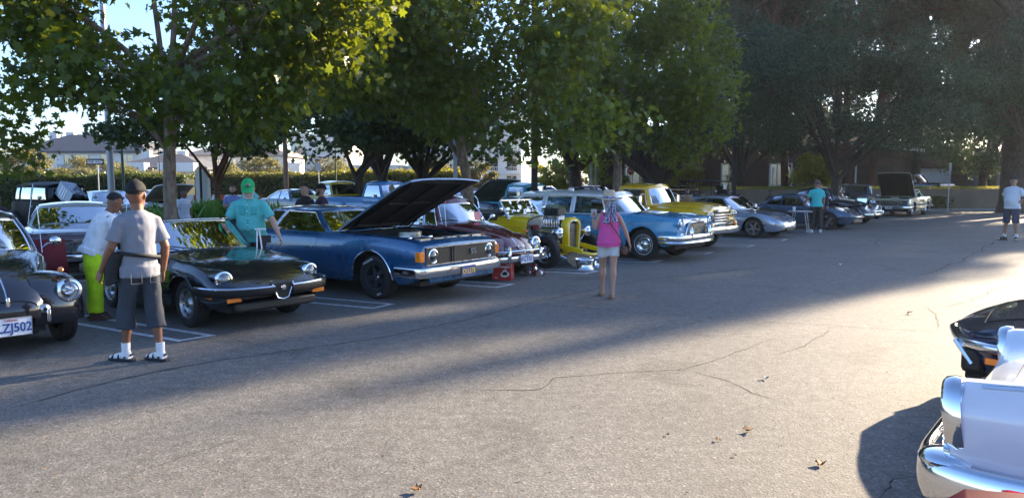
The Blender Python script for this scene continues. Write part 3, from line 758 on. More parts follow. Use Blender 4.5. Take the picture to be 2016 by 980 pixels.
# ---------------------------------------------------------------- black open roadster
def spider():
    TR = .66; H_ = R(-40); c = axle_fix(G(381, 642), H_, 0, -TR)
    t = thing('convertible', 'black open convertible with tan seats, round headlamps and a small shield grille', 'car', c, H_, ROW)
    P_ = [(.86, 0), (.93, .12), (.975, .3), (.995, .48), (1, .62), (.985, .76), (.955, .88), (.91, 1.0)]
    b = Body([(.86, .40, .50, .515, .50), (.84, .38, .52, .56, .64), (.74, .34, .56, .62, .72), (.5, .28, .68, .72, .775), (.2, .25, .76, .79, .80), (-.2, .23, .80, .835, .81), (-.7, .22, .83, .88, .815), (-1.5, .22, .83, .87, .815), (-2.25, .24, .85, .88, .815), (-2.9, .3, .80, .85, .77), (-3.3, .38, .74, .80, .68), (-3.36, .42, .70, .74, .64)], P_,
             arches=[(0, .355, .29), (-2.25, .34, .29)])
    body_parts(t, b, BLK, holes=[(-2.05, -.85, 10)], doors=[(-.95, -1.95, .30)], hood=(-.72, .70, 10.0), trunk=(-3.2, -2.35, 9.4))
    arch_trim(t, b, BLK, .010)
    m = MB(); w = .64
    m.add([(-2.05, -w, .84), (-2.05, w, .84), (-.85, w, .84), (-.85, -w, .84), (-2.05, -w, .3), (-2.05, w, .3), (-.85, w, .3), (-.85, -w, .3)], [(0, 1, 5, 4), (1, 2, 6, 5), (2, 3, 7, 6), (3, 0, 4, 7), (4, 5, 6, 7)])
    m.build('cockpit', BLACKV, t, smooth=False)
    for sg in (1, -1): seat(t, -1.72, sg * .34, .32, .5, .58, TANV)
    steering(t, -1.22, .36, .80); MB().box((-.98, 0, .76), (.2, 1.26, .16)).build('dashboard', BLACKV, t, bevel=.03)
    MB().tube(crom([(-2.05, .62, .9), (-2.2, .5, .95), (-2.25, 0, .97), (-2.2, -.5, .95), (-2.05, -.62, .9)]), .08, 8).build('folded_top', BLACKV, t)
    # windshield
    lo = crom([(-.93, .70, .84), (-.74, .52, .87), (-.66, 0, .885), (-.74, -.52, .87), (-.93, -.70, .84)], 4); hi = crom([(-1.28, .60, 1.22), (-1.16, .42, 1.245), (-1.12, 0, 1.255), (-1.16, -.42, 1.245), (-1.28, -.60, 1.22)], 4)
    MB().loft([lo, [a.lerp(b_, .5) for a, b_ in zip(lo, hi)], hi], False, (False, False)).build('windshield', GLASS, t)
    MB().tube([lo[0]] + hi + [lo[-1]], .016, 8).tube(lo, .013, 6).build('windshield_frame', BLK, t)
    MB().tube([p + Vector((.012, 0, .012)) for p in hi], .007, 6).build('windshield_trim', CHROME, t)
    MB().box((-1.16, 0, 1.17), (.02, .2, .05)).build('rear_view_mirror', BLACK, t, bevel=.01)
    for a, e in (((-.62, .35, .9), (-.84, -.12, .98)), ((-.62, -.30, .9), (-.86, -.62, .95))): MB().tube([a, e], .008, 5).build('wiper', BLACK, t)
    for sg in (1, -1):
        mirror(t, -.98, sg * .78, .86, BLACK, flat=True); handle(t, -1.85, sg * .815, .72)
        # headlight sunk in the fender front
        MB().lathe([(.086, -.03), (.11, -.02), (.12, -.09), (.115, -.3)], 20, 'X', (.66, sg * .60, .625)).build('headlight_pod', BLK, t)
        headlight(t, (.665, sg * .60, .625), .086, R(4 * sg), 0, k=20)
        MB().box((.845, sg * .58, .40), (.02, .18, .05)).build('turn_signal', AMBER, t, bevel=.006)
        MB().box((.62, sg * .775, .44), (.12, .02, .05)).build('side_marker', AMBER, t, bevel=.005)
        MB().box((-3.36, sg * .5, .62), (.03, .3, .1)).build('tail_light', REDLENS, t, bevel=.01)
        for xx in (0, -2.25): wheel(t, xx, sg * TR, .292, .175, .18, 'steel')
        for k in range(3): MB().box((-.42, sg * .81, .38 + .07 * k), (.3, .01, .02)).build('side_vent', BLACK, t)
    PB = pmat('bumper_rubber', (.008, .008, .009), .5, 0, .2, 8, spec=.25)
    for s_ in (1, -1):
        p = crom([(.38, s_ * .81, .49), (.64, s_ * .79, .49), (.84, s_ * .62, .485), (.93, s_ * .34, .48), (.95, s_ * .12, .48)], 4)
        if s_ == -1: p = p[::-1]
        sweep(p, bumper_sec(.09, .105, .3)).build('front_bumper', PB, t, ang=60)
        MB().tube([(q.x + .03, q.y * 1.03, q.z + .05) for q in p], .014, 6).build('bumper_strip', CHROME, t)
    MB().poly([(.945, .15, .56), (.975, 0, .565), (.945, -.15, .56), (.95, -.075, .38), (.955, 0, .36), (.95, .075, .38)], .05, (1, 0, 0)).build('shield_grille', BLACK, t)
    MB().tube([(.955, .15, .565), (.96, .075, .385), (.965, 0, .365), (.96, -.075, .385), (.955, -.15, .565)], .009, 6).build('grille_trim', CHROME, t)
    MB().lathe([(.001, .012), (.03, .01), (.036, 0)], 20, 'X', (.975, 0, .505)).build('emblem', CHROME, t)
    MB().box((.72, 0, .30), (.25, 1.1, .12)).build('chin_spoiler', BLACK, t, bevel=.03)
    p = half_path([(-2.8, .80, .5), (-3.2, .74, .5), (-3.4, .5, .5), (-3.44, 0, .5)], 4); sweep([(q.x, -q.y, q.z) for q in p], bumper_sec(.09, .13)).build('rear_bumper', PB, t)
spider()

# ---------------------------------------------------------------- yellow hot rod
YEL = paint('yellow_paint', (.80, .53, .006), rough=.25)
def hotrod():
    TR = .70; c = axle_fix(G(1075, 528), HEAD, 0, -TR)
    t = thing('hot_rod', 'yellow fenderless hot rod roadster with exposed chrome engine and tall grille shell', 'car', c, HEAD, ROW)
    P_ = [(.93, 0), (.97, .15), (.985, .35), (1, .5), (1, .66), (.99, .8), (.97, .92), (.94, 1.0)]
    b = Body([(-.72, .36, .84, 1.02, .50), (-.8, .36, .86, 1.03, .52), (-1.2, .36, .90, 1.06, .60), (-1.6, .36, .92, 1.06, .65), (-2.4, .36, .92, 1.02, .68), (-2.9, .38, .88, .98, .62), (-3.25, .42, .74, .82, .50), (-3.35, .46, .6, .66, .42)], P_, [(.93, .35), (.86, .6), (.7, .8), (.45, .93), (.2, .99), (0, 1)])
    body_parts(t, b, YEL, holes=[(-2.35, -1.45, 9)], doors=[(-1.5, -2.1, .45)], inner=False)
    ring = [b.pt(-.72, i) for i in range(b.nk)]; ring = ring + [Vector((p.x, -p.y, p.z)) for p in ring[-2::-1]]
    MB().poly([(p.x + .012, p.y * .97, p.z * .99) for p in ring], .01, (1, 0, 0)).build('firewall', STEEL, t)
    MB().tube([(p.x + .008, p.y, p.z) for p in ring], .012, 6).build('cowl_trim', BLACK, t)
    side_line(t, b, lambda x: .80, -.75, -3.1, YEL, .010, 'body_bead')
    m = MB(); m.add([(-2.35, -.52, .98), (-2.35, .52, .98), (-1.45, .5, .98), (-1.45, -.5, .98), (-2.35, -.5, .4), (-2.35, .5, .4), (-1.45, .5, .4), (-1.45, -.5, .4)], [(0, 1, 5, 4), (1, 2, 6, 5), (2, 3, 7, 6), (3, 0, 4, 7), (4, 5, 6, 7)]).build('cockpit', BLACKV, t)
    MB().tube(crom([(-1.5, .60, 1.0), (-1.95, .65, 1.01), (-2.35, .5, 1.03), (-2.45, 0, 1.05), (-2.35, -.5, 1.03), (-1.95, -.65, 1.01), (-1.5, -.60, 1.0)]), .075, 10).build('padded_edge', BLACKV, t)
    seat(t, -2.15, 0, .5, .95, .5, BLACKV, head=False); steering(t, -1.62, .28, 1.02, CHROME, .17)
    # windshield raked back
    fr = [(-1.22, -.56, 1.02), (-1.50, -.50, 1.36), (-1.50, .50, 1.36), (-1.22, .56, 1.02)]
    MB().add([Vector(p) for p in fr], [(0, 1, 2, 3)]).build('windshield', glassm('bright_glass', (.75, .8, .8), .5), t)
    WF = pmat('polished_frame', (.85, .85, .86), .2, .9, .03, 8)
    m = MB()
    for i in range(4): m.beam(fr[i], fr[(i + 1) % 4], .028, .028)
    m.build('windshield_frame', WF, t)
    for sg in (1, -1):
        MB().tube([(-1.18, sg * .60, 1.0), (-1.26, sg * .585, 1.08)], .022, 8).ball((-1.16, sg * .60, .97), .035).build('windshield_post', CHROME, t)
        MB().tube([(-1.3, sg * .56, 1.12), (-1.28, sg * .68, 1.16)], .008, 6).ball((-1.28, sg * .70, 1.18), (.03, .05, .05)).build('side_mirror', CHROME, t)
        # rails
        MB().beam((.62, sg * .30, .36), (-.1, sg * .32, .46), .05, .1).beam((-.1, sg * .32, .46), (-3.3, sg * .40, .48), .05, .13).build('frame_rail', YEL, t, bevel=.012)
        MB().tube(crom([(.05, sg * .42, .52), (-.3, sg * .44, .55), (-.75, sg * .5, .52)]), .035, 8).tube(crom([(.05, sg * .42, .46), (-.3, sg * .45, .48), (-.75, sg * .5, .46)]), .03, 8).build('exhaust_header', CHROME, t)
        headlight(t, (.18, sg * .47, .72), .085, k=20, depth=.02)
        MB().ball((.10, sg * .47, .72), (.14, .1, .1), 14).build('headlight_shell', CHROME, t)
        MB().tube([(.08, sg * .47, .64), (.05, sg * .36, .52)], .015, 6).build('headlight_stalk', CHROME, t)
        MB().tube([(.0, sg * .60, .36), (.3, sg * .40, .2)], .02, 6).tube([(.05, sg * .56, .3), (.25, sg * .5, .18)], .02, 6).build('axle_strut', CHROME, t)
        wheel(t, 0, sg * TR, .335, .17, .215, 'chrome5')
        w_ = wheel(t, -2.69, sg * .78, .385, .28, .215, 'chrome5')
    MB().tube([(.0, -.62, .34), (.02, -.4, .26), (.02, .4, .26), (.0, .62, .34)], .028, 8).build('front_axle', YEL, t)
    MB().tube(crom([(.62, .30, .34), (.74, .15, .30), (.74, -.15, .30), (.62, -.30, .34)]), .03, 8).build('spreader_bar', YEL, t)
    # grille shell
    def arch(w, h, z0, x, n=10):
        pts = [(x, w * .82, z0)]
        for k in range(n + 1):
            a = PI * k / n; pts.append((x, w * math.cos(a), h - w * .7 + w * .7 * math.sin(a)))
        pts.append((x, -w * .82, z0)); return pts
    o0, o1, i0, i1 = arch(.235, 1.03, .30, .02), arch(.24, 1.04, .29, .14), arch(.17, .96, .36, .18), arch(.17, .96, .36, .1)
    MB().loft([o0, o1, arch(.22, 1.015, .31, .18), i0, i1], True, (False, False)).build('grille_shell', YEL, t, ang=50)
    MB().poly(i1, .02, (1, 0, 0)).build('radiator', pmat('radiator_core', (.05, .035, .02), .6, .6, .2, 60), t)
    for k in range(15): MB().box((.115, -.14 + .02 * k, .64), (.01, .005, .52)).build('grille_bar', STEEL, t)
    MB().tube([(p[0], p[1], p[2]) for p in i0], .008, 6).build('grille_trim', CHROME, t)
    MB().ball((.17, 0, 1.03), (.03, .03, .02)).build('radiator_cap', CHROME, t)
    # engine
    EB = pmat('polished_block', (.3, .31, .33), .25, .9, .2, 14)
    MB().box((-.36, 0, .56), (.62, .34, .34)).build('engine_block', EB, t, bevel=.02)
    for sg in (1, -1):
        o = MB().box((0, 0, 0), (.58, .14, .12)).build('valve_cover', CHROME, t, bevel=.02); o.location = (-.36, sg * .21, .74); o.rotation_euler = (sg * R(-35), 0, 0)
        o = MB().box((0, 0, 0), (.56, .17, .10)).build('cylinder_head', EB, t, bevel=.01); o.location = (-.36, sg * .20, .63); o.rotation_euler = (sg * R(-40), 0, 0)
    for k in range(7): MB().box((-.57 + .07 * k, 0, .88), (.045, .26, .2)).build('blower_rib', CHROME, t, bevel=.01)
    MB().box((-.36, 0, .88), (.46, .22, .19)).build('blower', CHROME, t, bevel=.02)
    for xx in (-.47, -.25):
        MB().box((xx, 0, 1.01), (.14, .26, .07)).build('carburettor', STEEL, t, bevel=.01)
        MB().tube([(xx, -.15, 1.03), (xx, .15, 1.03)], .02, 6).build('fuel_rail', CHROME, t)
        MB().box((xx, 0, 1.13), (.17, .26, .16)).build('air_scoop', BLACK, t, bevel=.015)
    MB().lathe([(.001, .03), (.1, .025), (.11, 0), (.1, -.03)], 20, 'X', (-.02, 0, .60)).lathe([(.001, .03), (.08, .025), (.09, 0)], 20, 'X', (-.02, 0, .86)).build('pulley', CHROME, t)
    MB().loft([[(-.0, .1 * math.cos(a), .6 + .1 * math.sin(a)) for a in (PI, 0)], [(0, .09, .86), (0, -.09, .86)]], False, (False, False)).build('drive_belt', RUBBER, t, solid=.01)
    MB().lathe([(.001, .06), (.06, .05), (.06, -.05), (.001, -.06)], 14, 'Z', (-.62, -.30, .80)).build('distributor', pmat('red_cap', (.3, .02, .01), .4), t)
    random.seed(3)
    for k in range(14):
        a = (random.uniform(-.6, -.1), random.uniform(-.3, .3), random.uniform(.55, 1.0)); e = (a[0] + random.uniform(-.2, .2), a[1] + random.uniform(-.15, .15), a[2] + random.uniform(-.25, .1))
        mid = ((a[0] + e[0]) / 2 + .05, (a[1] + e[1]) / 2 + .05 * (1 if a[1] > 0 else -1), max(a[2], e[2]) + .03)
        MB().tube(crom([a, mid, e]), .009, 5).build('engine_pipe', CHROME if k % 2 else BLACK, t)
    MB().beam((-.7, 0, .44), (-3.2, 0, .46), .5, .06).build('floor_pan', UNDER, t)
hotrod()

# ---------------------------------------------------------------- blue and white station wagon
WBL = paint('light_blue_paint', (.045, .26, .46), rough=.28); WHT = paint('white_roof_paint', (.62, .64, .67), rough=.35)
def wagon():
    TR = .745; HD = R(-39); c = axle_fix(G(1270, 512), HD, 0, -TR)
    t = thing('station_wagon', 'light blue station wagon with pale roof and whitewall hubcapped wheels', 'car', c, HD, ROW)
    P_ = [(.90, 0), (.955, .1), (.985, .25), (1, .42), (1.0, .58), (.975, .70), (.985, .84), (.97, .93), (.93, 1.0)]
    b = Body([(.86, .50, .90, .90, .78), (.84, .46, .945, .93, .88), (.7, .38, .975, 1.0, .915), (.3, .30, .985, 1.05, .925), (-.4, .27, .99, 1.08, .93), (-.9, .26, .99, 1.06, .93), (-2.0, .26, .99, 1.04, .93), (-3.0, .28, .99, 1.03, .925), (-3.8, .34, .97, 1.0, .90), (-4.15, .42, .93, .95, .85), (-4.2, .46, .88, .9, .82)], P_, arches=[(0, .42, .35), (-2.92, .40, .34)])
    body_parts(t, b, WBL, doors=[(-.95, -1.92, .36), (-1.96, -2.75, .36)], hood=(-.72, .78, 11.2))
    belt = [(-.52, 0, 1.05), (-.60, .45, 1.04), (-.86, .76, 1.01), (-.98, .835, 1.0), (-1.90, .85, 1.0), (-2.0, .85, 1.0), (-2.78, .85, 1.0), (-2.90, .85, 1.0), (-3.82, .82, .99), (-3.92, .78, .99), (-4.0, .55, .985), (-4.03, 0, .98)]
    roof = [(-1.02, 0, 1.50), (-1.05, .40, 1.495), (-1.16, .62, 1.475), (-1.24, .665, 1.47), (-1.90, .69, 1.49), (-2.0, .69, 1.49), (-2.74, .69, 1.49), (-2.86, .69, 1.49), (-3.60, .66, 1.465), (-3.70, .62, 1.455), (-3.76, .42, 1.45), (-3.78, 0, 1.45)]
    cabin(t, belt, roof, ['w', 'w', 'p', 's0', 'p', 's1', 'p', 's2', 'p', 'r', 'r'], dict(paint=WHT, glass=glassm('wagon_glass', (.5, .6, .65), .13), trim=CHROME), crown=.07, bulge=.02, q0=.06, q1=.84)
    BS = pmat('blue_seat', (.12, .25, .36), .6)
    for xx in (-1.75, -2.7): seat(t, xx, 0, .42, 1.3, .56, BS, head=False)
    steering(t, -1.25, .38, .98, WHITEP); MB().box((-.95, 0, .92), (.2, 1.45, .2)).build('dashboard', WBL, t, bevel=.03)
    # grille
    MB().box((.865, 0, .70), (.03, .95, .27)).build('grille_cavity', BLACK, t)
    for k in range(17): MB().box((.885, -.44 + .055 * k, .70), (.02, .007, .26)).build('grille_bar', STEEL, t)
    for k in range(5): MB().box((.887, 0, .60 + .05 * k), (.02, .92, .007)).build('grille_bar', STEEL, t)
    MB().tube(crom([(.875, .52, .58), (.89, .48, .76), (.9, .36, .855), (.905, 0, .865), (.9, -.36, .855), (.89, -.48, .76), (.875, -.52, .58)]), .02, 8).build('grille_trim', CHROME, t)
    MB().box((.90, 0, .925), (.02, .24, .035)).poly([(.90, .12, .95), (.90, 0, .92), (.90, -.12, .95), (.90, 0, .88)], .02, (1, 0, 0)).build('hood_emblem', CHROME, t, bevel=.006)
    MB().loft([[(x, .012 + s_ * 0 - .024 * k, z) for k in (0, 1)] + [(x, -.012, z + h), (x, .012, z + h)] for x, z, h, s_ in ((.45, 1.045, .01, 0), (.7, 1.03, .05, 0), (.86, 1.02, .035, 0))], True).build('hood_ornament', CHROME, t)
    MB().beam((.60, -.12, 1.05), (.72, .0, 1.06), .03, .015).beam((.60, .12, 1.05), (.72, .0, 1.06), .03, .015).build('ornament_wing', CHROME, t)
    for sg in (1, -1):
        MB().lathe([(.10, .0), (.125, .015), (.135, -.03), (.13, -.3)], 20, 'X', (.86, sg * .76, .845)).build('headlight_hood', WBL, t, ang=60)
        headlight(t, (.85, sg * .76, .845), .088, k=20)
        MB().box((.87, sg * .66, .60), (.03, .24, .07)).build('parking_light', CHROME, t, bevel=.02)
        MB().ball((.97, sg * .46, .62), (.06, .045, .16), 12).build('bumper_guard', CHROME, t)
        handle(t, -1.75, sg * .925, .88); handle(t, -2.6, sg * .925, .88)
        for xx in (0, -2.92):
            w_ = wheel(t, xx, sg * TR, .36, .175, .20, 'cap'); ring_flat(w_, .222, .232, .0935, WHITEP)
        MB().ball((-4.1, sg * .80, .8), (.08, .06, .1), 10).build('tail_light', REDLENS, t)
    mirror(t, -.92, -.90, 1.0); mirror(t, -.92, .90, 1.0)
    side_line(t, b, lambda x: .82, .2, -1.8, r=.009)
    side_line(t, b, lambda x: .985, -.8, -3.95, r=.008, name='belt_trim')
    p = half_path([(.45, .955, .53), (.72, .94, .53), (.90, .82, .53), (.97, .5, .53), (1.0, 0, .53)], 4)
    sweep(p, bumper_sec(.08, .15, .4)).build('front_bumper', CHROME, t, ang=60)
    MB().tube([(q.x - .0, q.y, q.z - .10) for q in p], .04, 8).build('bumper_lip', CHROME, t)
    p = half_path([(-3.9, .94, .5), (-4.2, .88, .5), (-4.32, .5, .5), (-4.34, 0, .5)], 4); sweep([(q.x, -q.y, q.z) for q in p], bumper_sec(.08, .15)).build('rear_bumper', CHROME, t)
    MB().box((-2.4, -.2, 1.575), (.1, .08, .06)).build('roof_clip', WHITEP, t, bevel=.01)
wagon()

# ---------------------------------------------------------------- pickups
def pickup(label, loc, rz, pm, style='fifties', grp=ROW, under=None, stripe=None, hood_up=False, name='pickup_truck'):
    t = thing(name, label, 'pickup truck', loc, rz, grp)
    if style == 'fifties':
        P_ = [(.92, 0), (.96, .1), (.985, .25), (1, .45), (1, .62), (.985, .78), (.96, .9), (.9, 1.0)]
        T_ = [(.80, -.02), (.66, .1), (.55, .55), (.42, .85), (.22, .97), (0, 1)]
        st = [(.78, .55, .90, 1.0, .78), (.75, .5, 1.0, 1.12, .90), (.55, .45, 1.06, 1.2, .96), (0, .42, 1.09, 1.24, .98), (-.5, .4, 1.08, 1.24, .95), (-.85, .38, 1.1, 1.22, .90), (-1.9, .38, 1.12, 1.2, .89), (-2.05, .4, 1.12, 1.2, .88), (-2.1, .45, 1.02, 1.04, .90), (-4.2, .5, 1.02, 1.04, .90), (-4.25, .5, .98, 1.0, .88)]
        b = Body(st, P_, T_, arches=[(0, .44, .37), (-2.9, .43, .37)]); wr, ww, hz = .37, .2, 1.72
        belt = [(-.62, 0, 1.16), (-.68, .4, 1.15), (-.82, .70, 1.12), (-.92, .80, 1.1), (-1.75, .83, 1.1), (-1.86, .82, 1.1), (-1.98, .7, 1.1), (-2.0, .3, 1.1), (-2.0, 0, 1.1)]
        roof = [(-.92, 0, 1.66), (-.95, .36, 1.655), (-1.04, .58, 1.63), (-1.1, .635, 1.62), (-1.72, .66, 1.64), (-1.8, .655, 1.64), (-1.9, .56, 1.64), (-1.93, .28, 1.65), (-1.94, 0, 1.65)]
    else:
        P_ = [(.95, 0), (.98, .12), (1, .3), (1, .5), (.985, .55), (.99, .75), (.985, .95), (.955, 1.0)]
        st = [(.78, .55, 1.02, 1.03, .90), (.75, .5, 1.06, 1.08, .955), (.4, .46, 1.08, 1.12, .97), (-.6, .44, 1.1, 1.14, .975), (-1.0, .42, 1.12, 1.15, .975), (-2.15, .42, 1.13, 1.15, .975), (-2.2, .45, 1.13, 1.14, .975), (-4.4, .5, 1.12, 1.13, .97), (-4.45, .52, 1.1, 1.11, .95)]
        b = Body(st, P_, arches=[(0, .46, .38), (-3.1, .45, .38)]); wr, ww, hz = .38, .22, 1.76
        belt = [(-.72, 0, 1.13), (-.76, .5, 1.13), (-.84, .84, 1.12), (-.92, .90, 1.11), (-1.95, .91, 1.11), (-2.05, .90, 1.11), (-2.12, .8, 1.11), (-2.13, .3, 1.11), (-2.13, 0, 1.11)]
        roof = [(-1.12, 0, 1.70), (-1.14, .44, 1.70), (-1.2, .66, 1.685), (-1.26, .70, 1.68), (-1.9, .72, 1.69), (-1.98, .71, 1.69), (-2.04, .62, 1.69), (-2.06, .3, 1.70), (-2.06, 0, 1.70)]
    kb = 10
    body_parts(t, b, pm, holes=[(-4.15, -2.2 if style != 'fifties' else -2.15, kb)], doors=[(-.95, -1.9, .5)], hood=(-.62, .7, 10.5 if style == 'fifties' else 9.2))
    x0, x1 = -4.15, -2.2
    MB().add([(x0, -.72, 1.0), (x0, .72, 1.0), (x1, .72, 1.0), (x1, -.72, 1.0), (x0, -.72, .6), (x0, .72, .6), (x1, .72, .6), (x1, -.72, .6)], [(0, 1, 5, 4), (1, 2, 6, 5), (2, 3, 7, 6), (3, 0, 4, 7), (4, 5, 6, 7)]).build('cargo_bed', pm, t, smooth=False)
    cabin(t, belt, roof, ['w', 'w', 'p', 's0', 'p', 'p', 'r', 'r'], dict(paint=pm, glass=GLASS, trim=CHROME if style == 'fifties' else BLACK), crown=.09, bulge=.02, q0=.08, q1=.86)
    seat(t, -1.7, 0, .62, 1.4, .5, BLACKV if style != 'fifties' else TANV, head=False); steering(t, -1.25, .4, 1.12)
    for sg in (1, -1):
        wheel(t, 0, sg * .80, wr, ww, .2, 'baby' if style == 'fifties' else 'steel'); wheel(t, b.arches[1][0], sg * .80, wr, ww, .2, 'baby' if style == 'fifties' else 'steel')
        handle(t, -1.78, sg * (.90 if style == 'fifties' else .98), .98)
        if style == 'fifties':
            MB().box((.80, sg * .70, .93), (.06, .36, .2)).build('headlight_housing', pm, t, bevel=.05)
            for dy in (-.085, .085): headlight(t, (.835, sg * .70 + dy, .93), .066, k=16, ring=.01)
            MB().lathe([(.001, .05), (.05, .045), (.075, .0), (.08, -.05)], 16, 'X', (.85, sg * .70, .68)).build('parking_light', AMBER, t)
            MB().lathe([(.082, .0), (.10, .0), (.1, -.08)], 16, 'X', (.85, sg * .70, .68)).build('parking_light_ring', CHROME, t)
            m = MB().tube([(-.98, sg * .84, 1.12), (-1.0, sg * 1.03, 1.16), (-1.0, sg * 1.03, 1.42), (-1.02, sg * .80, 1.44)], .01, 6).box((-1.0, sg * 1.04, 1.27), (.04, .14, .24)).build('towing_mirror', STEEL, t)
        else:
            headlight(t, (.79, sg * .72, .86), .08, k=16)
            mirror(t, -1.0, sg * .98, 1.12, CHROME, flat=True)
    if style == 'fifties':
        MB().box((.77, 0, .83), (.05, .95, .38)).build('grille_cavity', BLACK, t)
        for zz in (.78, .85, .92): MB().box((.815, 0, zz), (.05, .9, .028)).build('grille_bar', CHROME, t, bevel=.008)
        MB().box((.83, 0, .68), (.07, 1.15, .1)).build('grille_lower_bar', CHROME, t, bevel=.03)
        MB().box((.83, 0, 1.03), (.05, .62, .10)).build('hood_trim', CHROME, t, bevel=.03)
        lettering('CHEVROLET', .07, BLACK, t, (.87, 0, .68), (1, 0, 0), sx=1.6, bold=.002)
        antenna(t, -.55, -.85, 1.15, .42, BLACK); plate(t, (.86, -.1, .62), '58APCH', ts=.09, h=.10)
        MB().loft([[(x, s_ * .04, z) for s_ in (-1, 1)] + [(x, s_ * .03, z + .02) for s_ in (1, -1)] for x, z in ((.2, 1.25), (.75, 1.13))], True).build('hood_ridge', CHROME, t)
    else:
        MB().box((.785, 0, .86), (.03, 1.8, .24)).build('grille_cavity', BLACK, t)
        for k in range(5): MB().box((.80, 0, .78 + .04 * k), (.02, 1.24, .012)).build('grille_bar', STEEL, t)
        MB().box((.80, 0, .985), (.025, 1.84, .02)).box((.80, 0, .735), (.025, 1.84, .02)).build('grille_trim', CHROME, t)
        for sg in (1, -1): MB().box((.80, sg * .9, .86), (.03, .05, .18)).build('turn_signal', AMBER, t)
        if stripe:
            sb = b.patch(.3, -3.9, 2.2, 4.6, .007, 1, 20); sb.build('side_stripe', stripe, t); b.patch(.3, -3.9, 2.2, 4.6, .007, -1, 20).build('side_stripe', stripe, t)
    p = half_path([(.5, .98, .55), (.78, .96, .55), (.92, .8, .55), (.98, .4, .55), (1.0, 0, .55)], 4)
    sweep(p, bumper_sec(.07, .17, .35)).build('front_bumper', CHROME, t, ang=60)
    return t
HD = R(-40); c = axle_fix(G(1389, 485), HD, 0, .80)
pickup('yellow rounded fifties pickup truck with chrome bumper behind the light blue wagon', c, HD, paint('truck_yellow', (.80, .44, .006), rough=.3))

# ---------------------------------------------------------------- rear-engined sports cars
def sports(label, loc, rz, pm, modern=True, grp=ROW, kind='star5'):
    t = thing('sports_car', label, 'sports car', loc, rz, grp)
    P_ = [(.88, 0), (.95, .12), (.985, .28), (1, .45), (1, .6), (.985, .76), (.95, .9), (.89, 1.0)]
    T_ = [(.82, .05), (.74, .0), (.6, .25), (.42, .65), (.2, .93), (0, 1)] if True else TOP
    b = Body([(.84, .32, .46, .47, .40), (.80, .26, .52, .53, .60), (.68, .22, .60, .58, .74), (.45, .2, .70, .66, .81), (.15, .19, .77, .74, .84), (-.3, .19, .80, .82, .845), (-.7, .19, .83, .88, .84), (-1.4, .19, .84, .90, .84), (-2.0, .2, .86, .93, .87), (-2.4, .22, .85, .92, .89), (-2.8, .28, .78, .84, .85), (-3.1, .34, .66, .70, .74), (-3.18, .4, .56, .58, .66)], P_, T_, arches=[(0, .355, .31), (-2.27, .36, .31)])
    body_parts(t, b, pm, doors=[(-.75, -1.75, .28)], hood=(-.5, .62, 10.2))
    belt = [(-.50, 0, .87), (-.56, .42, .86), (-.72, .68, .83), (-.80, .735, .82), (-1.72, .755, .83), (-1.76, .755, .83), (-2.35, .66, .88), (-2.55, .52, .89), (-2.75, .4, .86), (-2.85, 0, .84)]
    roof = [(-1.08, 0, 1.255), (-1.10, .34, 1.25), (-1.18, .5, 1.235), (-1.23, .54, 1.23), (-1.7, .56, 1.25), (-1.74, .56, 1.25), (-2.02, .53, 1.21), (-2.1, .46, 1.195), (-2.15, .3, 1.19), (-2.18, 0, 1.19)]
    cabin(t, belt, roof, ['w', 'w', 'p', 's0', 'p', 's1', 'p', 'r', 'r'], dict(paint=pm, glass=GLASSD, trim=BLACK), crown=.055, bulge=.03, q0=.05, q1=.92)
    seat(t, -1.5, .34, .3, .5, .6, BLACKV); seat(t, -1.5, -.34, .3, .5, .6, BLACKV)
    for sg in (1, -1):
        o = headlight(t, (.56, sg * .60, .635), .088, 0, R(-48 if modern else -32), k=20, ring=.008, bez=pm, depth=.12)
        mirror(t, -.78, sg * .80, .88, pm, flat=True); handle(t, -1.66, sg * .86, .72, BLACK)
        wheel(t, 0, sg * .715, .31, .2, .215, kind); wheel(t, -2.27, sg * .735, .31, .23, .215, kind)
        if modern:
            MB().box((.70, sg * .60, .44), (.04, .3, .055)).build('turn_signal', AMBER, t, bevel=.01, rot=None).rotation_euler = (0, 0, -sg * R(0))
            MB().box((.79, sg * .38, .30), (.05, .3, .09)).build('air_intake', BLACK, t, bevel=.01)
        else:
            MB().box((.80, sg * .55, .47), (.03, .22, .07)).build('turn_signal', AMBER, t, bevel=.01)
    if modern:
        MB().box((.83, 0, .30), (.04, .5, .09)).build('air_intake', BLACK, t, bevel=.01)
        MB().box((.84, 0, .35), (.01, .9, .015)).build('nose_strip', WHITEP, t)
    else:
        p = half_path([(.35, .845, .47), (.62, .80, .47), (.82, .6, .46), (.90, .3, .45), (.92, 0, .45)], 4)
        sweep(p, bumper_sec(.08, .13, .3)).build('front_bumper', pm, t, ang=60); MB().tube([(q.x + .035, q.y * 1.04, q.z) for q in p], .02, 6).build('bumper_strip', BLACK, t)
        MB().box((.75, 0, .30), (.2, 1.2, .1)).build('chin_spoiler', BLACK, t, bevel=.03)
    MB().tube([(-2.7, .6, .86), (-2.95, .55, .88), (-2.95, -.55, .88), (-2.7, -.6, .86)], .03, 6).build('spoiler', pm, t)
    return t
SIL = paint('silver_blue_paint', (.36, .40, .48), metal=.6, rough=.3)
sports('silver rear-engined sports car with five-spoke wheels beside the yellow pickup', axle_fix(G(1484, 468), HEAD, 0, -.72), HEAD, SIL)
sports('slate blue older sports car behind the folding table and turquoise-shirted man', axle_fix(G(1630, 452), R(-39), 0, -.72), R(-39), paint('slate_blue_paint', (.05, .10, .17), metal=.4, rough=.3), False, kind='fuchs')
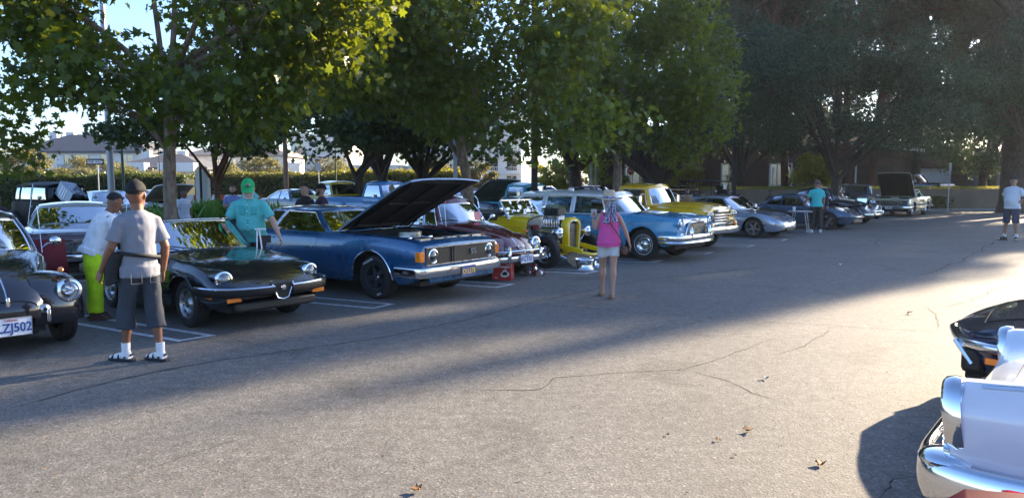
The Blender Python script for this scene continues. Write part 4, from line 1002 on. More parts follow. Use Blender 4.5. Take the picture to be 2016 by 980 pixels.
# ================================================================ ground
def asphalt():
    m, n, b = nt_new('asphalt'); tc = N(n, 'TexCoord')
    big = N(n, 'TexNoise'); big.inputs['Scale'].default_value = .35; big.inputs['Detail'].default_value = 5
    mid = N(n, 'TexNoise'); mid.inputs['Scale'].default_value = 9; mid.inputs['Detail'].default_value = 6
    vo = N(n, 'TexVoronoi'); vo.inputs['Scale'].default_value = 70
    fi = N(n, 'TexNoise'); fi.inputs['Scale'].default_value = 45; fi.inputs['Detail'].default_value = 7; fi.inputs['Roughness'].default_value = .75
    for q in (big, mid, vo, fi): n.links.new(tc.outputs['Object'], q.inputs['Vector'])
    a = ramp(n, big.outputs[0], [(.3, (.125, .120, .112)), (.7, (.165, .158, .145))])
    c = ramp(n, mid.outputs[0], [(.3, .8), (.7, 1.15)])
    d = ramp(n, vo.outputs['Color'], [(.0, .5), (.5, .92), (.8, 1.25), (1, 2.2)])
    x1 = N(n, 'Mix'); x1.data_type = 'RGBA'; x1.blend_type = 'MULTIPLY'; x1.inputs[0].default_value = 1
    x2 = N(n, 'Mix'); x2.data_type = 'RGBA'; x2.blend_type = 'MULTIPLY'; x2.inputs[0].default_value = .8
    n.links.new(a.outputs[0], x1.inputs[6]); n.links.new(c.outputs[0], x1.inputs[7]); n.links.new(x1.outputs[2], x2.inputs[6]); n.links.new(d.outputs[0], x2.inputs[7])
    st = N(n, 'TexNoise'); st.inputs['Scale'].default_value = 1.1; st.inputs['Detail'].default_value = 4; st.inputs['Distortion'].default_value = .8; n.links.new(tc.outputs['Object'], st.inputs['Vector'])
    sr = ramp(n, st.outputs[0], [(.30, .72), (.42, .98), (.62, 1.0), (.75, 1.10)]); x3 = N(n, 'Mix'); x3.data_type = 'RGBA'; x3.blend_type = 'MULTIPLY'; x3.inputs[0].default_value = .8
    n.links.new(x2.outputs[2], x3.inputs[6]); n.links.new(sr.outputs[0], x3.inputs[7])
    n.links.new(x3.outputs[2], b.inputs['Base Color']); setp(b, Roughness=.8, Specular_IOR_Level=.35)
    ad = N(n, 'Math'); ad.operation = 'ADD'; sc_ = N(n, 'Math'); sc_.operation = 'MULTIPLY'; sc_.inputs[1].default_value = .5; n.links.new(vo.outputs['Distance'], sc_.inputs[0]); n.links.new(sc_.outputs[0], ad.inputs[0]); n.links.new(fi.outputs[0], ad.inputs[1])
    bp = N(n, 'Bump'); bp.inputs['Strength'].default_value = .55; bp.inputs['Distance'].default_value = .006; n.links.new(ad.outputs[0], bp.inputs['Height']); n.links.new(bp.outputs[0], b.inputs['Normal'])
    return m
ASPH = asphalt()
ground = MB(); gx = [-900, -200, -60, -20, 0, 20, 60, 200, 900]; gy = [-60, -5, 5, 20, 40, 80, 200, 900]
ground.loft([[Vector((x, y, 0)) for x in gx] for y in gy], False, (False, False), 0, flip=True)
ground = tag(ground.build('parking_lot', ASPH), kind='structure')
CRK = pmat('crack_tar', (.02, .02, .021), .9, 0, .3, 20)
def crack(px, w=.012, jit=.04, seedv=1, n=10, taper=True):
    random.seed(seedv); pts = [G(u, v) for u, v in px]; out = []
    for a, b in zip(pts, pts[1:]):
        L = (b - a).length; k = max(3, int(L / .09))
        for i in range(k): 
            t = i / k; q = a.lerp(b, t); d = (b - a).normalized(); nn = Vector((-d.y, d.x, 0))
            out.append(q + nn * (noise.noise(q * 1.3) * jit * 2 + random.uniform(-1, 1) * jit * .35))
    out.append(pts[-1]); vs = []; N_ = len(out)
    for i, p in enumerate(out):
        d = (out[min(i + 1, N_ - 1)] - out[max(i - 1, 0)]).normalized(); nn = Vector((-d.y, d.x, 0))
        ww = w * random.uniform(.35, 1.2) * (1 if not taper else min(1, (N_ - i) / 6, (i + 1) / 6)); z = Vector((0, 0, .003))
        vs += [p + nn * ww / 2 + z, p - nn * ww / 2 + z]
    MB().add(vs, [(2 * i, 2 * i + 1, 2 * i + 3, 2 * i + 2) for i in range(N_ - 1)]).build('crack', CRK, ground, smooth=False)
crack([(0, 808), (120, 776), (300, 733), (430, 709), (620, 683), (760, 663), (900, 633), (1040, 597), (1200, 563), (1290, 548), (1460, 530), (1640, 514)], .022, .03, 1)
crack([(1040, 597), (1170, 608), (1300, 618), (1500, 633), (1700, 645), (1850, 652), (1900, 657)], .014, .02, 2)
crack([(900, 770), (1060, 766), (1090, 742), (1240, 733), (1345, 727), (1400, 714), (1480, 682), (1540, 664)], .011, .03, 3)
crack([(1345, 727), (1420, 748), (1480, 774), (1560, 798)], .011, .03, 4)
crack([(1085, 742), (1065, 733)], .01, .02, 5)
crack([(2016, 545), (1960, 572), (1905, 592), (1870, 602), (1820, 603)], .02, .05, 6)
crack([(1810, 602), (1845, 618), (1850, 650)], .022, .04, 7)
crack([(1630, 643), (1622, 658), (1560, 690), (1530, 700)], .016, .04, 8)
crack([(2016, 455), (1960, 475), (1900, 510), (1830, 538), (1810, 542)], .03, .05, 9)
crack([(1735, 980), (1760, 960), (1765, 945), (1800, 938)], .016, .03, 10)
crack([(430, 660), (480, 672), (560, 690)], .01, .02, 11)
crack([(1728, 485), (1720, 478), (1735, 470)], .03, .05, 12)
crack([(200, 955), (380, 890), (520, 850)], .007, .03, 13)
LINE = pmat('line_paint', (.50, .51, .52), .7, 0, .35, 14)
def strip(a, b, w, z=.005, name='stall_marking'):
    d = (b - a).normalized(); nn = Vector((-d.y, d.x, 0)) * w / 2; k = 12; rows = []
    for i in range(k + 1):
        p = a.lerp(b, i / k); rows.append([p + nn + Vector((0, 0, z)), p - nn + Vector((0, 0, z))])
    return MB().loft(rows, False, (False, False)).build(name, LINE, ground, smooth=False)
def hairpin(tip, tip2, L=5.0, ang=-27):
    d = Vector((math.cos(R(ang)), math.sin(R(ang)), 0)); a, b = G(*tip), G(*tip2)
    strip(a - d * L, a, .08); strip(b - d * (L - .2), b, .08); e = (b - a).normalized() * .04; strip(a - e, b + e, .08, .006)
for tp, t2, an in (((416, 661), (353, 671), -30), ((771, 599), (734, 607), -26), ((1008, 560), (977, 566), -24), ((1176, 534), (1152, 539), -22), ((1302, 513), (1284, 517), -22), ((1402, 497), (1388, 500), -22), ((1485, 483), (1472, 486), -22), ((1549, 471), (1540, 474), -22)):
    hairpin(tp, t2, 4.6, an)
# ================================================================ back row and right-hand vehicles
BACKROW = 'classic cars parked in the second row behind the trees'
def sedan(label, loc, rz, pm, grp=BACKROW, roofp=None, hood_up=None, two_door=True, L=1.0, quad=True, name='classic_sedan', cat='car', wk='baby', tall=0.0, under=None, trimline=.62, white_wall=False, glass=None, boxy=False, pick=False, interior=TANV, gr='bar', lamp=None, txt=None, coupe=False):
    t = thing(name, label, cat, loc, rz, grp); ro = roofp or pm; h = tall
    P_ = PROF if not boxy else [(.93, 0), (.97, .12), (.99, .3), (1, .5), (1, .56), (.985, .62), (.97, .9), (.945, 1.0)]
    b = Body([(.86, .46, .78 + h, .80 + h, .84), (.83, .42, .86 + h, .88 + h, .91), (.6, .30, .90 + h, .94 + h, .93), (0, .27, .93 + h, .98 + h, .94), (-.8, .25, .94 + h, 1.0 + h, .945), (-2.0, .25, .94 + h, .98 + h, .945), (-2.9, .27, .95 + h, 1.0 + h, .945), (-3.6, .32, .93 + h, .98 + h, .92), (-4.0, .42, .86 + h, .9 + h, .88), (-4.05, .46, .8 + h, .84 + h, .85)], P_, arches=[(0, .40, .33), (-2.8, .39, .33)])
    if not two_door: dr = [(-.95, -1.85, .34), (-1.9, -2.7, .34)]
    else: dr = [(-.95, -2.15, .34)]
    if pick: hl = [(-3.85, -2.35, 10)]
    else: hl = []
    body_parts(t, b, pm, holes=([(-.78, .72, 9)] if hood_up else []) + hl, doors=dr, hood=None if hood_up else (-.68, .76, 9.4), trunk=None if pick else (-3.9, -3.3, 9.4))
    arch_trim(t, b)
    if hood_up:
        w = .74
        MB().add([(-.78, -w, .93 + h), (-.78, w, .93 + h), (.72, w, .88 + h), (.72, -w, .88 + h), (-.78, -w, .5), (-.78, w, .5), (.72, w, .5), (.72, -w, .5)], [(0, 1, 5, 4), (1, 2, 6, 5), (2, 3, 7, 6), (3, 0, 4, 7), (4, 5, 6, 7)]).build('engine_bay', UNDER, t, smooth=False)
        engine(t, -.1, .80 + h); raised_panel(t, (-.78, 0, 1.04 + h), 1.56, .78, .76, hood_up, pm, under or pmat('hood_underside', (.012, .012, .014), .7), th=.04)
    if pick:
        MB().add([(-3.85, -.7, .9), (-3.85, .7, .9), (-2.35, .7, .9), (-2.35, -.7, .9), (-3.85, -.7, .5), (-3.85, .7, .5), (-2.35, .7, .5), (-2.35, -.7, .5)], [(0, 1, 5, 4), (1, 2, 6, 5), (2, 3, 7, 6), (3, 0, 4, 7), (4, 5, 6, 7)]).build('cargo_bed', pm, t, smooth=False)
        ex, rx = -2.25, -1.95
    else: ex, rx = -3.3, -2.75
    z0, z1 = .94 + h, 1.36 + h * 1.6
    if coupe: rx = -2.45
    belt = [(-.66, 0, z0 + .05), (-.72, .45, z0 + .04), (-.88, .76, z0 + .01), (-.96, .83, z0), (-1.85, .855, z0), (-1.91, .855, z0), (ex + .45, .85, z0 + .01), (ex + .15, .78, z0 + .02), (ex, .6, z0 + .03), (ex - .04, 0, z0 + .04)]
    roof = [(-1.2, 0, z1), (-1.22, .40, z1 - .005), (-1.3, .60, z1 - .02), (-1.37, .645, z1 - .025), (-1.85, .665, z1 - .01), (-1.9, .665, z1 - .01), (rx + .3, .65, z1 - .02), (rx + .1, .60, z1 - .03), (rx, .45, z1 - .03), (rx - .03, 0, z1 - .03)]
    cabin(t, belt, roof, ['w', 'w', 'p', 's0', 'p', 's1', 'p', 'r', 'r'] if not pick else ['w', 'w', 'p', 's0', 'p', 'p', 'p', 'r', 'r'], dict(paint=ro, glass=glass or GLASSD, trim=CHROME), crown=.06, bulge=.02, q0=.06, q1=.88)
    for sg in (1, -1): seat(t, -1.7, sg * .36, .4, .55, .58, interior, head=False)
    steering(t, -1.25, .36, .9 + h)
    MB().box((.85, 0, .67 + h), (.04, 1.62, .2)).build('grille_cavity', BLACK, t)
    for k in range(6): MB().box((.875, 0, .585 + h + .033 * k), (.02, .95, .012)).build('grille_bar', STEEL, t)
    for zz in (.57, .78): MB().box((.875, 0, zz + h), (.03, 1.68, .022)).build('grille_trim', CHROME, t)
    for sg in (1, -1):
        if lamp == 'rect':
            for yy in (.56, .72): headlight(t, (.875, sg * yy, .68 + h), .05, rect=(.15, .11))
        elif quad:
            for yy in (.57, .74): headlight(t, (.88, sg * yy, .675 + h), .065, k=14, ring=.012)
        else: headlight(t, (.88, sg * .70, .68 + h), .085, k=16)
        handle(t, -2.0, sg * .94, .82 + h)
        wheel(t, 0, sg * .745, .33, .19, .19, wk); wheel(t, -2.8, sg * .745, .33, .19, .19, wk)
        MB().box((-4.04, sg * .6, .68 + h), (.04, .4, .12)).build('tail_light', REDLENS, t, bevel=.01)
    side_line(t, b, trimline + h, .7, -3.9, r=.008); mirror(t, -.98, .90, .93 + h); mirror(t, -.98, -.90, .93 + h)
    for f, s_ in ((1, 1), (-1, -1)):
        p = half_path([(.5, .955, .46), (.75, .94, .46), (.90, .82, .46), (.95, .4, .46), (.96, 0, .46)], 4)
        if f == -1: p = [Vector((-3.2 - q.x, -q.y, q.z)) for q in p]
        sweep(p, bumper_sec(.06, .13, .35)).build('front_bumper' if f == 1 else 'rear_bumper', CHROME, t, ang=60)
    if txt: plate(t, (1.0, 0, .45), txt)
    return t
def at(u, Y, lx=0, ly=0, rz=HEAD): return axle_fix(XY(u, Y), rz, lx, ly)
MAR2 = paint('dark_maroon_paint', (.05, .006, .01), rough=.12)
# coupe right behind the black rounded car
o = sedan('dark maroon coupe with pale roof and whip aerials behind the black rounded car', Vector((-8.0, 13.6, 0)), R(-60), MAR2, roofp=paint('pale_roof', (.42, .45, .48), rough=.3), glass=glassm('blue_glass', (.35, .45, .5), .18), quad=False, tall=-.02, grp=ROW)
antenna(o, -.6, -.8, .98, .75, lean=(-.1, .15)); antenna(o, -.6, .8, .98, .75, lean=(-.1, .15))
# 1930s black sedan with side-opened hood
def old_sedan():
    BLK = pmat('dull_black_paint', (.006, .007, .009), .55, 0, .1, 3, spec=.12); GLASSD = glassm('dark_glass', (.05, .06, .07), .03)
    rz = R(-33); t = thing('vintage_sedan', 'tall black vintage sedan with its hood lifted and an upright radiator shell', 'car', at(165, 22.5, 0, 0, rz), rz, BACKROW)
    P_ = [(.93, 0), (.97, .2), (.99, .4), (1, .55), (1, .7), (.995, .8), (.985, .9), (.97, 1.0)]
    b = Body([(-.75, .5, 1.1, 1.2, .42), (-.8, .45, 1.12, 1.22, .60), (-1.4, .42, 1.15, 1.25, .70), (-2.6, .42, 1.15, 1.25, .72), (-3.1, .44, 1.1, 1.2, .66), (-3.3, .5, .95, 1.0, .56)], P_)
    body_parts(t, b, BLK, doors=[(-.95, -1.7, .48), (-1.75, -2.5, .48)])
    belt = [(-.78, 0, 1.2), (-.80, .5, 1.18), (-.82, .60, 1.16), (-.9, .62, 1.15), (-1.7, .68, 1.15), (-1.76, .68, 1.15), (-2.45, .68, 1.15), (-2.5, .68, 1.15), (-2.85, .66, 1.15), (-2.95, .60, 1.15), (-3.1, .4, 1.15), (-3.14, 0, 1.15)]
    roof = [(-.92, 0, 1.66), (-.94, .44, 1.65), (-.98, .54, 1.64), (-1.04, .56, 1.64), (-1.7, .60, 1.66), (-1.76, .60, 1.66), (-2.42, .60, 1.66), (-2.48, .60, 1.66), (-2.8, .58, 1.64), (-2.9, .52, 1.62), (-3.0, .34, 1.6), (-3.04, 0, 1.6)]
    cabin(t, belt, roof, ['w', 'w', 'p', 's0', 'p', 's1', 'p', 's2', 'p', 'r', 'r'], dict(paint=BLK, glass=GLASSD, trim=BLK), crown=.09, bulge=.02, q0=.12, q1=.85)
    fender(t, 0, .36, [(.42, .40), (.50, .58), (.40, .78), (.18, .88), (-.08, .86), (-.32, .72), (-.6, .5), (-.95, .36)], .40, .34, .82, BLK)
    fender(t, -2.75, .36, [(-2.1, .38), (-2.25, .62), (-2.45, .80), (-2.7, .88), (-2.95, .8), (-3.15, .6), (-3.25, .4)], .40, .56, .82, BLK)
    TN = pmat('radiator_tan', (.13, .10, .06), .5, .4)
    o0 = [(.12, .27, .45), (.12, .28, 1.05), (.12, .2, 1.14), (.12, -.2, 1.14), (.12, -.28, 1.05), (.12, -.27, .45)]
    MB().poly(o0, .14, (1, 0, 0)).build('radiator_shell', TN, t, bevel=.02); MB().box((.125, 0, .77), (.01, .44, .58)).build('radiator', pmat('radiator_core', (.05, .035, .02), .6), t)
    MB().tube([(x + .01, y, z) for x, y, z in o0], .012, 6).build('shell_trim', CHROME, t)
    MB().box((-.35, 0, .75), (.6, .35, .35)).tube([(-.1, .2, .9), (-.4, .3, .95), (-.7, .2, .8)], .03, 6).build('engine_block', STEEL, t, bevel=.02)
    m = MB().box((0, 0, 0), (.80, .03, .46)).box((0, .22, .21), (.80, .44, .03)); NV = paint('navy_paint', (.012, .03, .09), rough=.2)
    h = m.build('raised_hood', NV, t, bevel=.01); h.location = (-.36, -.36, 1.40); h.rotation_euler = (R(-12), R(30), 0)
    for k in range(3): o = MB().box((-.16 + .12 * k, -.02, .02), (.06, .008, .30)).build('hood_vent', WHITEP, h)
    MB().box((-1.35, 0, .36), (1.3, 1.5, .05)).build('running_board', BLACK, t); MB().beam((.5, 0, .5), (-3.2, 0, .5), .7, .12).build('chassis', UNDER, t)
    for sg in (1, -1):
        headlight(t, (.32, sg * .46, .82), .10, k=18, depth=.03); MB().ball((.22, sg * .46, .82), (.16, .11, .11), 12).build('headlight_shell', CHROME, t)
        wheel(t, 0, sg * .70, .36, .15, .21, 'wire'); wheel(t, -2.75, sg * .70, .36, .15, .21, 'wire'); handle(t, -1.6, sg * .72, 1.0)
        mirror(t, -.85, sg * .68, 1.2)
old_sedan()
PBL = paint('pale_blue_white', (.48, .55, .60), rough=.25); CRM = paint('cream_white_paint', (.58, .57, .53), rough=.25)
TANU = pmat('tan_hood_liner', (.30, .26, .17), .7, 0, .15, 8); OLV = pmat('olive_hood_liner', (.10, .13, .11), .7, 0, .15, 8)
o = sedan('pale blue-white sedan with a round headlight beside the tall black vintage sedan', at(286, 29, 0, .75), HEAD, PBL, quad=False)
o = sedan('cream white coupe with its hood up showing a tan liner behind the near sycamore trunk', at(372, 30.5, 0, .75), HEAD, CRM, hood_up=26, under=TANU)
o = sedan('dark silver coupe with black hood in the second row behind the green cap man', at(655, 33.5, 0, .75), HEAD, paint('gunmetal_paint', (.09, .11, .13), metal=.4, rough=.25), coupe=True)
ORG = pmat('orange_stripe', (.55, .12, .02), .3, 0, .2, 4, coat=1)
pickup('yellow seventies pickup with an orange side stripe in the second row', at(738, 33.5, 0, .80, R(-36)), R(-36), paint('school_yellow', (.58, .40, .01), rough=.3), 'box', BACKROW, stripe=ORG)
pickup('bright blue seventies pickup behind the raised hood of the blue coupe', at(845, 29.5, 0, .80, R(-38)), R(-38), paint('sky_blue_paint', (.02, .20, .48), rough=.3), 'box', BACKROW)
o = sedan('dark plum sedan with its hood up and olive green liner behind the maroon rounded car', at(1005, 28.5, 0, .75, R(-50)), R(-50), paint('plum_paint', (.02, .012, .05), rough=.2), hood_up=32, under=OLV, tall=.05)
pickup('small teal pickup cab behind the yellow hot rod windshield', at(1125, 27.0, 0, .80, R(-40)), R(-40), paint('teal_paint', (.02, .27, .33), rough=.25), 'fifties', BACKROW)
o = beetle('blue rounded two-door car beside the black lamp post in the second row', at(1130, 36, 0, .655), HEAD, paint('royal_blue_paint', (.01, .07, .3), rough=.2), detail=False, group=BACKROW)
o = sedan('dark red sedan with its roof just showing above the station wagon', at(1240, 38, 0, .75, R(-30)), R(-30), paint('brick_red_paint', (.13, .02, .012), rough=.25), tall=.08, two_door=False)
o = sedan('dark rust coloured coupe low beyond the black lamp post', at(1130, 44, 0, .75, R(-30)), R(-30), paint('rust_paint', (.12, .025, .015), rough=.3), tall=.05)
# low teal roadster body with chrome windshield hoop
def teal_roadster():
    rz = R(-41); t = thing('open_roadster', 'small teal open roadster with a chrome windshield hoop behind the maroon rounded car', 'car', at(985, 20.5, 0, 0, rz), rz, BACKROW); TP = paint('teal_paint', (0, 0, 0))
    b = Body([(-.3, .4, .78, .84, .34), (-.8, .36, .86, .95, .52), (-1.4, .36, .92, 1.0, .60), (-2.4, .36, .92, 1.0, .62), (-2.9, .4, .8, .86, .5), (-3.0, .45, .7, .74, .42)])
    body_parts(t, b, TP, holes=[(-2.3, -1.4, 9)], inner=False)
    MB().box((-1.85, 0, .7), (.9, .95, .4)).build('cockpit', BLACKV, t, bevel=.04); seat(t, -2.1, 0, .72, .9, .4, TP, head=False); steering(t, -1.6, .25, 1.12, CHROME, .19)
    MB().tube(crom([(-1.35, .58, .98), (-1.42, .56, 1.25), (-1.46, .42, 1.36), (-1.46, 0, 1.37), (-1.46, -.42, 1.36), (-1.42, -.56, 1.25), (-1.35, -.58, .98)], 4), .018, 8).build('windshield_frame', CHROME, t)
    MB().add([Vector(p) for p in ((-1.36, -.56, .99), (-1.45, -.5, 1.33), (-1.45, .5, 1.33), (-1.36, .56, .99))], [(0, 1, 2, 3)]).build('windshield', GLASS, t)
    for sg in (1, -1):
        wheel(t, 0, sg * .68, .33, .15, .2, 'wire'); wheel(t, -2.6, sg * .70, .35, .18, .2, 'wire'); MB().beam((.1, sg * .3, .42), (-2.9, sg * .36, .42), .06, .1).build('frame_rail', TP, t)
    MB().box((.05, 0, .72), (.12, .46, .5)).build('grille_shell', TP, t, bevel=.04)
teal_roadster()
# dark low coupe and Model-T style tourer behind the silver car
sports('dark navy low coupe between the yellow fifties pickup and the silver sports car', at(1492, 25.5, 0, -.72), HEAD, paint('navy_dark_paint', (.008, .014, .03), rough=.2), True, kind='star5')
def tourer():
    rz = R(-43); t = thing('vintage_tourer', 'black vintage touring car with a flat canvas top on posts', 'car', at(1455, 33.5, 0, 0, rz), rz, BACKROW)
    b = Body([(-.2, .6, .98, 1.05, .26), (-.9, .55, 1.02, 1.1, .40), (-1.0, .52, 1.05, 1.12, .6), (-2.5, .5, 1.08, 1.12, .64), (-2.8, .52, 1.05, 1.1, .55)])
    body_parts(t, b, BLK, inner=False)
    MB().loft([[(x, y, z + .05 * math.cos(y * 1.6)) for y in (-.62, -.3, 0, .3, .62)] for x, z in ((-.75, 1.72), (-1.6, 1.78), (-2.8, 1.74))], False, (False, False)).build('canvas_top', BLACKV, t, solid=.05)
    for xx in (-.85, -1.7, -2.7):
        for sg in (1, -1): MB().tube([(xx, sg * .58, 1.05), (xx, sg * .58, 1.74)], .018, 6).build('top_post', BLACK, t)
    MB().box((-.85, 0, 1.3), (.02, 1.1, .5)).build('windshield', GLASS, t); MB().box((-.83, .2, 1.5), (.01, .3, .22)).build('paper_sticker', WHITEP, t)
    seat(t, -1.9, 0, .8, 1.1, .5, BLACKV, head=False); steering(t, -1.3, .3, 1.25)
    for sg in (1, -1):
        headlight(t, (.1, sg * .38, .92), .09, k=14); wheel(t, 0, sg * .70, .38, .1, .27, 'wire'); wheel(t, -2.5, sg * .70, .38, .1, .27, 'wire')
        fender(t, 0, .38, [(.45, .6), (.3, .82), (0, .88), (-.3, .78), (-.7, .42)], .42, .45, .8, BLK); MB().tube([(-.9, sg * .62, 1.2), (-.8, sg * .72, 1.28)], .03, 6).ball((-.8, sg * .72, 1.3), .05).build('brass_lamp', CHROME, t)
    MB().box((.05, 0, .78), (.08, .5, .55)).build('radiator', CHROME, t, bevel=.03); MB().beam((.1, 0, .5), (-2.8, 0, .5), .6, .1).build('chassis', UNDER, t)
tourer()
# black pair beside the dark tree trunk
beetle('black rounded coupe behind the dark tree trunk beside the chrome-bright sedan', at(1700, 31.5, 0, .655, R(-46)), R(-46), BLK, detail=False)
def bright_rod():
    rz = R(-105); t = thing('vintage_sedan', 'black vintage sedan glinting with sun on its chrome lamps near the wall', 'car', at(1695, 34.8, 0, 0, rz), rz, ROW)
    P_ = [(.93, 0), (.97, .2), (.99, .4), (1, .55), (1, .7), (.995, .8), (.985, .9), (.97, 1.0)]
    b = Body([(.0, .5, .95, 1.08, .26), (-.7, .48, 1.02, 1.15, .38), (-.8, .45, 1.08, 1.18, .58), (-1.4, .42, 1.1, 1.2, .68), (-2.6, .42, 1.1, 1.2, .70), (-3.1, .44, 1.0, 1.1, .6)], P_)
    body_parts(t, b, BLK, doors=[(-.95, -1.8, .48)], inner=False)
    belt = [(-.78, 0, 1.16), (-.80, .5, 1.14), (-.82, .58, 1.12), (-.9, .60, 1.11), (-1.7, .66, 1.11), (-1.76, .66, 1.11), (-2.4, .66, 1.11), (-2.7, .60, 1.11), (-2.8, .4, 1.11), (-2.84, 0, 1.11)]
    roof = [(-.92, 0, 1.60), (-.94, .44, 1.59), (-.98, .52, 1.58), (-1.04, .54, 1.58), (-1.7, .58, 1.6), (-1.76, .58, 1.6), (-2.3, .58, 1.59), (-2.5, .52, 1.57), (-2.6, .34, 1.55), (-2.64, 0, 1.55)]
    cabin(t, belt, roof, ['w', 'w', 'p', 's0', 'p', 's1', 'p', 'r', 'r'], dict(paint=BLK, glass=GLASSD, trim=CHROME), crown=.08, bulge=.02, q0=.1, q1=.85)
    fender(t, 0, .34, [(.42, .35), (.50, .52), (.40, .72), (.18, .82), (-.08, .80), (-.32, .66), (-.6, .45), (-.9, .32)], .38, .30, .80, BLK)
    fender(t, -2.6, .34, [(-2.0, .35), (-2.15, .6), (-2.35, .78), (-2.6, .82), (-2.85, .74), (-3.0, .5)], .38, .5, .80, BLK)
    for sg in (1, -1):
        headlight(t, (.36, sg * .42, .80), .09, k=18); MB().ball((.27, sg * .42, .8), (.14, .1, .1), 12).build('headlight_shell', CHROME, t); wheel(t, 0, sg * .68, .34, .16, .2, 'cap'); wheel(t, -2.6, sg * .68, .34, .16, .2, 'cap')
    MB().poly([(.16, .2, .45), (.1, .22, .98), (.1, -.22, .98), (.16, -.2, .45)], .06, (1, 0, 0)).build('grille_shell', CHROME, t, bevel=.03)
    MB().tube(crom([(.45, .75, .45), (.62, .4, .45), (.64, 0, .45), (.62, -.4, .45), (.45, -.75, .45)]), .03, 8).build('front_bumper', CHROME, t)
    MB().box((-1.35, 0, .36), (1.3, 1.5, .05)).beam((.2, 0, .42), (-3, 0, .42), .6, .1).build('running_board', BLACK, t)
bright_rod()
sedan('beige coupe utility pickup with black raised hood parked by the low wall', axle_fix(G(1728, 424.5), R(-131), 0, -.745), R(-131), paint('beige_paint', (.42, .38, .27), rough=.3), grp='lone car by the wall', hood_up=50, lamp='rect', boxy=True, pick=True, wk='chrome5', name='coupe_utility', cat='pickup truck', txt='2L4057', trimline=.5)
def suv():
    t = sedan('dark sport utility vehicle standing before the white garage door beyond the wall', XY(1838, 52) + Vector((0, 0, .4)), R(-60), paint('suv_paint', (.02, .022, .026), rough=.25), grp=None, tall=.28, two_door=False, name='parked_suv', cat='car')
suv()
# ---------------------------------------------------------------- cars whose noses enter at the lower right
WH = paint('gloss_white_paint', (.66, .70, .76), rough=.22)
def finned(label, nose, rz):
    """nose: world position of the tip of the near front fender; the car's own right or left fender as seen"""
    t = thing('finned_coupe', label, 'car', (0, 0, 0), rz, None)
    P_ = [(.90, 0), (.95, .1), (.98, .24), (.995, .4), (1, .56), (.995, .72), (.975, .86), (.93, .95), (.90, 1.0)]
    T_ = [(.84, 1.0), (.80, .96), (.76, .72), (.72, .35), (.64, .2), (.4, .1), (0, 0)]
    T_ = [(.87, .0), (.83, -.03), (.79, .04), (.75, .25), (.68, .5), (.55, .72), (.3, .93), (0, 1)]
    b = Body([(.845, .37, .865, .70, .905), (.80, .36, .872, .72, .912), (.66, .34, .885, .75, .92), (.2, .3, .93, .80, .93), (-.8, .26, .95, .88, .94), (-2.0, .26, .89, .9, .94), (-3.0, .3, .9, .9, .94), (-4.0, .4, .86, .84, .9)], P_, T_, arches=[(0, .38, .33), (-2.9, .38, .33)])
    body_parts(t, b, WH, doors=[(-.9, -2.2, .34)], hood=(-.7, .70, 12.4))
    side_line(t, b, lambda x: b.par(x)[1] - .015, .74, -3.9, r=.012, name='fender_top_trim')
    for sg in (1, -1):
        # deep chrome headlamp surround wrapping the fender end
        rg = []
        for xx, gsc in ((.80, 1.0), (.83, 1.02), (.865, .97), (.88, .88)):
            rg.append([(xx + .025 * math.sin(a), sg * (.80 + .125 * gsc * math.cos(a)), .68 + (.205 if math.sin(a) > 0 else .20) * gsc * math.sin(a)) for a in (2 * PI * k / 24 for k in range(24))])
        MB().loft(rg, True, (True, False), 0, flip=(sg == 1)).build('headlight_surround', CHROME, t, ang=60)
        for zz in (.60, .77): headlight(t, (.87, sg * .80, zz), .072, k=16)
        wheel(t, 0, sg * .76, .33, .19, .19, 'cap'); wheel(t, -2.9, sg * .76, .33, .19, .19, 'cap'); handle(t, -2.0, sg * .94, .8)
    MB().box((.82, 0, .58), (.05, 1.3, .26)).build('grille_cavity', BLACK, t)
    for k in range(8): MB().box((.85, 0, .48 + .03 * k), (.02, 1.3, .01)).build('grille_bar', CHROME, t)
    p = half_path([(.45, .95, .40), (.70, .965, .40), (.90, .90, .40), (.97, .74, .40), (.99, .5, .40), (1.0, 0, .40)], 4)
    sweep(p, [(.045 * math.cos(a), .115 * math.sin(a)) for a in (2 * PI * k / 14 for k in range(14))]).build('front_bumper', CHROME, t, ang=70)
    for sg in (1, -1): MB().ball((.86, sg * .84, .50), (.13, .12, .05), 14).build('bumper_bracket', CHROME, t)
    p2 = [Vector((-3.1 - q.x, -q.y, q.z)) for q in p]; sweep(p2, [(.045 * math.cos(a), .1 * math.sin(a)) for a in (2 * PI * k / 10 for k in range(10))]).build('rear_bumper', CHROME, t, ang=70)
    belt = [(-.85, 0, .90), (-.92, .45, .90), (-1.1, .78, .89), (-1.18, .83, .89), (-2.0, .85, .89), (-2.05, .85, .89), (-2.6, .84, .89), (-2.8, .76, .9), (-2.95, .5, .9), (-2.98, 0, .9)]
    roof = [(-1.35, 0, 1.30), (-1.37, .4, 1.30), (-1.45, .58, 1.28), (-1.5, .62, 1.28), (-2.0, .64, 1.3), (-2.04, .64, 1.3), (-2.4, .63, 1.28), (-2.55, .56, 1.27), (-2.6, .4, 1.27), (-2.62, 0, 1.27)]
    cabin(t, belt, roof, ['w', 'w', 'p', 's0', 'p', 's1', 'p', 'r', 'r'], dict(paint=WH, glass=GLASS, trim=CHROME), crown=.05)
    seat(t, -1.8, .36, .4, .55, .5, REDV, head=False); seat(t, -1.8, -.36, .4, .55, .5, REDV, head=False)
    M = Matrix.Rotation(rz, 3, 'Z'); t.location = Vector(nose) - M @ Vector((.86, .92, 0)); t.location.z = 0
    return t
n1 = G(1868, 760, .86); finned('gloss white car with twin deep chrome headlamp surrounds entering at the right edge', (n1.x, n1.y, 0), R(139))
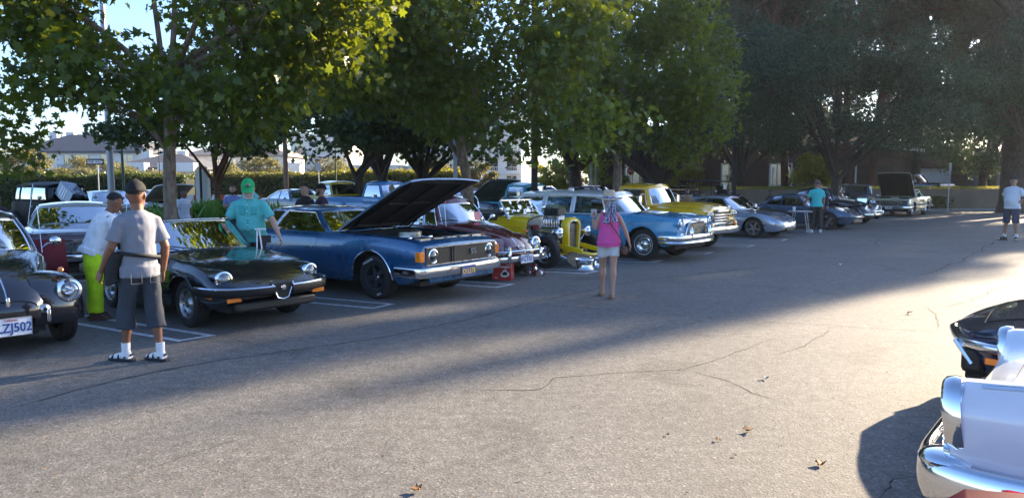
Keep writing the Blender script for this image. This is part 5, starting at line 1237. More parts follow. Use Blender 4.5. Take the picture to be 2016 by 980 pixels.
def dark_nose():
    NV = paint('midnight_blue_paint', (.006, .012, .045), rough=.14); rz = R(143)
    t = thing('low_coupe', 'midnight blue low coupe nose with amber side marker at the right edge', 'car', (0, 0, 0), rz, None)
    P_ = [(.80, 0), (.88, .2), (.95, .45), (.99, .7), (1, .8), (.995, .88), (.98, .95), (.95, 1.0)]
    T_ = [(.86, .02), (.76, -.06), (.66, .0), (.5, .5), (.25, .9), (0, 1)]
    b = Body([(1.08, .48, .60, .61, .06), (1.02, .44, .62, .63, .40), (.92, .38, .65, .66, .68), (.7, .3, .72, .73, .86), (.2, .26, .80, .78, .92), (-.3, .22, .83, .84, .92), (-1.2, .2, .78, .9, .90), (-2.0, .2, .82, .9, .92), (-2.6, .24, .85, .9, .93), (-3.3, .4, .78, .8, .85)], P_, T_, arches=[(0, .36, .32), (-2.49, .37, .32)])
    body_parts(t, b, NV, doors=[(-.9, -1.9, .3)], hood=(-.6, .85, 11))
    p = half_path([(.55, .905, .56), (.80, .86, .57), (.97, .60, .55), (1.05, .34, .55), (1.11, 0, .55)], 4)
    sweep(p, [(.03 * math.cos(a), .035 * math.sin(a)) for a in (2 * PI * k / 10 for k in range(10))]).build('front_bumper', CHROME, t, ang=70)
    MB().box((.9, 0, .42), (.16, 1.35, .2)).build('air_dam', BLACK, t, bevel=.04)
    for sg in (1, -1):
        o = MB().box((0, 0, 0), (.15, .02, .05)).build('side_marker', AMBER, t, bevel=.008); o.location = (.74, sg * .83, .46); o.rotation_euler = (0, 0, -sg * R(18))
        MB().tube([(.9, sg * .70, .40), (1.03, sg * .6, .56)], .02, 6).build('bumper_guard', CHROME, t)
        wheel(t, 0, sg * .74, .32, .2, .2, 'rally'); wheel(t, -2.49, sg * .75, .32, .2, .2, 'rally')
    belt = [(-.70, 0, .88), (-.8, .5, .86), (-1.0, .74, .82), (-1.05, .78, .81), (-1.8, .80, .82), (-1.85, .8, .82), (-2.1, .72, .86), (-2.4, .5, .88), (-2.5, 0, .88)]
    roof = [(-1.3, 0, 1.16), (-1.32, .36, 1.155), (-1.4, .5, 1.14), (-1.44, .53, 1.14), (-1.8, .55, 1.15), (-1.84, .55, 1.15), (-1.95, .5, 1.14), (-2.05, .35, 1.13), (-2.1, 0, 1.13)]
    cabin(t, belt, roof, ['w', 'w', 'p', 's0', 'p', 'p', 'r', 'r'], dict(paint=NV, glass=GLASSD, trim=CHROME), crown=.04)
    M = Matrix.Rotation(rz, 3, 'Z'); n = G(1880, 628, .62); t.location = n - M @ Vector((1.1, 0, .62)); t.location.z = 0
dark_nose()
def red_near():
    DR = pmat('dark_red_paint', (.14, .002, .010), .55, 0, .05, 3, spec=.12); rz = R(150)
    t = thing('red_car', 'dark red car with only the top of its fender showing in the bottom right corner', 'car', (0, 0, 0), rz, None)
    b = Body([(.8, .5, .78, .74, .8), (.7, .4, .84, .80, .88), (0, .3, .88, .9, .92), (-1, .26, .9, .95, .93), (-2.2, .26, .9, .95, .93), (-3.2, .3, .88, .92, .9), (-3.9, .45, .8, .84, .8)], arches=[(0, .38, .33), (-2.7, .38, .33)])
    body_parts(t, b, DR, doors=[(-.9, -2.0, .34)], hood=(-.6, .7, 10))
    for sg in (1, -1): wheel(t, 0, sg * .75, .33, .19, .19, 'cap'); wheel(t, -2.7, sg * .75, .33, .19, .19, 'cap'); headlight(t, (.80, sg * .6, .66), .085, k=16)
    M = Matrix.Rotation(rz, 3, 'Z'); n = G(1868, 985, .80); t.location = n - M @ Vector((.74, -.80, 0)) - Vector((0, 0, .84)); t.location.z = 0
    belt = [(-.85, 0, .95), (-.92, .45, .94), (-1.1, .78, .91), (-1.18, .83, .9), (-2.0, .85, .9), (-2.6, .84, .9), (-2.95, .5, .92), (-2.98, 0, .92)]
    roof = [(-1.35, 0, 1.30), (-1.37, .4, 1.30), (-1.45, .58, 1.28), (-1.5, .62, 1.28), (-2.0, .64, 1.3), (-2.4, .63, 1.28), (-2.6, .4, 1.27), (-2.62, 0, 1.27)]
    cabin(t, belt, roof, ['w', 'w', 'p', 's0', 'p', 'r', 'r'], dict(paint=DR, glass=GLASSD, trim=CHROME), crown=.05)
red_near()
# ================================================================ people
def ell(c, rx, ry, M, n=16): return [M @ Vector((c[0] + rx * math.cos(a), c[1] + ry * math.sin(a), c[2])) for a in (2 * PI * k / n for k in range(n))]
def remesh(mb, name, mat, parent, vox, wrinkle=0.0, wscale=9, smooth_it=2, seedv=0):
    o = mb.build(name + '_src', mat, None, smooth=False)
    md = o.modifiers.new('r', 'REMESH'); md.mode = 'VOXEL'; md.voxel_size = vox
    sm = o.modifiers.new('s', 'SMOOTH'); sm.iterations = smooth_it; sm.factor = .5
    dg = bpy.context.evaluated_depsgraph_get(); me = bpy.data.meshes.new_from_object(o.evaluated_get(dg))
    bpy.data.meshes.remove(o.data)
    me.materials.clear(); me.materials.append(mat); me.name = name
    n = len(me.vertices)
    if wrinkle and n:
        co = np.empty(n * 3); me.vertices.foreach_get('co', co); no = np.empty(n * 3); me.vertices.foreach_get('normal', no)
        co = co.reshape(-1, 3); no = no.reshape(-1, 3); off = Vector((seedv * 3.1, seedv * 1.7, 0))
        w = np.array([noise.noise(Vector((p[0] * wscale, p[1] * wscale, p[2] * wscale * .45 + .5 * math.sin(p[0] * 14))) + off) + .5 * noise.noise(Vector((p[0] * wscale * 2.3, p[1] * wscale * 2.3, p[2] * wscale * 1.7)) + off) for p in co])
        co += no * (w * wrinkle)[:, None]; me.vertices.foreach_set('co', co.ravel())
    me.polygons.foreach_set('use_smooth', [True] * len(me.polygons)); me.update()
    q = bpy.data.objects.new(name, me); COL.objects.link(q); q.parent = parent; return q
def hand(mb, w, d, nrm, s=1.0, curl=.5, side=1):
    """w wrist, d forearm direction, nrm palm normal (fingers curl towards it)"""
    d = Vector(d).normalized(); nrm = Vector(nrm); nrm = (nrm - d * nrm.dot(d)).normalized(); sd_ = d.cross(nrm) * side; w = Vector(w)
    for k in range(4):
        o = (k - 1.5) * .021 * s
        mb.tube([w + d * .005 * s + sd_ * o * .6, w + d * .05 * s + sd_ * o * .95, w + d * .088 * s + sd_ * o], [.013 * s, .0145 * s, .012 * s], 8)
        L = (.070, .080, .074, .058)[k] * s; p = w + d * .088 * s + sd_ * o; a = curl * .5; pts = [p]
        for j, fr_ in enumerate((.45, .3, .25)):
            a += curl * (.55, .8, .5)[j]; p = p + (d * math.cos(a) + nrm * math.sin(a)) * L * fr_; pts.append(p)
        mb.tube(pts, [.0105 * s, .0098 * s, .009 * s, .0075 * s], 7)
    b = w + d * .02 * s - sd_ * .026 * s; t1 = b + (d * .6 - sd_ * .7 + nrm * .25).normalized() * .04 * s; t2 = t1 + (d * .9 - sd_ * .25 + nrm * .4).normalized() * .03 * s; t3 = t2 + (d * .9 + nrm * .5).normalized() * .024 * s
    mb.tube([b, t1, t2, t3], [.014 * s, .012 * s, .0105 * s, .008 * s], 7)
def person(label, loc, rz, H=1.75, arms=None, feet=None, lean=0, hyaw=0, hpitch=0, skin=(.30, .15, .09), top=None, bottom=None, shoe=(.03, .03, .03), hair=(.02, .013, .01), headgear=None, beard=None, belly=0.0, wide=1.0, vox=.012, sleeve='short', leg='full', loose=1.0, sock=None, woman=False, hairlen=.0, hands=True, shoe_kind='shoe', glasses=False, group=None, tex=None, shirtlen=.86):
    s = H / 1.75; t = thing('person', label, 'person', loc, rz, group); seedv = len(bpy.data.objects) % 97
    SK = pmat('skin_%02d%02d' % (int(skin[0] * 99), int(skin[1] * 99)), skin, .5, 0, .1, 20, .05, 60)
    hip = Vector((0, 0, .93 * s)); ML = Matrix.Translation(hip) @ Matrix.Rotation(R(lean), 4, 'Y') @ Matrix.Translation(-hip)
    I = Matrix.Identity(4)
    def U_(x, y, z): return ML @ Vector((x * s, y * s, z * s))
    sw = .185 * wide * (.9 if woman else 1)
    sw -= .022; sh = {1: U_(0, sw, 1.405), -1: U_(0, -sw, 1.405)}; hp = {1: Vector((0, .092 * s * wide, .91 * s)), -1: Vector((0, -.092 * s * wide, .91 * s))}
    arms = arms or {}; feet = feet or {}
    HM = Matrix.Translation(U_(.01, 0, 1.52)) @ Matrix.Rotation(R(hyaw), 4, 'Z') @ Matrix.Rotation(R(lean * .4 + hpitch), 4, 'Y') @ Matrix.Scale(s, 4)
    def Hd(x, y, z): return HM @ Vector((x, y, z - 1.52))
    # ---- body: one continuous surface
    b = MB()
    b.tube([U_(-.01, 0, 1.38), U_(0, 0, 1.47), Hd(.005, 0, 1.56)], [.075 * s, .058 * s, .058 * s], 12)
    rings = []
    for z, rx, ry, xo in ((1.50, .045, .052, .045), (1.515, .062, .058, .035), (1.545, .080, .066, .02), (1.58, .092, .072, .008), (1.62, .098, .076, .0), (1.66, .098, .077, -.004), (1.70, .090, .072, -.008), (1.73, .070, .056, -.012), (1.748, .035, .03, -.014)):
        rings.append([Hd(xo + rx * math.cos(a), ry * math.sin(a), z) for a in (2 * PI * k / 16 for k in range(16))])
    b.loft(rings, True, (True, True))
    b.tube([Hd(.088, 0, 1.645), Hd(.106, 0, 1.615), Hd(.112, 0, 1.598), Hd(.088, 0, 1.59)], [.008 * s, .012 * s, .015 * s, .01 * s], 7)
    b.tube([Hd(.088, -.024, 1.555), Hd(.1, 0, 1.557), Hd(.088, .024, 1.555)], .009 * s, 6)
    b.tube([Hd(.085, -.04, 1.655), Hd(.097, 0, 1.66), Hd(.085, .04, 1.655)], .01 * s, 6)
    for sg in (1, -1): b.tube([Hd(-.0, sg * .073, 1.575), Hd(-.012, sg * .086, 1.605), Hd(-.008, sg * .084, 1.635), Hd(.012, sg * .074, 1.63)], [.008 * s, .013 * s, .013 * s, .006 * s], 6)
    TR = [(.88, .10, .155, 0), (.98, .10 + belly * .5, .15 + belly * .3, belly * .35), (1.08, .105 + belly, .135 + belly * .5, belly * .6), (1.2, .11 + belly * .5, .145 + belly * .3, belly * .3), (1.32, .115, .165, .0), (1.41, .09, .15, -.005), (1.455, .06, .09, -.005)]
    if woman: TR = [(.86, .115, .17, -.01), (.95, .115, .17, -.01), (1.06, .10 + belly, .135 + belly, 0), (1.18, .11, .135 + belly * .5, .01), (1.29, .12, .145, .02), (1.39, .085, .135, 0), (1.44, .055, .08, -.005)]
    def torso(e, z0=.0, z1=9, ex=0, flare=0):
        return [[ML @ (Vector(((xo + (rx + e) * math.cos(a) * wide), (ry + e) * math.sin(a) * wide, z)) * s) for a in (2 * PI * k / 20 for k in range(20))] for z, rx, ry, xo in TR if z0 <= z <= z1]
    b.loft(torso(0), True, (True, True))
    A = {}
    for sg in (1, -1):
        el, wr = arms.get(sg, ((.02, sg * .06, -.29), (.06, sg * .02, -.25)))
        E = sh[sg] + Vector(el) * s; W = E + Vector(wr) * s; A[sg] = (sh[sg], E, W)
        f = .85 if woman else 1.0 * (1 + belly * .8)
        b.tube([sh[sg] + Vector((0, -sg * .03 * s, .0)), sh[sg].lerp(E, .25), sh[sg].lerp(E, .6), E, E.lerp(W, .3), E.lerp(W, .7), W], [.050 * s * f, .050 * s * f, .046 * s * f, .041 * s * f, .042 * s * f, .032 * s * f, .026 * s * f], 12)
        d = (W - E).normalized(); nrm = Vector((-.3 if d.z > -.5 else .15, -sg, 0.1))
        if hands: hand(b, W, d, nrm, s, .55, sg)
        else: b.tube([W, W + d * .09 * s, W + d * .15 * s], [.03 * s, .038 * s, .018 * s], 8)
    Lg = {}
    for sg in (1, -1):
        fx, fy, yaw, bend = feet.get(sg, (0.0, sg * .11, sg * 8, .02)); An = Vector((fx * s, fy * s, .085 * s)); K_ = hp[sg].lerp(An, .49) + Vector((bend * s, 0, 0)); Lg[sg] = (hp[sg], K_, An, yaw)
        f = wide
        b.tube([hp[sg] + Vector((0, 0, .04)), hp[sg].lerp(K_, .3), hp[sg].lerp(K_, .75), K_, K_.lerp(An, .25) + Vector((-.012, 0, 0)), K_.lerp(An, .7), An], [.092 * s * f, .086 * s * f, .06 * s, .054 * s, .057 * s, .037 * s, .033 * s], 14)
    for sg in (1, -1):
        An, yaw = Lg[sg][2], Lg[sg][3]; ca, sa = math.cos(R(yaw)), math.sin(R(yaw)); D = Vector((ca, sa, 0))
        b.tube([An - D * .045 * s + Vector((0, 0, -.035 * s)), An + D * .03 * s + Vector((0, 0, -.03 * s)), An + D * .11 * s + Vector((0, 0, -.05 * s)), An + D * .17 * s + Vector((0, 0, -.058 * s))], [.032 * s, .036 * s, .03 * s, .02 * s], 10)
    remesh(b, 'body', SK, t, vox if not hands else min(vox, .009))
    # ---- eyes
    for sg in (1, -1):
        MB().ball(Hd(.086, sg * .031, 1.635), .0095 * s, 8, m=0, k=6).build('eye', WHITEP, t); MB().ball(Hd(.0935, sg * .031, 1.635), .0048 * s, 8).build('iris', BLACK, t)
    # ---- clothes
    topm = pmat('cloth_%s' % '_'.join('%02d' % int(c * 99) for c in top), top, .85, 0, .08, 14, .25, 240) if top and not tex else tex
    botm = pmat('cloth_%s' % '_'.join('%02d' % int(c * 99) for c in bottom), bottom, .88, 0, .14, 10, .3, 200)
    c = MB(); e = .026 * loose**.5; c.loft(torso(e, 0, 1.43) + ([[ML @ (Vector(((.075 if not woman else .06) * math.cos(a), (.105 if not woman else .10) * wide * math.sin(a), 1.455)) * s) for a in (2 * PI * k / 20 for k in range(20))], [ML @ (Vector((.055 * math.cos(a), .062 * math.sin(a), 1.478)) * s) for a in (2 * PI * k / 20 for k in range(20))]] if sleeve != 'none' else []), True, (True, True))
    z0 = TR[0][0]
    c.loft([[ML @ (Vector((TR[0][3] + (TR[0][1] + e + .022) * math.cos(a) * wide, (TR[0][2] + e + .022) * math.sin(a) * wide, zz)) * s) for a in (2 * PI * k / 20 for k in range(20))] for zz in (shirtlen, z0 + .06)], True, (True, True))
    for sg in (1, -1):
        S_, E, W = A[sg]; d1 = (E - S_)
        if sleeve == 'none': c.tube([S_ + Vector((0, -sg * .05 * s, .0)), S_ + Vector((0, -sg * .015 * s, -.005))], [.060 * s, .055 * s], 12)
        elif sleeve == 'short': c.tube([S_ + Vector((0, -sg * .06 * s, -.01)), S_ + d1 * .15, S_ + d1 * .5, S_ + d1 * .80], [.064 * s, .069 * s, .066 * s * loose**.5, .070 * s * loose**.5], 14)
        else: c.tube([S_ + Vector((0, -sg * .06 * s, -.01)), S_ + d1 * .2, S_ + d1 * .6, E, E.lerp(W, .4), E.lerp(W, .95)], [.064 * s, .067 * s, .062 * s, .056 * s, .052 * s, .043 * s], 14)
    remesh(c, 'shirt', topm, t, vox, .009 * loose, 9, 2, seedv)
    g = MB(); e2 = .014
    g.loft([[Vector(((TR[0][3] + (TR[0][1] + a2) * math.cos(a) * wide) * s, ((TR[0][2] + a2) * math.sin(a) * wide) * s, zz * s)) for a in (2 * PI * k / 20 for k in range(20))] for zz, a2 in ((.84, .008), (.9, e2), (.985, .012 if not woman else .004))], True, (True, True))
    for sg in (1, -1):
        P0, K_, An, yaw = Lg[sg]; w = wide; Lx = 1.25 if leg == 'full' else 1
        if leg == 'short': g.tube([P0 + Vector((0, 0, .03)), P0.lerp(K_, .3), P0.lerp(K_, .52)], [.100 * s * w, .096 * s * w, .100 * s * w], 16)
        elif leg == 'knee': g.tube([P0 + Vector((0, 0, .03)), P0.lerp(K_, .4), P0.lerp(K_, .85), K_ + Vector((0, 0, -.03 * s))], [.100 * s * w, .094 * s * w, .088 * s * w, .092 * s * w], 16)
        elif leg == 'long_shorts': g.tube([P0 + Vector((0, 0, .03)), P0.lerp(K_, .4), P0.lerp(K_, .9), K_.lerp(An, .28), K_.lerp(An, .42)], [.100 * s * w, .095 * s * w, .092 * s * w, .094 * s * w, .099 * s * w], 16)
        else: g.tube([P0 + Vector((0, 0, .03)), P0.lerp(K_, .4), K_, K_.lerp(An, .5), K_.lerp(An, .95)], [.102 * s * w, .092 * s * w * loose, .075 * s * loose, .07 * s * loose, .068 * s * loose], 16)
    remesh(g, {'short': 'shorts', 'knee': 'shorts', 'long_shorts': 'denim_shorts', 'full': 'trousers'}[leg], botm, t, vox, .012, 8, 2, seedv + 1)
    SHM = pmat('shoe_%02d%02d%02d' % tuple(int(x * 99) for x in shoe), shoe, .6, 0, .15, 20)
    for sg in (1, -1):
        An, yaw = Lg[sg][2], Lg[sg][3]; D = Vector((math.cos(R(yaw)), math.sin(R(yaw)), 0)); N2 = Vector((-D.y, D.x, 0)); gz = Vector((An.x, An.y, 0))
        if sock: MB().tube([An + Vector((0, 0, .10 * s)), An + Vector((0, 0, .02 * s)), An + Vector((0, 0, -.03 * s)) - D * .01], [.042 * s, .039 * s, .042 * s], 12).tube([An - D * .05 * s + Vector((0, 0, -.035 * s)), An + D * .03 * s + Vector((0, 0, -.028 * s)), An + D * .11 * s + Vector((0, 0, -.048 * s)), An + D * .175 * s + Vector((0, 0, -.056 * s))], [.036 * s, .04 * s, .034 * s, .022 * s], 10).build('sock', pmat('white_sock', (.7, .7, .72), .9, 0, .08, 30), t)
        prof = [(-.085, .028), (-.05, .038), (.02, .036), (.09, .044), (.15, .04), (.19, .022)]
        sole = [gz + (D * x + N2 * w) * s for x, w in prof] + [gz + (D * x - N2 * w) * s for x, w in prof[::-1]]
        if shoe_kind == 'sandal':
            so = MB().poly([p + Vector((0, 0, .03)) for p in sole], .028, (0, 0, 1)).build('sandal', SHM, t, bevel=.006)
            for a0, hh in ((.13, .045), (.06, .062)): MB().tube([gz + (D * a0 + N2 * .042) * s + Vector((0, 0, .03)), gz + (D * a0 + N2 * .03) * s + Vector((0, 0, hh * s)), gz + D * a0 * s + Vector((0, 0, (hh + .018) * s)), gz + (D * a0 - N2 * .03) * s + Vector((0, 0, hh * s)), gz + (D * a0 - N2 * .042) * s + Vector((0, 0, .03))], .011, 6).build('strap', SHM, so)
            MB().tube([gz + (D * .0 + N2 * .04) * s + Vector((0, 0, .04)), gz + (-D * .075) * s + Vector((0, 0, .075)), gz + (D * .0 - N2 * .04) * s + Vector((0, 0, .04))], .01, 6).build('strap', SHM, so)
        elif shoe_kind == 'heel':
            so = MB().poly([p + Vector((0, 0, .03)) for p in sole], .022, (0, 0, 1)).box(gz - D * .05 + Vector((0, 0, .02)), (.06, .055, .04)).build('sandal', SHM, t, bevel=.005)
            MB().tube([gz + (D * .11 + N2 * .042) * s + Vector((0, 0, .03)), gz + D * .11 * s + Vector((0, 0, .075)), gz + (D * .11 - N2 * .042) * s + Vector((0, 0, .03))], .014, 6).build('strap', SHM, so)
        else:
            m = MB(); m.loft([sole, [p + Vector((0, 0, .03)) for p in sole]], True, (True, True), 0)
            m.tube([gz - D * .055 * s + Vector((0, 0, .06 * s)), gz + D * .02 * s + Vector((0, 0, .07 * s)), gz + D * .09 * s + Vector((0, 0, .05 * s)), gz + D * .155 * s + Vector((0, 0, .036 * s))], [.042 * s, .046 * s, .042 * s, .03 * s], 12)
            remesh(m, 'shoe', SHM, t, .01)
    # ---- hair, beard, headgear
    HR = pmat('hair_%02d%02d' % (int(hair[0] * 99), int(hair[2] * 99)), hair, .8, 0, .3, 40, .6, 120)
    if hair[0] >= 0:
        m = MB(); rows = []
        for i in range(9):
            ph = -.35 + (PI / 2 + .35) * i / 8
            rows.append([Hd(-.014 + .105 * math.cos(ph) * math.cos(a) * (1 if math.cos(a) < .3 else .93), .084 * math.cos(ph) * math.sin(a), max(1.66 + .098 * math.sin(ph), 1.66 + (.10 * math.cos(a) if math.cos(a) > 0 else .03 * 0 + hairlen * math.cos(a)) * (1 if i < 3 else 0) * .8 - (0.0 if math.cos(a) > -.1 else .05 * (1 if i < 2 else 0)))) for a in (2 * PI * k / 20 for k in range(20))])
        m.loft(rows, True, (True, True)); remesh(m, 'hair', HR, t, .009, .006, 40, 1, seedv)
    if beard:
        m = MB().tube([Hd(.03, .068, 1.6), Hd(.07, .045, 1.53), Hd(.085, 0, 1.515), Hd(.07, -.045, 1.53), Hd(.03, -.068, 1.6)], [.014 * s, .028 * s, .032 * s, .028 * s, .014 * s], 8).tube([Hd(.095, -.03, 1.572), Hd(.106, 0, 1.577), Hd(.095, .03, 1.572)], .010 * s, 6)
        remesh(m, 'beard', pmat('beard_%02d' % int(beard[0] * 99), beard, .9, 0, .2, 60, .6, 150), t, .009, .008, 40, 1)
    if glasses:
        m = MB()
        for sg in (1, -1): m.ball(Hd(.098, sg * .031, 1.638), (.008 * s, .024 * s, .018 * s), 10)
        m.tube([Hd(.0, .08, 1.645), Hd(.09, .055, 1.645), Hd(.1, 0, 1.643), Hd(.09, -.055, 1.645), Hd(.0, -.08, 1.645)], .004, 5).build('sunglasses', BLACK, t)
    if headgear and headgear[0] == 'cap':
        CM = pmat('cap_%02d%02d%02d' % tuple(int(x * 99) for x in headgear[1]), headgear[1], .85, 0, .1, 20, .2, 200)
        rows = [[Hd(-.008 + .113 * math.cos(ph) * math.cos(a), .093 * math.cos(ph) * math.sin(a), 1.655 + .115 * math.sin(ph)) for a in (2 * PI * k / 24 for k in range(24))] for ph in (-.02, .15, .35, .6, .85, 1.1, 1.35, 1.55)]
        cp = MB().loft(rows, True, (False, True)).build('cap', CM, t, solid=.004)
        back = len(headgear) > 2
        br = [[Hd(.09 + .10 * q * math.cos(a * .9) - .03 * (1 - math.cos(a)), .078 * math.sin(a) * (1 + .1 * q), 1.668 - .022 * q + .012 * math.cos(a) - .018 * (1 - math.cos(a))) for a in (-1.3 + 2.6 * k / 12 for k in range(13))] for q in (-.15, .4, .8, 1.0)]
        MB().loft(br, False, (False, False)).build('brim', CM, cp, solid=.005)
        MB().ball(Hd(-.008, 0, 1.771), (.008, .008, .005), 8).build('button', CM, cp)
        MB().tube([Hd(-.11, .05, 1.665), Hd(-.125, 0, 1.66), Hd(-.11, -.05, 1.665)], .008, 6).build('strap', BLACK, cp)
        if back: MB().ball(Hd(.095, 0, 1.72), (.012, .028, .02), 10).build('emblem', pmat('cap_emblem', headgear[2], .7), cp)
    if headgear and headgear[0] == 'straw':
        CM = pmat('straw_%02d' % int(headgear[1][0] * 99), headgear[1], .8, 0, .15, 30, .5, 160)
        rows = [[Hd(-.01 + r * math.cos(a) * 1.05, r * .93 * math.sin(a), 1.665 + z + (.03 * abs(math.sin(a))**2 if r > .12 else 0)) for a in (2 * PI * k / 32 for k in range(32))] for r, z in ((.24, -.005), (.23, -.022), (.18, -.016), (.12, .0), (.112, .01), (.105, .09), (.098, .135), (.085, .145), (.05, .135), (.01, .132))]
        t2 = MB().loft(rows, True, (False, True)).build('sun_hat', CM, t, solid=.004)
    t['_s'] = s
    del t['_s']
    return t, A, Lg, HM, s

def stick(t, p, off=.004, nm='shirt'):
    sh_ = [c for c in t.children if c.name.startswith(nm)][0]; ok, q, n_, _ = sh_.closest_point_on_mesh(Vector(p)); return q + n_ * off, n_
def patch_on(t, p, w, h, mat, name):
    rows = []
    for i in range(6):
        row = []
        for j in range(6):
            q, n_ = stick(t, Vector(p) + Vector((0, w * (j / 5 - .5), h * (i / 5 - .5)))); row.append(q)
        rows.append(row)
    MB().loft(rows, False, (False, False)).build(name, mat, t, solid=.004)
def scarfm():
    m, n, b = nt_new('polka_scarf'); tc = N(n, 'TexCoord'); v = N(n, 'TexVoronoi'); v.inputs['Scale'].default_value = 46; v.inputs['Randomness'].default_value = .1
    n.links.new(tc.outputs['Object'], v.inputs['Vector']); r = ramp(n, v.outputs['Distance'], [(.38, (.75, .76, .8)), (.46, (.02, .03, .16))]); n.links.new(r.outputs[0], b.inputs['Base Color']); setp(b, Roughness=.8); return m
# --- man in the grey shirt
P_ = G(284, 710)
t, A, Lg, HM, s = person('man in grey shirt, black cap and long denim shorts standing in sandals in front', P_, R(138), 1.79, hyaw=-40, skin=(.20, .085, .045),
    arms={1: ((.02, .10, -.28), (.13, .05, -.23)), -1: ((-.03, -.09, -.29), (.07, .0, -.25))}, feet={1: (.12, .12, 30, .05), -1: (-.12, -.11, 22, .02)},
    top=(.19, .20, .24), bottom=(.035, .042, .055), leg='long_shorts', headgear=('cap', (.0045, .0045, .005)), hair=(.015, .012, .01), shoe=(.01, .012, .02), shoe_kind='sandal', sock=True, belly=.02, wide=.91, vox=.011, loose=1.0, shirtlen=.83)
WB = pmat('black_nylon', (.008, .008, .01), .7, 0, .2, 20)
MB().loft([[Vector((.0 + (.148 + dz * .0) * math.cos(a), .20 * math.sin(a), 1.05 + dz + .03 * math.sin(a))) for a in (2 * PI * k / 28 for k in range(29))] for dz in (0, .035)], False, (False, False)).build('waist_strap', WB, t, solid=.012)
m = MB().tube(crom([(.02, .20, 1.10), (.05, .23, .98), (.07, .235, .86), (.06, .22, .80)]), [.05] * 4 * 3 + [.05], 10, flat=1.3); remesh(m, 'hip_bag', WB, t, .012, .01, 10)
for yy in (.09, -.09): MB().tube([(-.135, yy - .05, .90), (-.14, yy - .05, .80), (-.14, yy + .05, .80), (-.135, yy + .05, .90)], .003, 4).build('pocket_seam', pmat('seam_thread', (.12, .13, .15), .8), t)
# --- person in neon trousers
person('person in neon yellow trousers and white shirt bending between the two black cars', G(188, 628), R(35), 1.70, lean=24, hpitch=18, skin=(.16, .07, .04),
    arms={1: ((.16, .05, -.22), (.16, -.03, -.15)), -1: ((.12, -.04, -.25), (.18, .02, -.14))}, top=(.66, .68, .72), bottom=(.55, .80, .012), shoe=(.06, .03, .02), hair=(.008, .007, .007), loose=1.3, sleeve='long', belly=.03, vox=.012)
# --- teal shirt man
t, A, Lg, HM, s = person('bearded man in teal button shirt and green cap leaning between convertible and blue coupe', XY(495, 11.15), R(-82), 1.85, lean=14, hpitch=24, hyaw=8, skin=(.42, .24, .17),
    arms={1: ((.05, .15, -.26), (.10, .10, -.21)), -1: ((.03, -.13, -.26), (.10, -.03, -.22))}, top=(.09, .44, .42), bottom=(.02, .02, .03), beard=(.5, .48, .45), hair=(.4, .39, .37), headgear=('cap', (.01, .33, .10), (.12, .05, .05)), belly=.055, wide=1.05, vox=.012, loose=1.0, glasses=True)
TEAL2 = pmat('teal_fabric_dark', (.045, .34, .33), .85)
for sg in (1, -1):
    patch_on(t, (.3, sg * .11, 1.36), .13, .14, TEAL2, 'shirt_pocket'); MB().poly([(.02, sg * .03, 1.66), (.16, sg * .10, 1.50), (.03, sg * .13, 1.56)], .012).build('collar', TEAL2, t)
patch_on(t, (.3, 0, 1.24), .028, .56, TEAL2, 'placket')
for k in range(5): q, _n = stick(t, (.3, 0, 1.05 + .1 * k), .01); MB().ball(q, .008, 8).build('button', WHITEP, t)
# --- woman in pink walking away
t, A, Lg, HM, s = person('woman in pink sleeveless top, white shorts and straw sun hat walking away', G(1197, 585), R(92), 1.60, woman=True, skin=(.42, .22, .15),
    arms={1: ((.0, .09, -.25), (.14, .01, .15)), -1: ((-.03, -.12, -.25), (.02, -.08, -.22))}, feet={1: (.17, .07, 2, .05), -1: (-.14, -.05, -2, .02)},
    top=(.66, .08, .30), bottom=(.58, .56, .55), sleeve='none', leg='short', headgear=('straw', (.52, .42, .31)), hair=(.05, .03, .02), shoe=(.32, .18, .09), shoe_kind='heel', belly=.015, wide=1.0, vox=.010, shirtlen=.93)
SCF = scarfm()
def Hd_(x, y, z): return HM @ Vector((x, y, z - 1.52))
MB().loft([[Hd_(-.01 + (.118 - q * .3) * math.cos(a) * 1.05, (.118 - q * .3) * .93 * math.sin(a), 1.675 + q) for a in (2 * PI * k / 28 for k in range(29))] for q in (0, .035)], False, (False, False)).build('hat_scarf', SCF, t, solid=.006)
for sg in (1, -1):
    w0, w1 = .022, .036; path = [Hd_(-.13, sg * .015, 1.69), Hd_(-.20, sg * .03, 1.64)] + [Vector((-.16, sg * (.045 + .012 * k), (1.40 - (.07 if sg > 0 else .06) * k) * s)) for k in range(3)]
    rows = [[p + Vector((.012 * math.cos(j * 2.2 + i), (j - 2) / 2 * (w0 + (w1 - w0) * i / 4), 0)) for j in range(5)] for i, p in enumerate(crom(path, 2))]
    MB().loft(rows, False, (False, False)).build('scarf_tail', SCF, t, solid=.005)
LEA = pmat('brown_leather', (.10, .035, .02), .6, 0, .15, 20)
MB().tube(crom([(-.09, .10, 1.30), (-.135, .02, 1.18), (-.145, -.08, 1.04), (-.12, -.17, .90), (-.04, -.20, .80)]), .010, 6).build('bag_strap', LEA, t)
o = MB().box((-.03, -.235, .73), (.17, .07, .13)).build('handbag', LEA, t, bevel=.02)
W = A[1][2]; ph = MB().box((0, 0, 0), (.012, .09, .14)).build('phone', pmat('pale_phone', (.55, .62, .68), .3), None, bevel=.004)
ph.parent = t; ph.location = W + Vector((.08, -.02, .10)); ph.rotation_euler = (0, R(-30), 0)
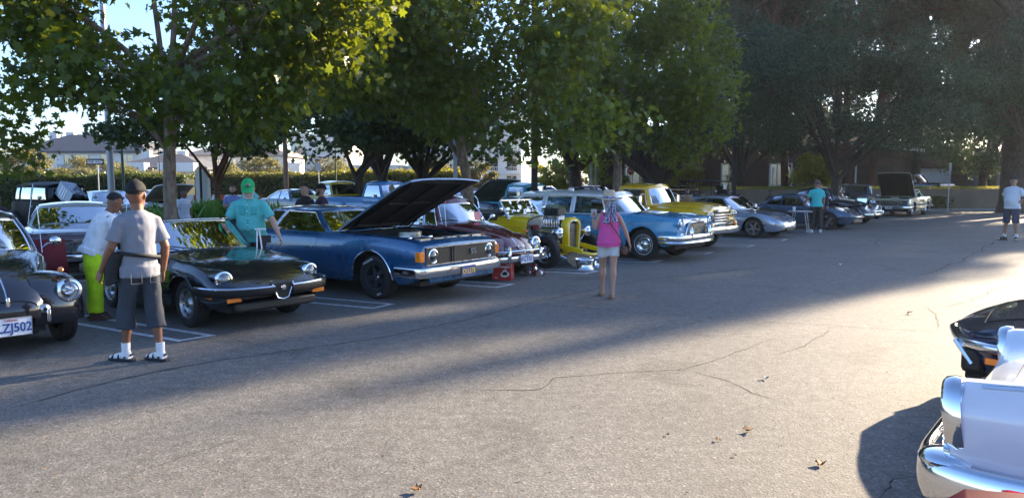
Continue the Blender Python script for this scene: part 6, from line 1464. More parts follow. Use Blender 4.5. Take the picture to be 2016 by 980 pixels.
# --- turquoise shirt man and the one behind him
t, *_ = person('man in turquoise shirt and dark trousers seen from behind at the folding table', XY(1607, 25.7), R(90), 1.80, skin=(.34, .18, .12), arms={1: ((.08, .10, -.26), (.14, .02, -.14)), -1: ((.02, -.08, -.28), (.08, -.02, -.22))}, feet={1: (0, .16, 30, .02), -1: (0, -.16, -25, .02)},
    top=(.05, .50, .50), bottom=(.03, .027, .026), headgear=('cap', (.16, .10, .09)), hair=(.05, .03, .02), shoe=(.7, .7, .72), vox=.016, loose=1.1, hands=False, wide=1.03)
person('person in navy jacket half hidden behind the turquoise-shirted man', XY(1612, 27.2), R(-110), 1.72, skin=(.3, .16, .1), top=(.012, .02, .05), bottom=(.02, .02, .03), headgear=('cap', (.01, .01, .02)), sleeve='long', vox=.018, hands=False, wide=1.2)
# --- man at the right edge
person('man in white polo shirt, navy shorts and dark cap standing at the right edge', G(1989, 473), R(205), 1.93, skin=(.32, .17, .11), arms={1: ((-.06, .14, -.24), (.10, -.13, -.14)), -1: ((-.12, -.14, -.22), (.13, .12, -.15))}, feet={1: (.03, .17, 30, .02), -1: (.0, -.16, -20, .02)}, hyaw=30,
    top=(.58, .62, .68), bottom=(.016, .03, .075), leg='knee', headgear=('cap', (.012, .012, .02)), hair=(.06, .05, .04), shoe=(.012, .012, .014), sock=True, vox=.014, loose=1.1, belly=.05, wide=1.02, hands=True)
# --- bystanders
BY = 'visitors standing among the second row'
person('bearded man in pale blue shirt with crossed arms beside the leafy plants', XY(460, 19.5), R(-75), 1.68, skin=(.36, .2, .14), arms={1: ((.10, .05, -.24), (.12, -.18, .05)), -1: ((.10, -.05, -.24), (.12, .18, .06))}, top=(.18, .24, .52), bottom=(.03, .03, .05), beard=(.025, .015, .01), hair=(.02, .013, .01), hairlen=.2, vox=.014, hands=False, group=BY)
person('dark haired man in black jacket with sunglasses pushed up behind the blue coupe roof', XY(603, 15.6), R(-120), 1.74, skin=(.36, .2, .14), arms={1: ((.1, .08, -.26), (.15, -.05, -.12)), -1: ((.1, -.08, -.26), (.15, .05, -.12))}, top=(.014, .013, .014), bottom=(.02, .02, .03), sleeve='long', hair=(.012, .01, .01), vox=.013, hands=False, hpitch=12, group=BY, loose=1.25)
person('bearded man in black cap and plum shirt behind the blue coupe roof', XY(634, 15.9), R(-165), 1.72, skin=(.36, .19, .13), top=(.04, .02, .035), bottom=(.02, .02, .03), beard=(.02, .012, .01), headgear=('cap', (.008, .008, .01)), vox=.013, hands=False, loose=1.3, belly=.03, group=BY)
person('person in tan hat and dark top standing beside the bright blue pickup', XY(772, 20.5), R(-80), 1.66, skin=(.3, .17, .12), top=(.02, .022, .035), bottom=(.02, .02, .03), headgear=('cap', (.32, .26, .19)), sleeve='long', vox=.016, hands=False, group=BY)
person('man in white shirt and dark trousers standing beside the near sycamore trunk', XY(363, 19.5), R(-20), 1.58, skin=(.14, .07, .045), arms={1: ((-.04, .1, -.25), (.08, -.04, -.2)), -1: ((-.05, -.1, -.25), (.08, .0, -.2))}, top=(.55, .62, .75), bottom=(.012, .014, .02), hair=(.02, .016, .014), vox=.014, hands=False, group=BY, loose=1.2)
person('person in white top mostly hidden behind the near sycamore trunk', XY(346, 20.8), R(-40), 1.52, skin=(.2, .1, .07), top=(.6, .6, .62), bottom=(.03, .03, .04), vox=.018, hands=False, group=BY)
person('person in dark plum top cut off by the left edge of the view', XY(-6, 14.5), R(-30), 1.55, skin=(.25, .13, .09), top=(.05, .025, .05), bottom=(.03, .03, .04), vox=.018, hands=False, group=BY)
person('person in brown hat behind the small teal pickup cab', XY(1006, 34), R(-90), 1.7, skin=(.2, .1, .07), top=(.3, .25, .2), bottom=(.03, .03, .04), headgear=('cap', (.12, .08, .06)), vox=.02, hands=False, group=BY)
person('person with brown hair beyond the hood of the yellow fifties pickup', XY(1352, 27.0), R(-90), 1.50, skin=(.2, .1, .07), top=(.35, .2, .12), bottom=(.03, .03, .04), hair=(.06, .03, .02), vox=.02, hands=False, group=BY)
person('dark haired person bending beyond the silver sports car', XY(1509, 29.5), R(-60), 1.45, lean=20, skin=(.12, .06, .04), top=(.012, .013, .02), bottom=(.02, .02, .02), vox=.02, hands=False, group=BY)
# ================================================================ trees and plants
SHAPES = {}
def _mk(pts, faces): return np.array(pts, float), faces
mp = [(0, -.5), (.16, -.30), (.48, -.32), (.30, -.05), (.52, .16), (.20, .16), (.16, .30), (0, .55), (-.16, .30), (-.20, .16), (-.52, .16), (-.30, -.05), (-.48, -.32), (-.16, -.30)]
SHAPES['maple'] = _mk([(x, y, .22 * abs(x) - .12 * y * y) for x, y in mp], [(0, 1, 2, 3, 4, 5, 6, 7, 8, 9, 10, 11, 12, 13)])
SHAPES['oval'] = _mk([(0, -.5, 0), (.24, 0, .05), (0, .5, -.04), (-.24, 0, .05)], [(0, 1, 2, 3)])
SHAPES['tuft'] = _mk([(0, -.5, 0), (.10, .1, .06), (0, .5, 0), (-.10, .1, -.05), (.32, .25, .1), (.06, -.2, 0), (-.34, .2, .05), (-.05, -.15, .02)], [(0, 1, 2, 3), (5, 4, 1), (7, 3, 6)])
SHAPES['strap'] = _mk([(-.04, 0, 0), (.04, 0, 0), (.05, .5, .0), (-.05, .5, .0), (.03, .85, -.12), (-.03, .85, -.12), (0, 1.0, -.3)], [(0, 1, 2, 3), (3, 2, 4, 5), (5, 4, 6)])
def scatter(name, c, size, shape, mat, parent=None, up=.5, droop=0.0, kind=None, rng=None, out=None, upright=False):
    rng = rng or np.random.default_rng(len(c)); S_, F_ = SHAPES[shape]; n = len(c); k = len(S_)
    nr = rng.normal(size=(n, 3)); nr[:, 2] += up * 1.6
    if out is not None: nr += out * 1.1
    nr /= np.linalg.norm(nr, axis=1)[:, None]
    tg = rng.normal(size=(n, 3)); tg[:, 2] -= droop * 2
    if upright: tg = np.stack([rng.normal(size=n) * .35, rng.normal(size=n) * .35, np.ones(n)], 1); nr = rng.normal(size=(n, 3))
    tg -= nr * (tg * nr).sum(1)[:, None]; tg /= np.linalg.norm(tg, axis=1)[:, None]
    if upright:
        tg = np.stack([rng.normal(size=n) * .4, rng.normal(size=n) * .4, np.ones(n)], 1); tg /= np.linalg.norm(tg, axis=1)[:, None]; nr -= tg * (nr * tg).sum(1)[:, None]; nr /= np.linalg.norm(nr, axis=1)[:, None]
    bt = np.cross(tg, nr); sz = rng.uniform(size[0], size[1], n)[:, None, None]
    V = c[:, None, :] + (bt[:, None, :] * S_[None, :, :1] + tg[:, None, :] * S_[None, :, 1:2] + nr[:, None, :] * S_[None, :, 2:]) * sz
    V = V.reshape(-1, 3); me = bpy.data.meshes.new(name); nf = len(F_) * n
    me.vertices.add(len(V)); me.vertices.foreach_set('co', V.ravel().astype(np.float32))
    tot = np.array([len(f) for f in F_]); idx = np.concatenate([np.array(f) for f in F_])
    L = (idx[None, :] + (np.arange(n) * k)[:, None]).ravel(); me.loops.add(len(L)); me.loops.foreach_set('vertex_index', L.astype(np.int32))
    me.polygons.add(nf); tt = np.tile(tot, n); me.polygons.foreach_set('loop_start', np.concatenate([[0], np.cumsum(tt)[:-1]]).astype(np.int32)); me.polygons.foreach_set('loop_total', tt.astype(np.int32))
    me.update(calc_edges=True); me.materials.append(mat); o = bpy.data.objects.new(name, me); COL.objects.link(o)
    if parent: o.parent = parent
    if kind: o['kind'] = kind
    return o
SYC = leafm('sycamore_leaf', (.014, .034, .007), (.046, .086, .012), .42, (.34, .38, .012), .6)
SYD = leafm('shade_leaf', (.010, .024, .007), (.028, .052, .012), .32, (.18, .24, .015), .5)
OAK = leafm('oak_leaf', (.011, .028, .014), (.028, .054, .026), .22, (.09, .15, .04), .6, .65)
PINE = leafm('pine_needle', (.014, .022, .011), (.045, .045, .022), .25, (.22, .17, .05), .25)
OLIVE = leafm('olive_leaf', (.05, .06, .02), (.14, .13, .045), .35, (.35, .30, .06), .8)
HEDG = leafm('hedge_leaf', (.018, .035, .010), (.05, .075, .018), .3, (.25, .28, .02), .8)
YELH = leafm('sunlit_leaf', (.10, .12, .02), (.25, .25, .04), .5, (.6, .55, .04), .8)  # leaf colour brightened and yellowed to carry the low sunlight
FARC = leafm('hazed_cedar_leaf', (.05, .07, .065), (.09, .11, .10), .2, None, .3)  # pale grey leaf colour imitates distance haze
def bark(name, a, b_):
    m, n, b = nt_new(name); tc = N(n, 'TexCoord'); mpn = N(n, 'Mapping'); mpn.inputs['Scale'].default_value = (5, 5, 1.6)
    no = N(n, 'TexNoise'); no.inputs['Scale'].default_value = 3; no.inputs['Detail'].default_value = 8; no.inputs['Distortion'].default_value = .6
    n.links.new(tc.outputs['Object'], mpn.inputs[0]); n.links.new(mpn.outputs[0], no.inputs['Vector'])
    r = ramp(n, no.outputs[0], [(.35, a), (.65, b_)]); n.links.new(r.outputs[0], b.inputs['Base Color']); setp(b, Roughness=.9)
    bp = N(n, 'Bump'); bp.inputs['Strength'].default_value = .7; bp.inputs['Distance'].default_value = .03; n.links.new(no.outputs[0], bp.inputs['Height']); n.links.new(bp.outputs[0], b.inputs['Normal']); return m
BKS = bark('sycamore_bark', (.12, .085, .06), (.28, .21, .16)); BKD = bark('dark_bark', (.03, .022, .017), (.075, .055, .042)); BKR = bark('pine_bark', (.06, .026, .015), (.14, .065, .038))
def tree(label, base, top, r0, cc, cr, n, size, shape, mat, bk, clumps=40, seedv=1, group=None, cat='tree', name='tree', bend=(0, 0), limbs=9, up=.5, cut=0.0, extra=(), trunk_pts=None, crad=.30, core=False, out=.5):
    base = Vector(base); rng = np.random.default_rng(seedv); random.seed(seedv); t = thing(name, label, cat, base, 0, group)
    cc = Vector(cc) - base; tp = Vector((bend[0], bend[1], top)); cr = np.array(cr, float)
    pts = [Vector((0, 0, -.1))] + ([Vector(p) for p in trunk_pts] if trunk_pts else [tp * .25 + Vector((random.uniform(-.05, .05), random.uniform(-.05, .05), 0)), tp * .5 + Vector((random.uniform(-.1, .1), 0, 0)), tp * .75]) + [tp]
    c = crom(pts, 4); rr = [r0 * (1.25 if i == 0 else 1) * (1 - .38 * i / len(c)) * random.uniform(.94, 1.07) for i in range(len(c))]
    MB().tube(c, rr, 12).build('trunk', bk, t, ang=80)
    # clump centres spread through the crown volume
    C_ = []
    tries = 0
    while len(C_) < clumps and tries < clumps * 40:
        tries += 1; p = rng.normal(size=3); p /= np.linalg.norm(p); p *= rng.uniform(.35, 1) ** .5
        if p[2] < -.75: continue
        q = np.array(cc) + p * cr * (1 - crad * .5)
        if noise.noise(Vector(q) * .45 + Vector((seedv * 3.3, 0, 0))) < -.28 + cut: continue
        C_.append(q)
    C_ += [np.array(Vector(e) - base) for e in extra]; C_ = np.array(C_)
    for li in range(limbs):
        tgt = C_[int(li * len(C_) / limbs)]; st = c[random.randint(int(len(c) * .62), len(c) - 1)]; e = Vector(tgt); mid = st.lerp(e, .5) + Vector((random.uniform(-.3, .3), random.uniform(-.3, .3), random.uniform(-.1, .45)))
        pth = crom([st, mid, e], 5); m = MB().tube(pth, [max(.02, r0 * (.5 - .42 * i / len(pth))) for i in range(len(pth))], 7)
        near = sorted(C_, key=lambda q: (Vector(q) - e).length)[1:5]
        for q in near:
            s2 = pth[random.randint(5, len(pth) - 2)]; q = Vector(q); m2 = s2.lerp(q, .5) + Vector((random.uniform(-.2, .2), random.uniform(-.2, .2), random.uniform(-.1, .3)))
            m.tube(crom([s2, m2, q], 4), [max(.008, r0 * .18 * (1 - i / 9)) for i in range(9)], 5)
            for _ in range(3):
                e2 = q + Vector((random.uniform(-1, 1), random.uniform(-1, 1), random.uniform(-.6, .6))) * float(cr.mean()) * crad * .9
                m.tube([q, q.lerp(e2, .5) + Vector((0, 0, .05)), e2], [.010, .007, .004], 4)
        m.build('branch', bk, t, ang=80)
    w = rng.uniform(.5, 1.4, len(C_)); w /= w.sum(); idx = rng.choice(len(C_), n, p=w); R_ = cr * crad
    d = rng.normal(size=(n, 3)); ln = np.linalg.norm(d, axis=1)[:, None]; d = d / ln * rng.uniform(.15, 1, n)[:, None] ** .45
    d += rng.normal(size=(n, 3)) * .12
    sc = rng.uniform(.7, 1.25, len(C_))[idx][:, None]
    P = C_[idx] + d * np.array([R_[0], R_[1], R_[2] * .75]) * sc
    scatter('crown', P, size, shape, mat, t, up=up, droop=.35, rng=rng, out=d * out)
    return t
SYG = 'sycamore trees in the planter between the two rows'
tree('near sycamore with pale trunk and broad leafy crown behind the black convertible', XY(337, 14), 3.7, .135, (-5.7, 13.6, 5.1), (3.7, 3.2, 3.0), 16500, (.07, .22), 'maple', SYC, BKS, 54, 3, SYG, limbs=12, crad=.27, cut=.06, bend=(.05, 0), name='sycamore_tree',
     extra=[XY(700, 12.5) + Vector((0, 0, 4.6)), XY(640, 12.8) + Vector((0, 0, 3.9)), XY(560, 13) + Vector((0, 0, 3.6)), XY(730, 12.2) + Vector((0, 0, 5.0)), XY(120, 13) + Vector((0, 0, 3.5)), XY(200, 13.2) + Vector((0, 0, 3.4)), XY(90, 13) + Vector((0, 0, 4.8)), XY(420, 13) + Vector((0, 0, 2.9)), XY(480, 13) + Vector((0, 0, 2.8)), XY(520, 12.6) + Vector((0, 0, 3.3)), XY(620, 12.4) + Vector((0, 0, 4.3))])
tree('middle sycamore whose trunk rises behind the raised hood of the blue coupe', XY(930, 20), 3.6, .17, (-1.6, 19.6, 5.6), (4.3, 3.2, 3.7), 21000, (.09, .22), 'maple', SYC, BKS, 66, 5, SYG, limbs=11, crad=.28, bend=(-.4, 0), name='sycamore_tree',
     extra=[XY(1140, 17.5) + Vector((0, 0, 3.2)), XY(1100, 17.6) + Vector((0, 0, 2.9)), XY(1175, 17.6) + Vector((0, 0, 3.1)), XY(1090, 18) + Vector((0, 0, 4.9)), XY(1160, 18) + Vector((0, 0, 5.7)), XY(1010, 18) + Vector((0, 0, 2.9))])
tree('sycamore with a forked trunk behind the light blue station wagon roof', XY(1226, 25.6), 2.9, .20, (4.4, 25.4, 6.2), (3.6, 3.2, 4.5), 20000, (.10, .23), 'maple', SYC, BKS, 60, 8, SYG, limbs=10, crad=.28, bend=(-.25, 0), name='sycamore_tree', extra=[XY(1400, 24) + Vector((0, 0, 3.6)), XY(1385, 24) + Vector((0, 0, 4.6)), XY(1330, 24) + Vector((0, 0, 2.9)), XY(1180, 25) + Vector((0, 0, 3.4))])
tree('sycamore crown reaching in at the left edge', XY(-130, 14.5), 3.5, .14, (-12.2, 14, 5.2), (2.6, 3, 3.0), 9000, (.09, .21), 'maple', SYC, BKS, 40, 11, SYG, limbs=8, name='sycamore_tree', extra=[XY(15, 14) + Vector((0, 0, 2.9)), XY(0, 14) + Vector((0, 0, 2.3)), XY(30, 14) + Vector((0, 0, 3.4))])
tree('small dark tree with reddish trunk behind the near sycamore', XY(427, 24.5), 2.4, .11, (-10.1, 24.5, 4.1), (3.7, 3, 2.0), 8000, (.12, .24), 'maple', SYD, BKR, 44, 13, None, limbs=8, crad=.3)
DKG = 'dark leafy trees beyond the second row'
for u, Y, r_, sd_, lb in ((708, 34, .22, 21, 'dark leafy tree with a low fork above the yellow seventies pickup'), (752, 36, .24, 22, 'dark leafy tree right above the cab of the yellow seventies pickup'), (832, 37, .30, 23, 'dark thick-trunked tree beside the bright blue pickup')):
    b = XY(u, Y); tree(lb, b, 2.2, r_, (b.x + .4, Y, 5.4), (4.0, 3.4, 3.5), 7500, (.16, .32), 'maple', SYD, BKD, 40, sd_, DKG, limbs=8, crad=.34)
tree('large small-leaved oak with a dark trunk behind the turquoise-shirted man', XY(1645, 31.5), 2.6, .20, (13.8, 31.5, 5.3), (5.9, 4.2, 3.3), 42000, (.09, .20), 'oval', OAK, BKD, 90, 31, None, limbs=14, crad=.24, name='oak_tree', bend=(-.1, 0), extra=[XY(1640, 30) + Vector((0, 0, 8.2)), XY(1660, 30) + Vector((0, 0, 8.6))])
tree('broad dark oak with heavy spreading limbs behind the yellow fifties pickup', XY(1285, 39), 2.2, .55, (7.6, 39, 6.8), (6.4, 4.6, 5.2), 24000, (.13, .26), 'oval', OAK, BKD, 80, 33, None, limbs=14, crad=.26, name='oak_tree')
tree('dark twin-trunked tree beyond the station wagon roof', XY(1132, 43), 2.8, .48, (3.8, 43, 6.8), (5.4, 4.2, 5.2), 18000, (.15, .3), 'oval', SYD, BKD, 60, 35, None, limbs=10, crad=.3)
tree('dark bushy tree with a leaning trunk behind the parked tourer', XY(1455, 46), 3.0, .35, (14.5, 47, 7.2), (4.8, 4, 5.5), 18000, (.15, .3), 'oval', OAK, BKD, 60, 36, None, limbs=10, crad=.28)
PG = 'tall pines beyond the low wall'
PL = ((1548, 49, .28, (-1.2, 0), 'tall pine with a leaning trunk left of the turquoise-shirted man'), (1665, 50, .25, (-.4, 0), 'tall pine just right of the dark oak trunk'), (1705, 50.5, .32, (1.6, 0), 'tall reddish pine leaning right beside the garage'),
      (1990, 41.5, .62, (0, 0), 'massive dark-trunked pine behind the man in the white polo shirt'), (1400, 56, .4, (0, 0), 'tall pine above the brick building left end'), (1800, 55, .35, (0, 0), 'tall pine rising behind the garage'), (1880, 57, .4, (0, 0), 'tall pine above the dark shed roof'), (2080, 48, .5, (0, 0), 'tall pine just outside the right edge'), (2200, 50, .5, (0, 0), 'outermost tall pine right of the lot'))
for i, (u, Y, r_, bd, lb) in enumerate(PL):
    b = XY(u, Y); h = 17 + (i * 7 % 5); tree(lb, b, h * .85, r_, (b.x + bd[0] * 1.3, Y, h * (.64 if u < 1900 else .72)), (4.8, 4.0, h * (.38 if u < 1900 else .28)), 13000, (.18, .45), 'tuft', PINE, BKR if 'reddish' in lb or i < 2 else BKD, 70, 50 + i, PG, limbs=14, crad=.17, bend=bd, name='pine_tree', cut=.05, up=.2)
for i, (x, y, h, lb) in enumerate(((44.1, 50.5, 25, 'first pine past the right edge, nearest the open sunlit asphalt'), (39.4, 50, 24.5, 'second pine past the right edge'), (46.8, 57, 28, 'tall pine standing behind the first two past the right edge'), (34.5, 53.5, 25, 'tall pine at the right edge behind the wall'), (31, 58, 26, 'tall pine between the garage and the dark shed, far back'), (41, 59, 27, 'rearmost pine past the right edge'), (26, 60, 25, 'tall pine behind the garage left end'), (21, 61, 24, 'tall pine behind the brick building right end'), (16, 61, 24, 'tall pine behind the brick building middle'))):
    tree(lb, (x, y, 0), h * .8, .4, (x, y, h * .70), (4.5, 4.2, h * .30), 15000, (.3, .62), 'tuft', PINE, BKD, 80, 80 + i, PG, limbs=10, crad=.2, name='pine_tree', up=.2)
tree('dark bushy evergreen filling the right side behind the wall', XY(1930, 47), 2.5, .3, (29.6, 47, 4.6), (3.6, 3, 3.4), 14000, (.12, .26), 'oval', OAK, BKD, 40, 91, None, limbs=6, crad=.34)
tree('slender pine past the right edge whose shadow reaches farthest onto the sunlit asphalt', (48.8, 50.5, 0), 20, .25, (48.8, 50.5, 18), (1.3, 1.3, 7), 3000, (.3, .55), 'tuft', PINE, BKD, 22, 130, PG, limbs=6, crad=.4, name='pine_tree')
tree('dark drooping evergreen in front of the massive trunk at the right edge', XY(2045, 37.5), 3.0, .3, (26.0, 38, 6.6), (3.8, 2.8, 3.4), 20000, (.12, .26), 'oval', OAK, BKD, 50, 92, None, limbs=8, crad=.32)
for i, (u, Y, lb) in enumerate(((1850, 62, 'dark rounded tree behind the dark shed'), (1560, 64, 'dark rounded tree behind the brick building'))):
    b = XY(u, Y); tree(lb, b, 4, .3, (b.x, Y, 8.0), (6.5, 4, 6.0), 9000, (.25, .5), 'oval', OAK, BKD, 50, 140 + i, 'dark rounded trees behind the low buildings', limbs=6, crad=.34)
# street trees across the road
STG = 'olive street trees in front of the far houses'
for i, (u, Y, h, w, lb) in enumerate(((55, 66, 4.7, 2.6, 'olive street tree left of the far cream house'), (122, 70, 3.0, 2.6, 'low olive bush in front of the far cream house'), (190, 74, 4.6, 2.6, 'olive street tree behind the one way sign'), (250, 68, 3.2, 2.6, 'rounded olive bush right of the tall grey pole'), (308, 70, 3.0, 2.4, 'olive bush left of the near sycamore trunk'), (165, 68, 2.9, 1.8, 'small olive shrub under the one way sign'), (8, 62, 2.6, 2.0, 'olive bush at the far left edge'), (455, 66, 3.2, 1.5, 'round green bush right of the reddish trunk'), (515, 76, 4.6, 2.6, 'pale olive tree before the second far house'), (660, 80, 4.0, 3.0, 'grey green tree beyond the yellow seventies pickup'), (945, 62, 3.2, 1.6, 'thin tree before the white apartment block'), (870, 64, 3.4, 2.0, 'leafy tree before the left part of the apartment block'), (1085, 52, 3.2, 1.6, 'young tree with sunlit-coloured leaves right of the black lamp post'), (1185, 54, 3.6, 2.2, 'young tree with sunlit-coloured leaves above the station wagon roof'), (1335, 52, 3.6, 2.0, 'young tree with sunlit-coloured leaves right of the broad oak'), (1605, 47, 3.6, 1.6, 'young tree with sunlit-coloured leaves beside the leaning pine'))):
    b = XY(u, Y); mt = OLIVE if u < 1000 else YELH
    tree(lb, b, h * .5, .09, (b.x, Y, h * .62), (w, w * .8, h * .42), 3200, (.18, .34), 'oval', mt, BKS, 24, 100 + i, STG if u < 700 else None, limbs=5, crad=.36, name='street_tree')
for u, Y, h, lb in ((598, 130, 12.5, 'far hazy cedar rising above the second row'), (120, 140, 11, 'far hazy conifer above the grey roof of the cream house')):
    b = XY(u, Y); t = thing('cedar_tree', lb, 'tree', b); MB().tube([(0, 0, 0), (0, 0, h)], [.4, .08], 8).build('trunk', BKD, t); rng = np.random.default_rng(int(u)); P = []
    for k in range(16):
        z = 2.5 + (h - 2.6) * k / 15; L = (1 - (z / h)) * 5.0 + .5
        for j in range(7):
            a = rng.uniform(0, 6.28); l_ = L * rng.uniform(.6, 1)
            for q in range(24): f = rng.uniform(.15, 1); P.append((math.cos(a) * l_ * f + rng.normal() * .15, math.sin(a) * l_ * f + rng.normal() * .15, z - .25 * f + rng.normal() * .08))
    scatter('crown', np.array(P), (.35, .7), 'tuft', FARC, t, up=1.0)
# hedges
def hedge(label, x0, x1, y, h, d, n, mat, lit=None, name='hedge', kind=None, y1=None):
    rng = np.random.default_rng(int(abs(x0) * 10)); y1 = y if y1 is None else y1
    t = thing(name, label, 'hedge', ((x0 + x1) / 2, (y + y1) / 2, 0)); fx = rng.uniform(0, 1, n); x = (fx - .5) * (x1 - x0); yy = (fx - .5) * (y1 - y)
    a = rng.uniform(0, 1, n); top = a < .4
    wob = np.array([noise.noise(Vector((q * .35, y, 0))) * .25 + noise.noise(Vector((q * 1.4, y, 3))) * .12 for q in x])
    z = np.where(top, h + rng.normal(0, .09, n) + wob, rng.uniform(0, h, n) + wob * .5); f = np.where(top, rng.uniform(-d / 2, d / 2, n), -d / 2 + rng.normal(0, .07, n)); 
    P = np.stack([x, yy + f, np.maximum(z, .03)], 1); scatter('foliage', P, (.13, .26), 'oval', mat, t, up=.6)
    MB().beam(((x0 - x1) / 2, (y - y1) / 2, (h - .15) / 2), ((x1 - x0) / 2, (y1 - y) / 2, (h - .15) / 2), d - .15, h - .2).build('inner_twigs', pmat('hedge_core', (.015, .02, .008), .95), t)
    return t
hedge('clipped dark green hedge along the road behind the tall black vintage sedan', -36, -19.5, 45, 2.05, 1.4, 15000, HEDG)
hedge('loose shrub hedge between the reddish trunk and the yellow seventies pickup', -24, -13, 56, 2.2, 1.6, 10000, leafm('shrub_leaf', (.03, .045, .012), (.12, .12, .03), .4, (.35, .33, .03), .5))
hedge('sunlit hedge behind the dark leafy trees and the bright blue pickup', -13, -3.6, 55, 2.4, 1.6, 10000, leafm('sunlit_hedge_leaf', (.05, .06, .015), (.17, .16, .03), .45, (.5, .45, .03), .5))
# ---------------------------------------------------------------- planter island
ISL = Vector((.66, .75, 0)).normalized(); ISN = Vector((ISL.y, -ISL.x, 0)); I0 = Vector((-6.45, 14, 0)) - ISL * 16; I1 = Vector((-6.45, 14, 0)) + ISL * 24
KERB = pmat('kerb_concrete', (.30, .29, .27), .85, 0, .2, 5, .2, 40); SOIL = pmat('mulch', (.06, .045, .03), .95, 0, .4, 8, .8, 30)
MB().beam(I0 + Vector((0, 0, .04)), I1 + Vector((0, 0, .04)), 1.1, .10).build('planting_bed', SOIL, ground, smooth=False)
for sg in (1, -1):
    k = 26
    for i in range(k):
        a = I0.lerp(I1, i / k) + ISN * sg * .64 + Vector((0, 0, .07)); b = I0.lerp(I1, (i + 1) / k - .002) + ISN * sg * .64 + Vector((0, 0, .07)); MB().beam(a, b, .15, .14).build('kerb', KERB, ground, smooth=False)
rng = np.random.default_rng(5)
def strap_bed(label, c, rx, ry, n, h, nm='leafy_ground_cover'):
    P = np.stack([rng.normal(0, rx * .5, n), rng.normal(0, ry * .5, n), np.full(n, .02)], 1) + np.array(c)
    o = scatter(nm, P, h, 'strap', leafm('strap_leaf', (.03, .09, .012), (.09, .20, .03), .4, (.2, .4, .03), 2), None, rng=rng, upright=True); o['kind'] = 'stuff'; o['label'] = label; return o
strap_bed('bright green strappy plants around the reddish trunk', tuple(XY(428, 22.5)), 1.5, 1.0, 2600, (.6, 1.25))
rng2 = np.random.default_rng(9)
# fallen leaves
FL = pmat('dry_leaf', (.22, .10, .03), .8, 0, .4, 30); 
for i, (u, v, sz, lb) in enumerate(((1473, 850, .11, 'curled brown leaf right of centre on the sunlit asphalt'), (1615, 916, .11, 'curled brown leaf nearest the chrome bumper'), (820, 968, .11, 'brown leaf at the bottom edge of the asphalt'), (1413, 867, .06, 'small brown twig-like leaf left of the curled leaf'), (1507, 747, .09, 'flat grey leaf on the sunlit asphalt'), (1447, 898, .04, 'tiny brown leaf below the curled leaf'), (1314, 857, .04, 'tiny brown leaf left of the others'), (1340, 727, .03, 'pale chip at the crack junction'), (1790, 618, .12, 'dark leaf near the crack on the right'), (1655, 522, .12, 'white scrap on the shaded asphalt'))):
    p = G(u, v); m = MB(); random.seed(i); pts = SHAPES['maple'][0]; sz *= .72
    m.add([(q[0] * sz * random.uniform(.8, 1.1), q[1] * sz, .004 + abs(q[0]) * sz * .55 + random.uniform(0, .25) * sz) for q in pts], SHAPES['maple'][1])
    o = m.build('fallen_leaf', FL if i not in (4, 7, 9) else WHITEP if i == 9 else KERB, None, solid=.002, smooth=False); o.location = p + Vector((0, 0, .002)); o.rotation_euler = (0, 0, random.uniform(0, 6)); tag(o, lb, 'leaf', 'leaves fallen on the asphalt')

rl = np.random.default_rng(77); P = []
while len(P) < 520:
    u, v = rl.uniform(0, 2016), 500 + 480 * rl.uniform(0, 1) ** .8; q = G(u, v); P.append((q.x, q.y, .006))
for k in range(260):
    t_ = rl.uniform(0, 1); q = I0.lerp(I1, t_) + ISN * (.75 + abs(rl.normal(0, .25))); P.append((q.x, q.y, .007))
o = scatter('leaf_litter', np.array(P), (.008, .032), 'tuft', FL, None, up=3); tag(o, 'tiny dry leaf bits and grit scattered over the asphalt', kind='stuff')
# ================================================================ buildings, wall, poles, signs
def brickm():
    m, n, b = nt_new('brick'); tc = N(n, 'TexCoord'); br = N(n, 'TexBrick'); br.inputs['Scale'].default_value = 3.4
    br.inputs['Color1'].default_value = (.16, .085, .06, 1); br.inputs['Color2'].default_value = (.11, .06, .045, 1); br.inputs['Mortar'].default_value = (.2, .17, .15, 1); br.inputs['Mortar Size'].default_value = .012
    mpn = N(n, 'Mapping'); mpn.inputs['Rotation'].default_value = (PI / 2, 0, 0); n.links.new(tc.outputs['Object'], mpn.inputs[0]); n.links.new(mpn.outputs[0], br.inputs['Vector']); n.links.new(br.outputs[0], b.inputs['Base Color']); setp(b, Roughness=.9); return m
BRICK = brickm(); STUC = pmat('cream_stucco', (.72, .69, .64), .9, 0, .06, 3, .1, 40); TRIM = pmat('white_trim', (.7, .69, .66), .7, 0, .04, 4); ROOFG = pmat('grey_shingle', (.10, .10, .11), .9, 0, .25, 9, .3, 30); ROOFB = pmat('brown_roof', (.12, .09, .07), .9, 0, .25, 7, .3, 20)
WIN = glassm('window_glass', (.25, .3, .35), .25); DARKR = pmat('dark_room', (.03, .03, .035), .9); WSID = pmat('pale_siding', (.45, .46, .47), .8, 0, .05, 4); BRWN = pmat('brown_stucco', (.10, .07, .055), .9, 0, .15, 3, .2, 30); GDOOR = pmat('garage_door_white', (.55, .57, .6), .6, 0, .04, 3)
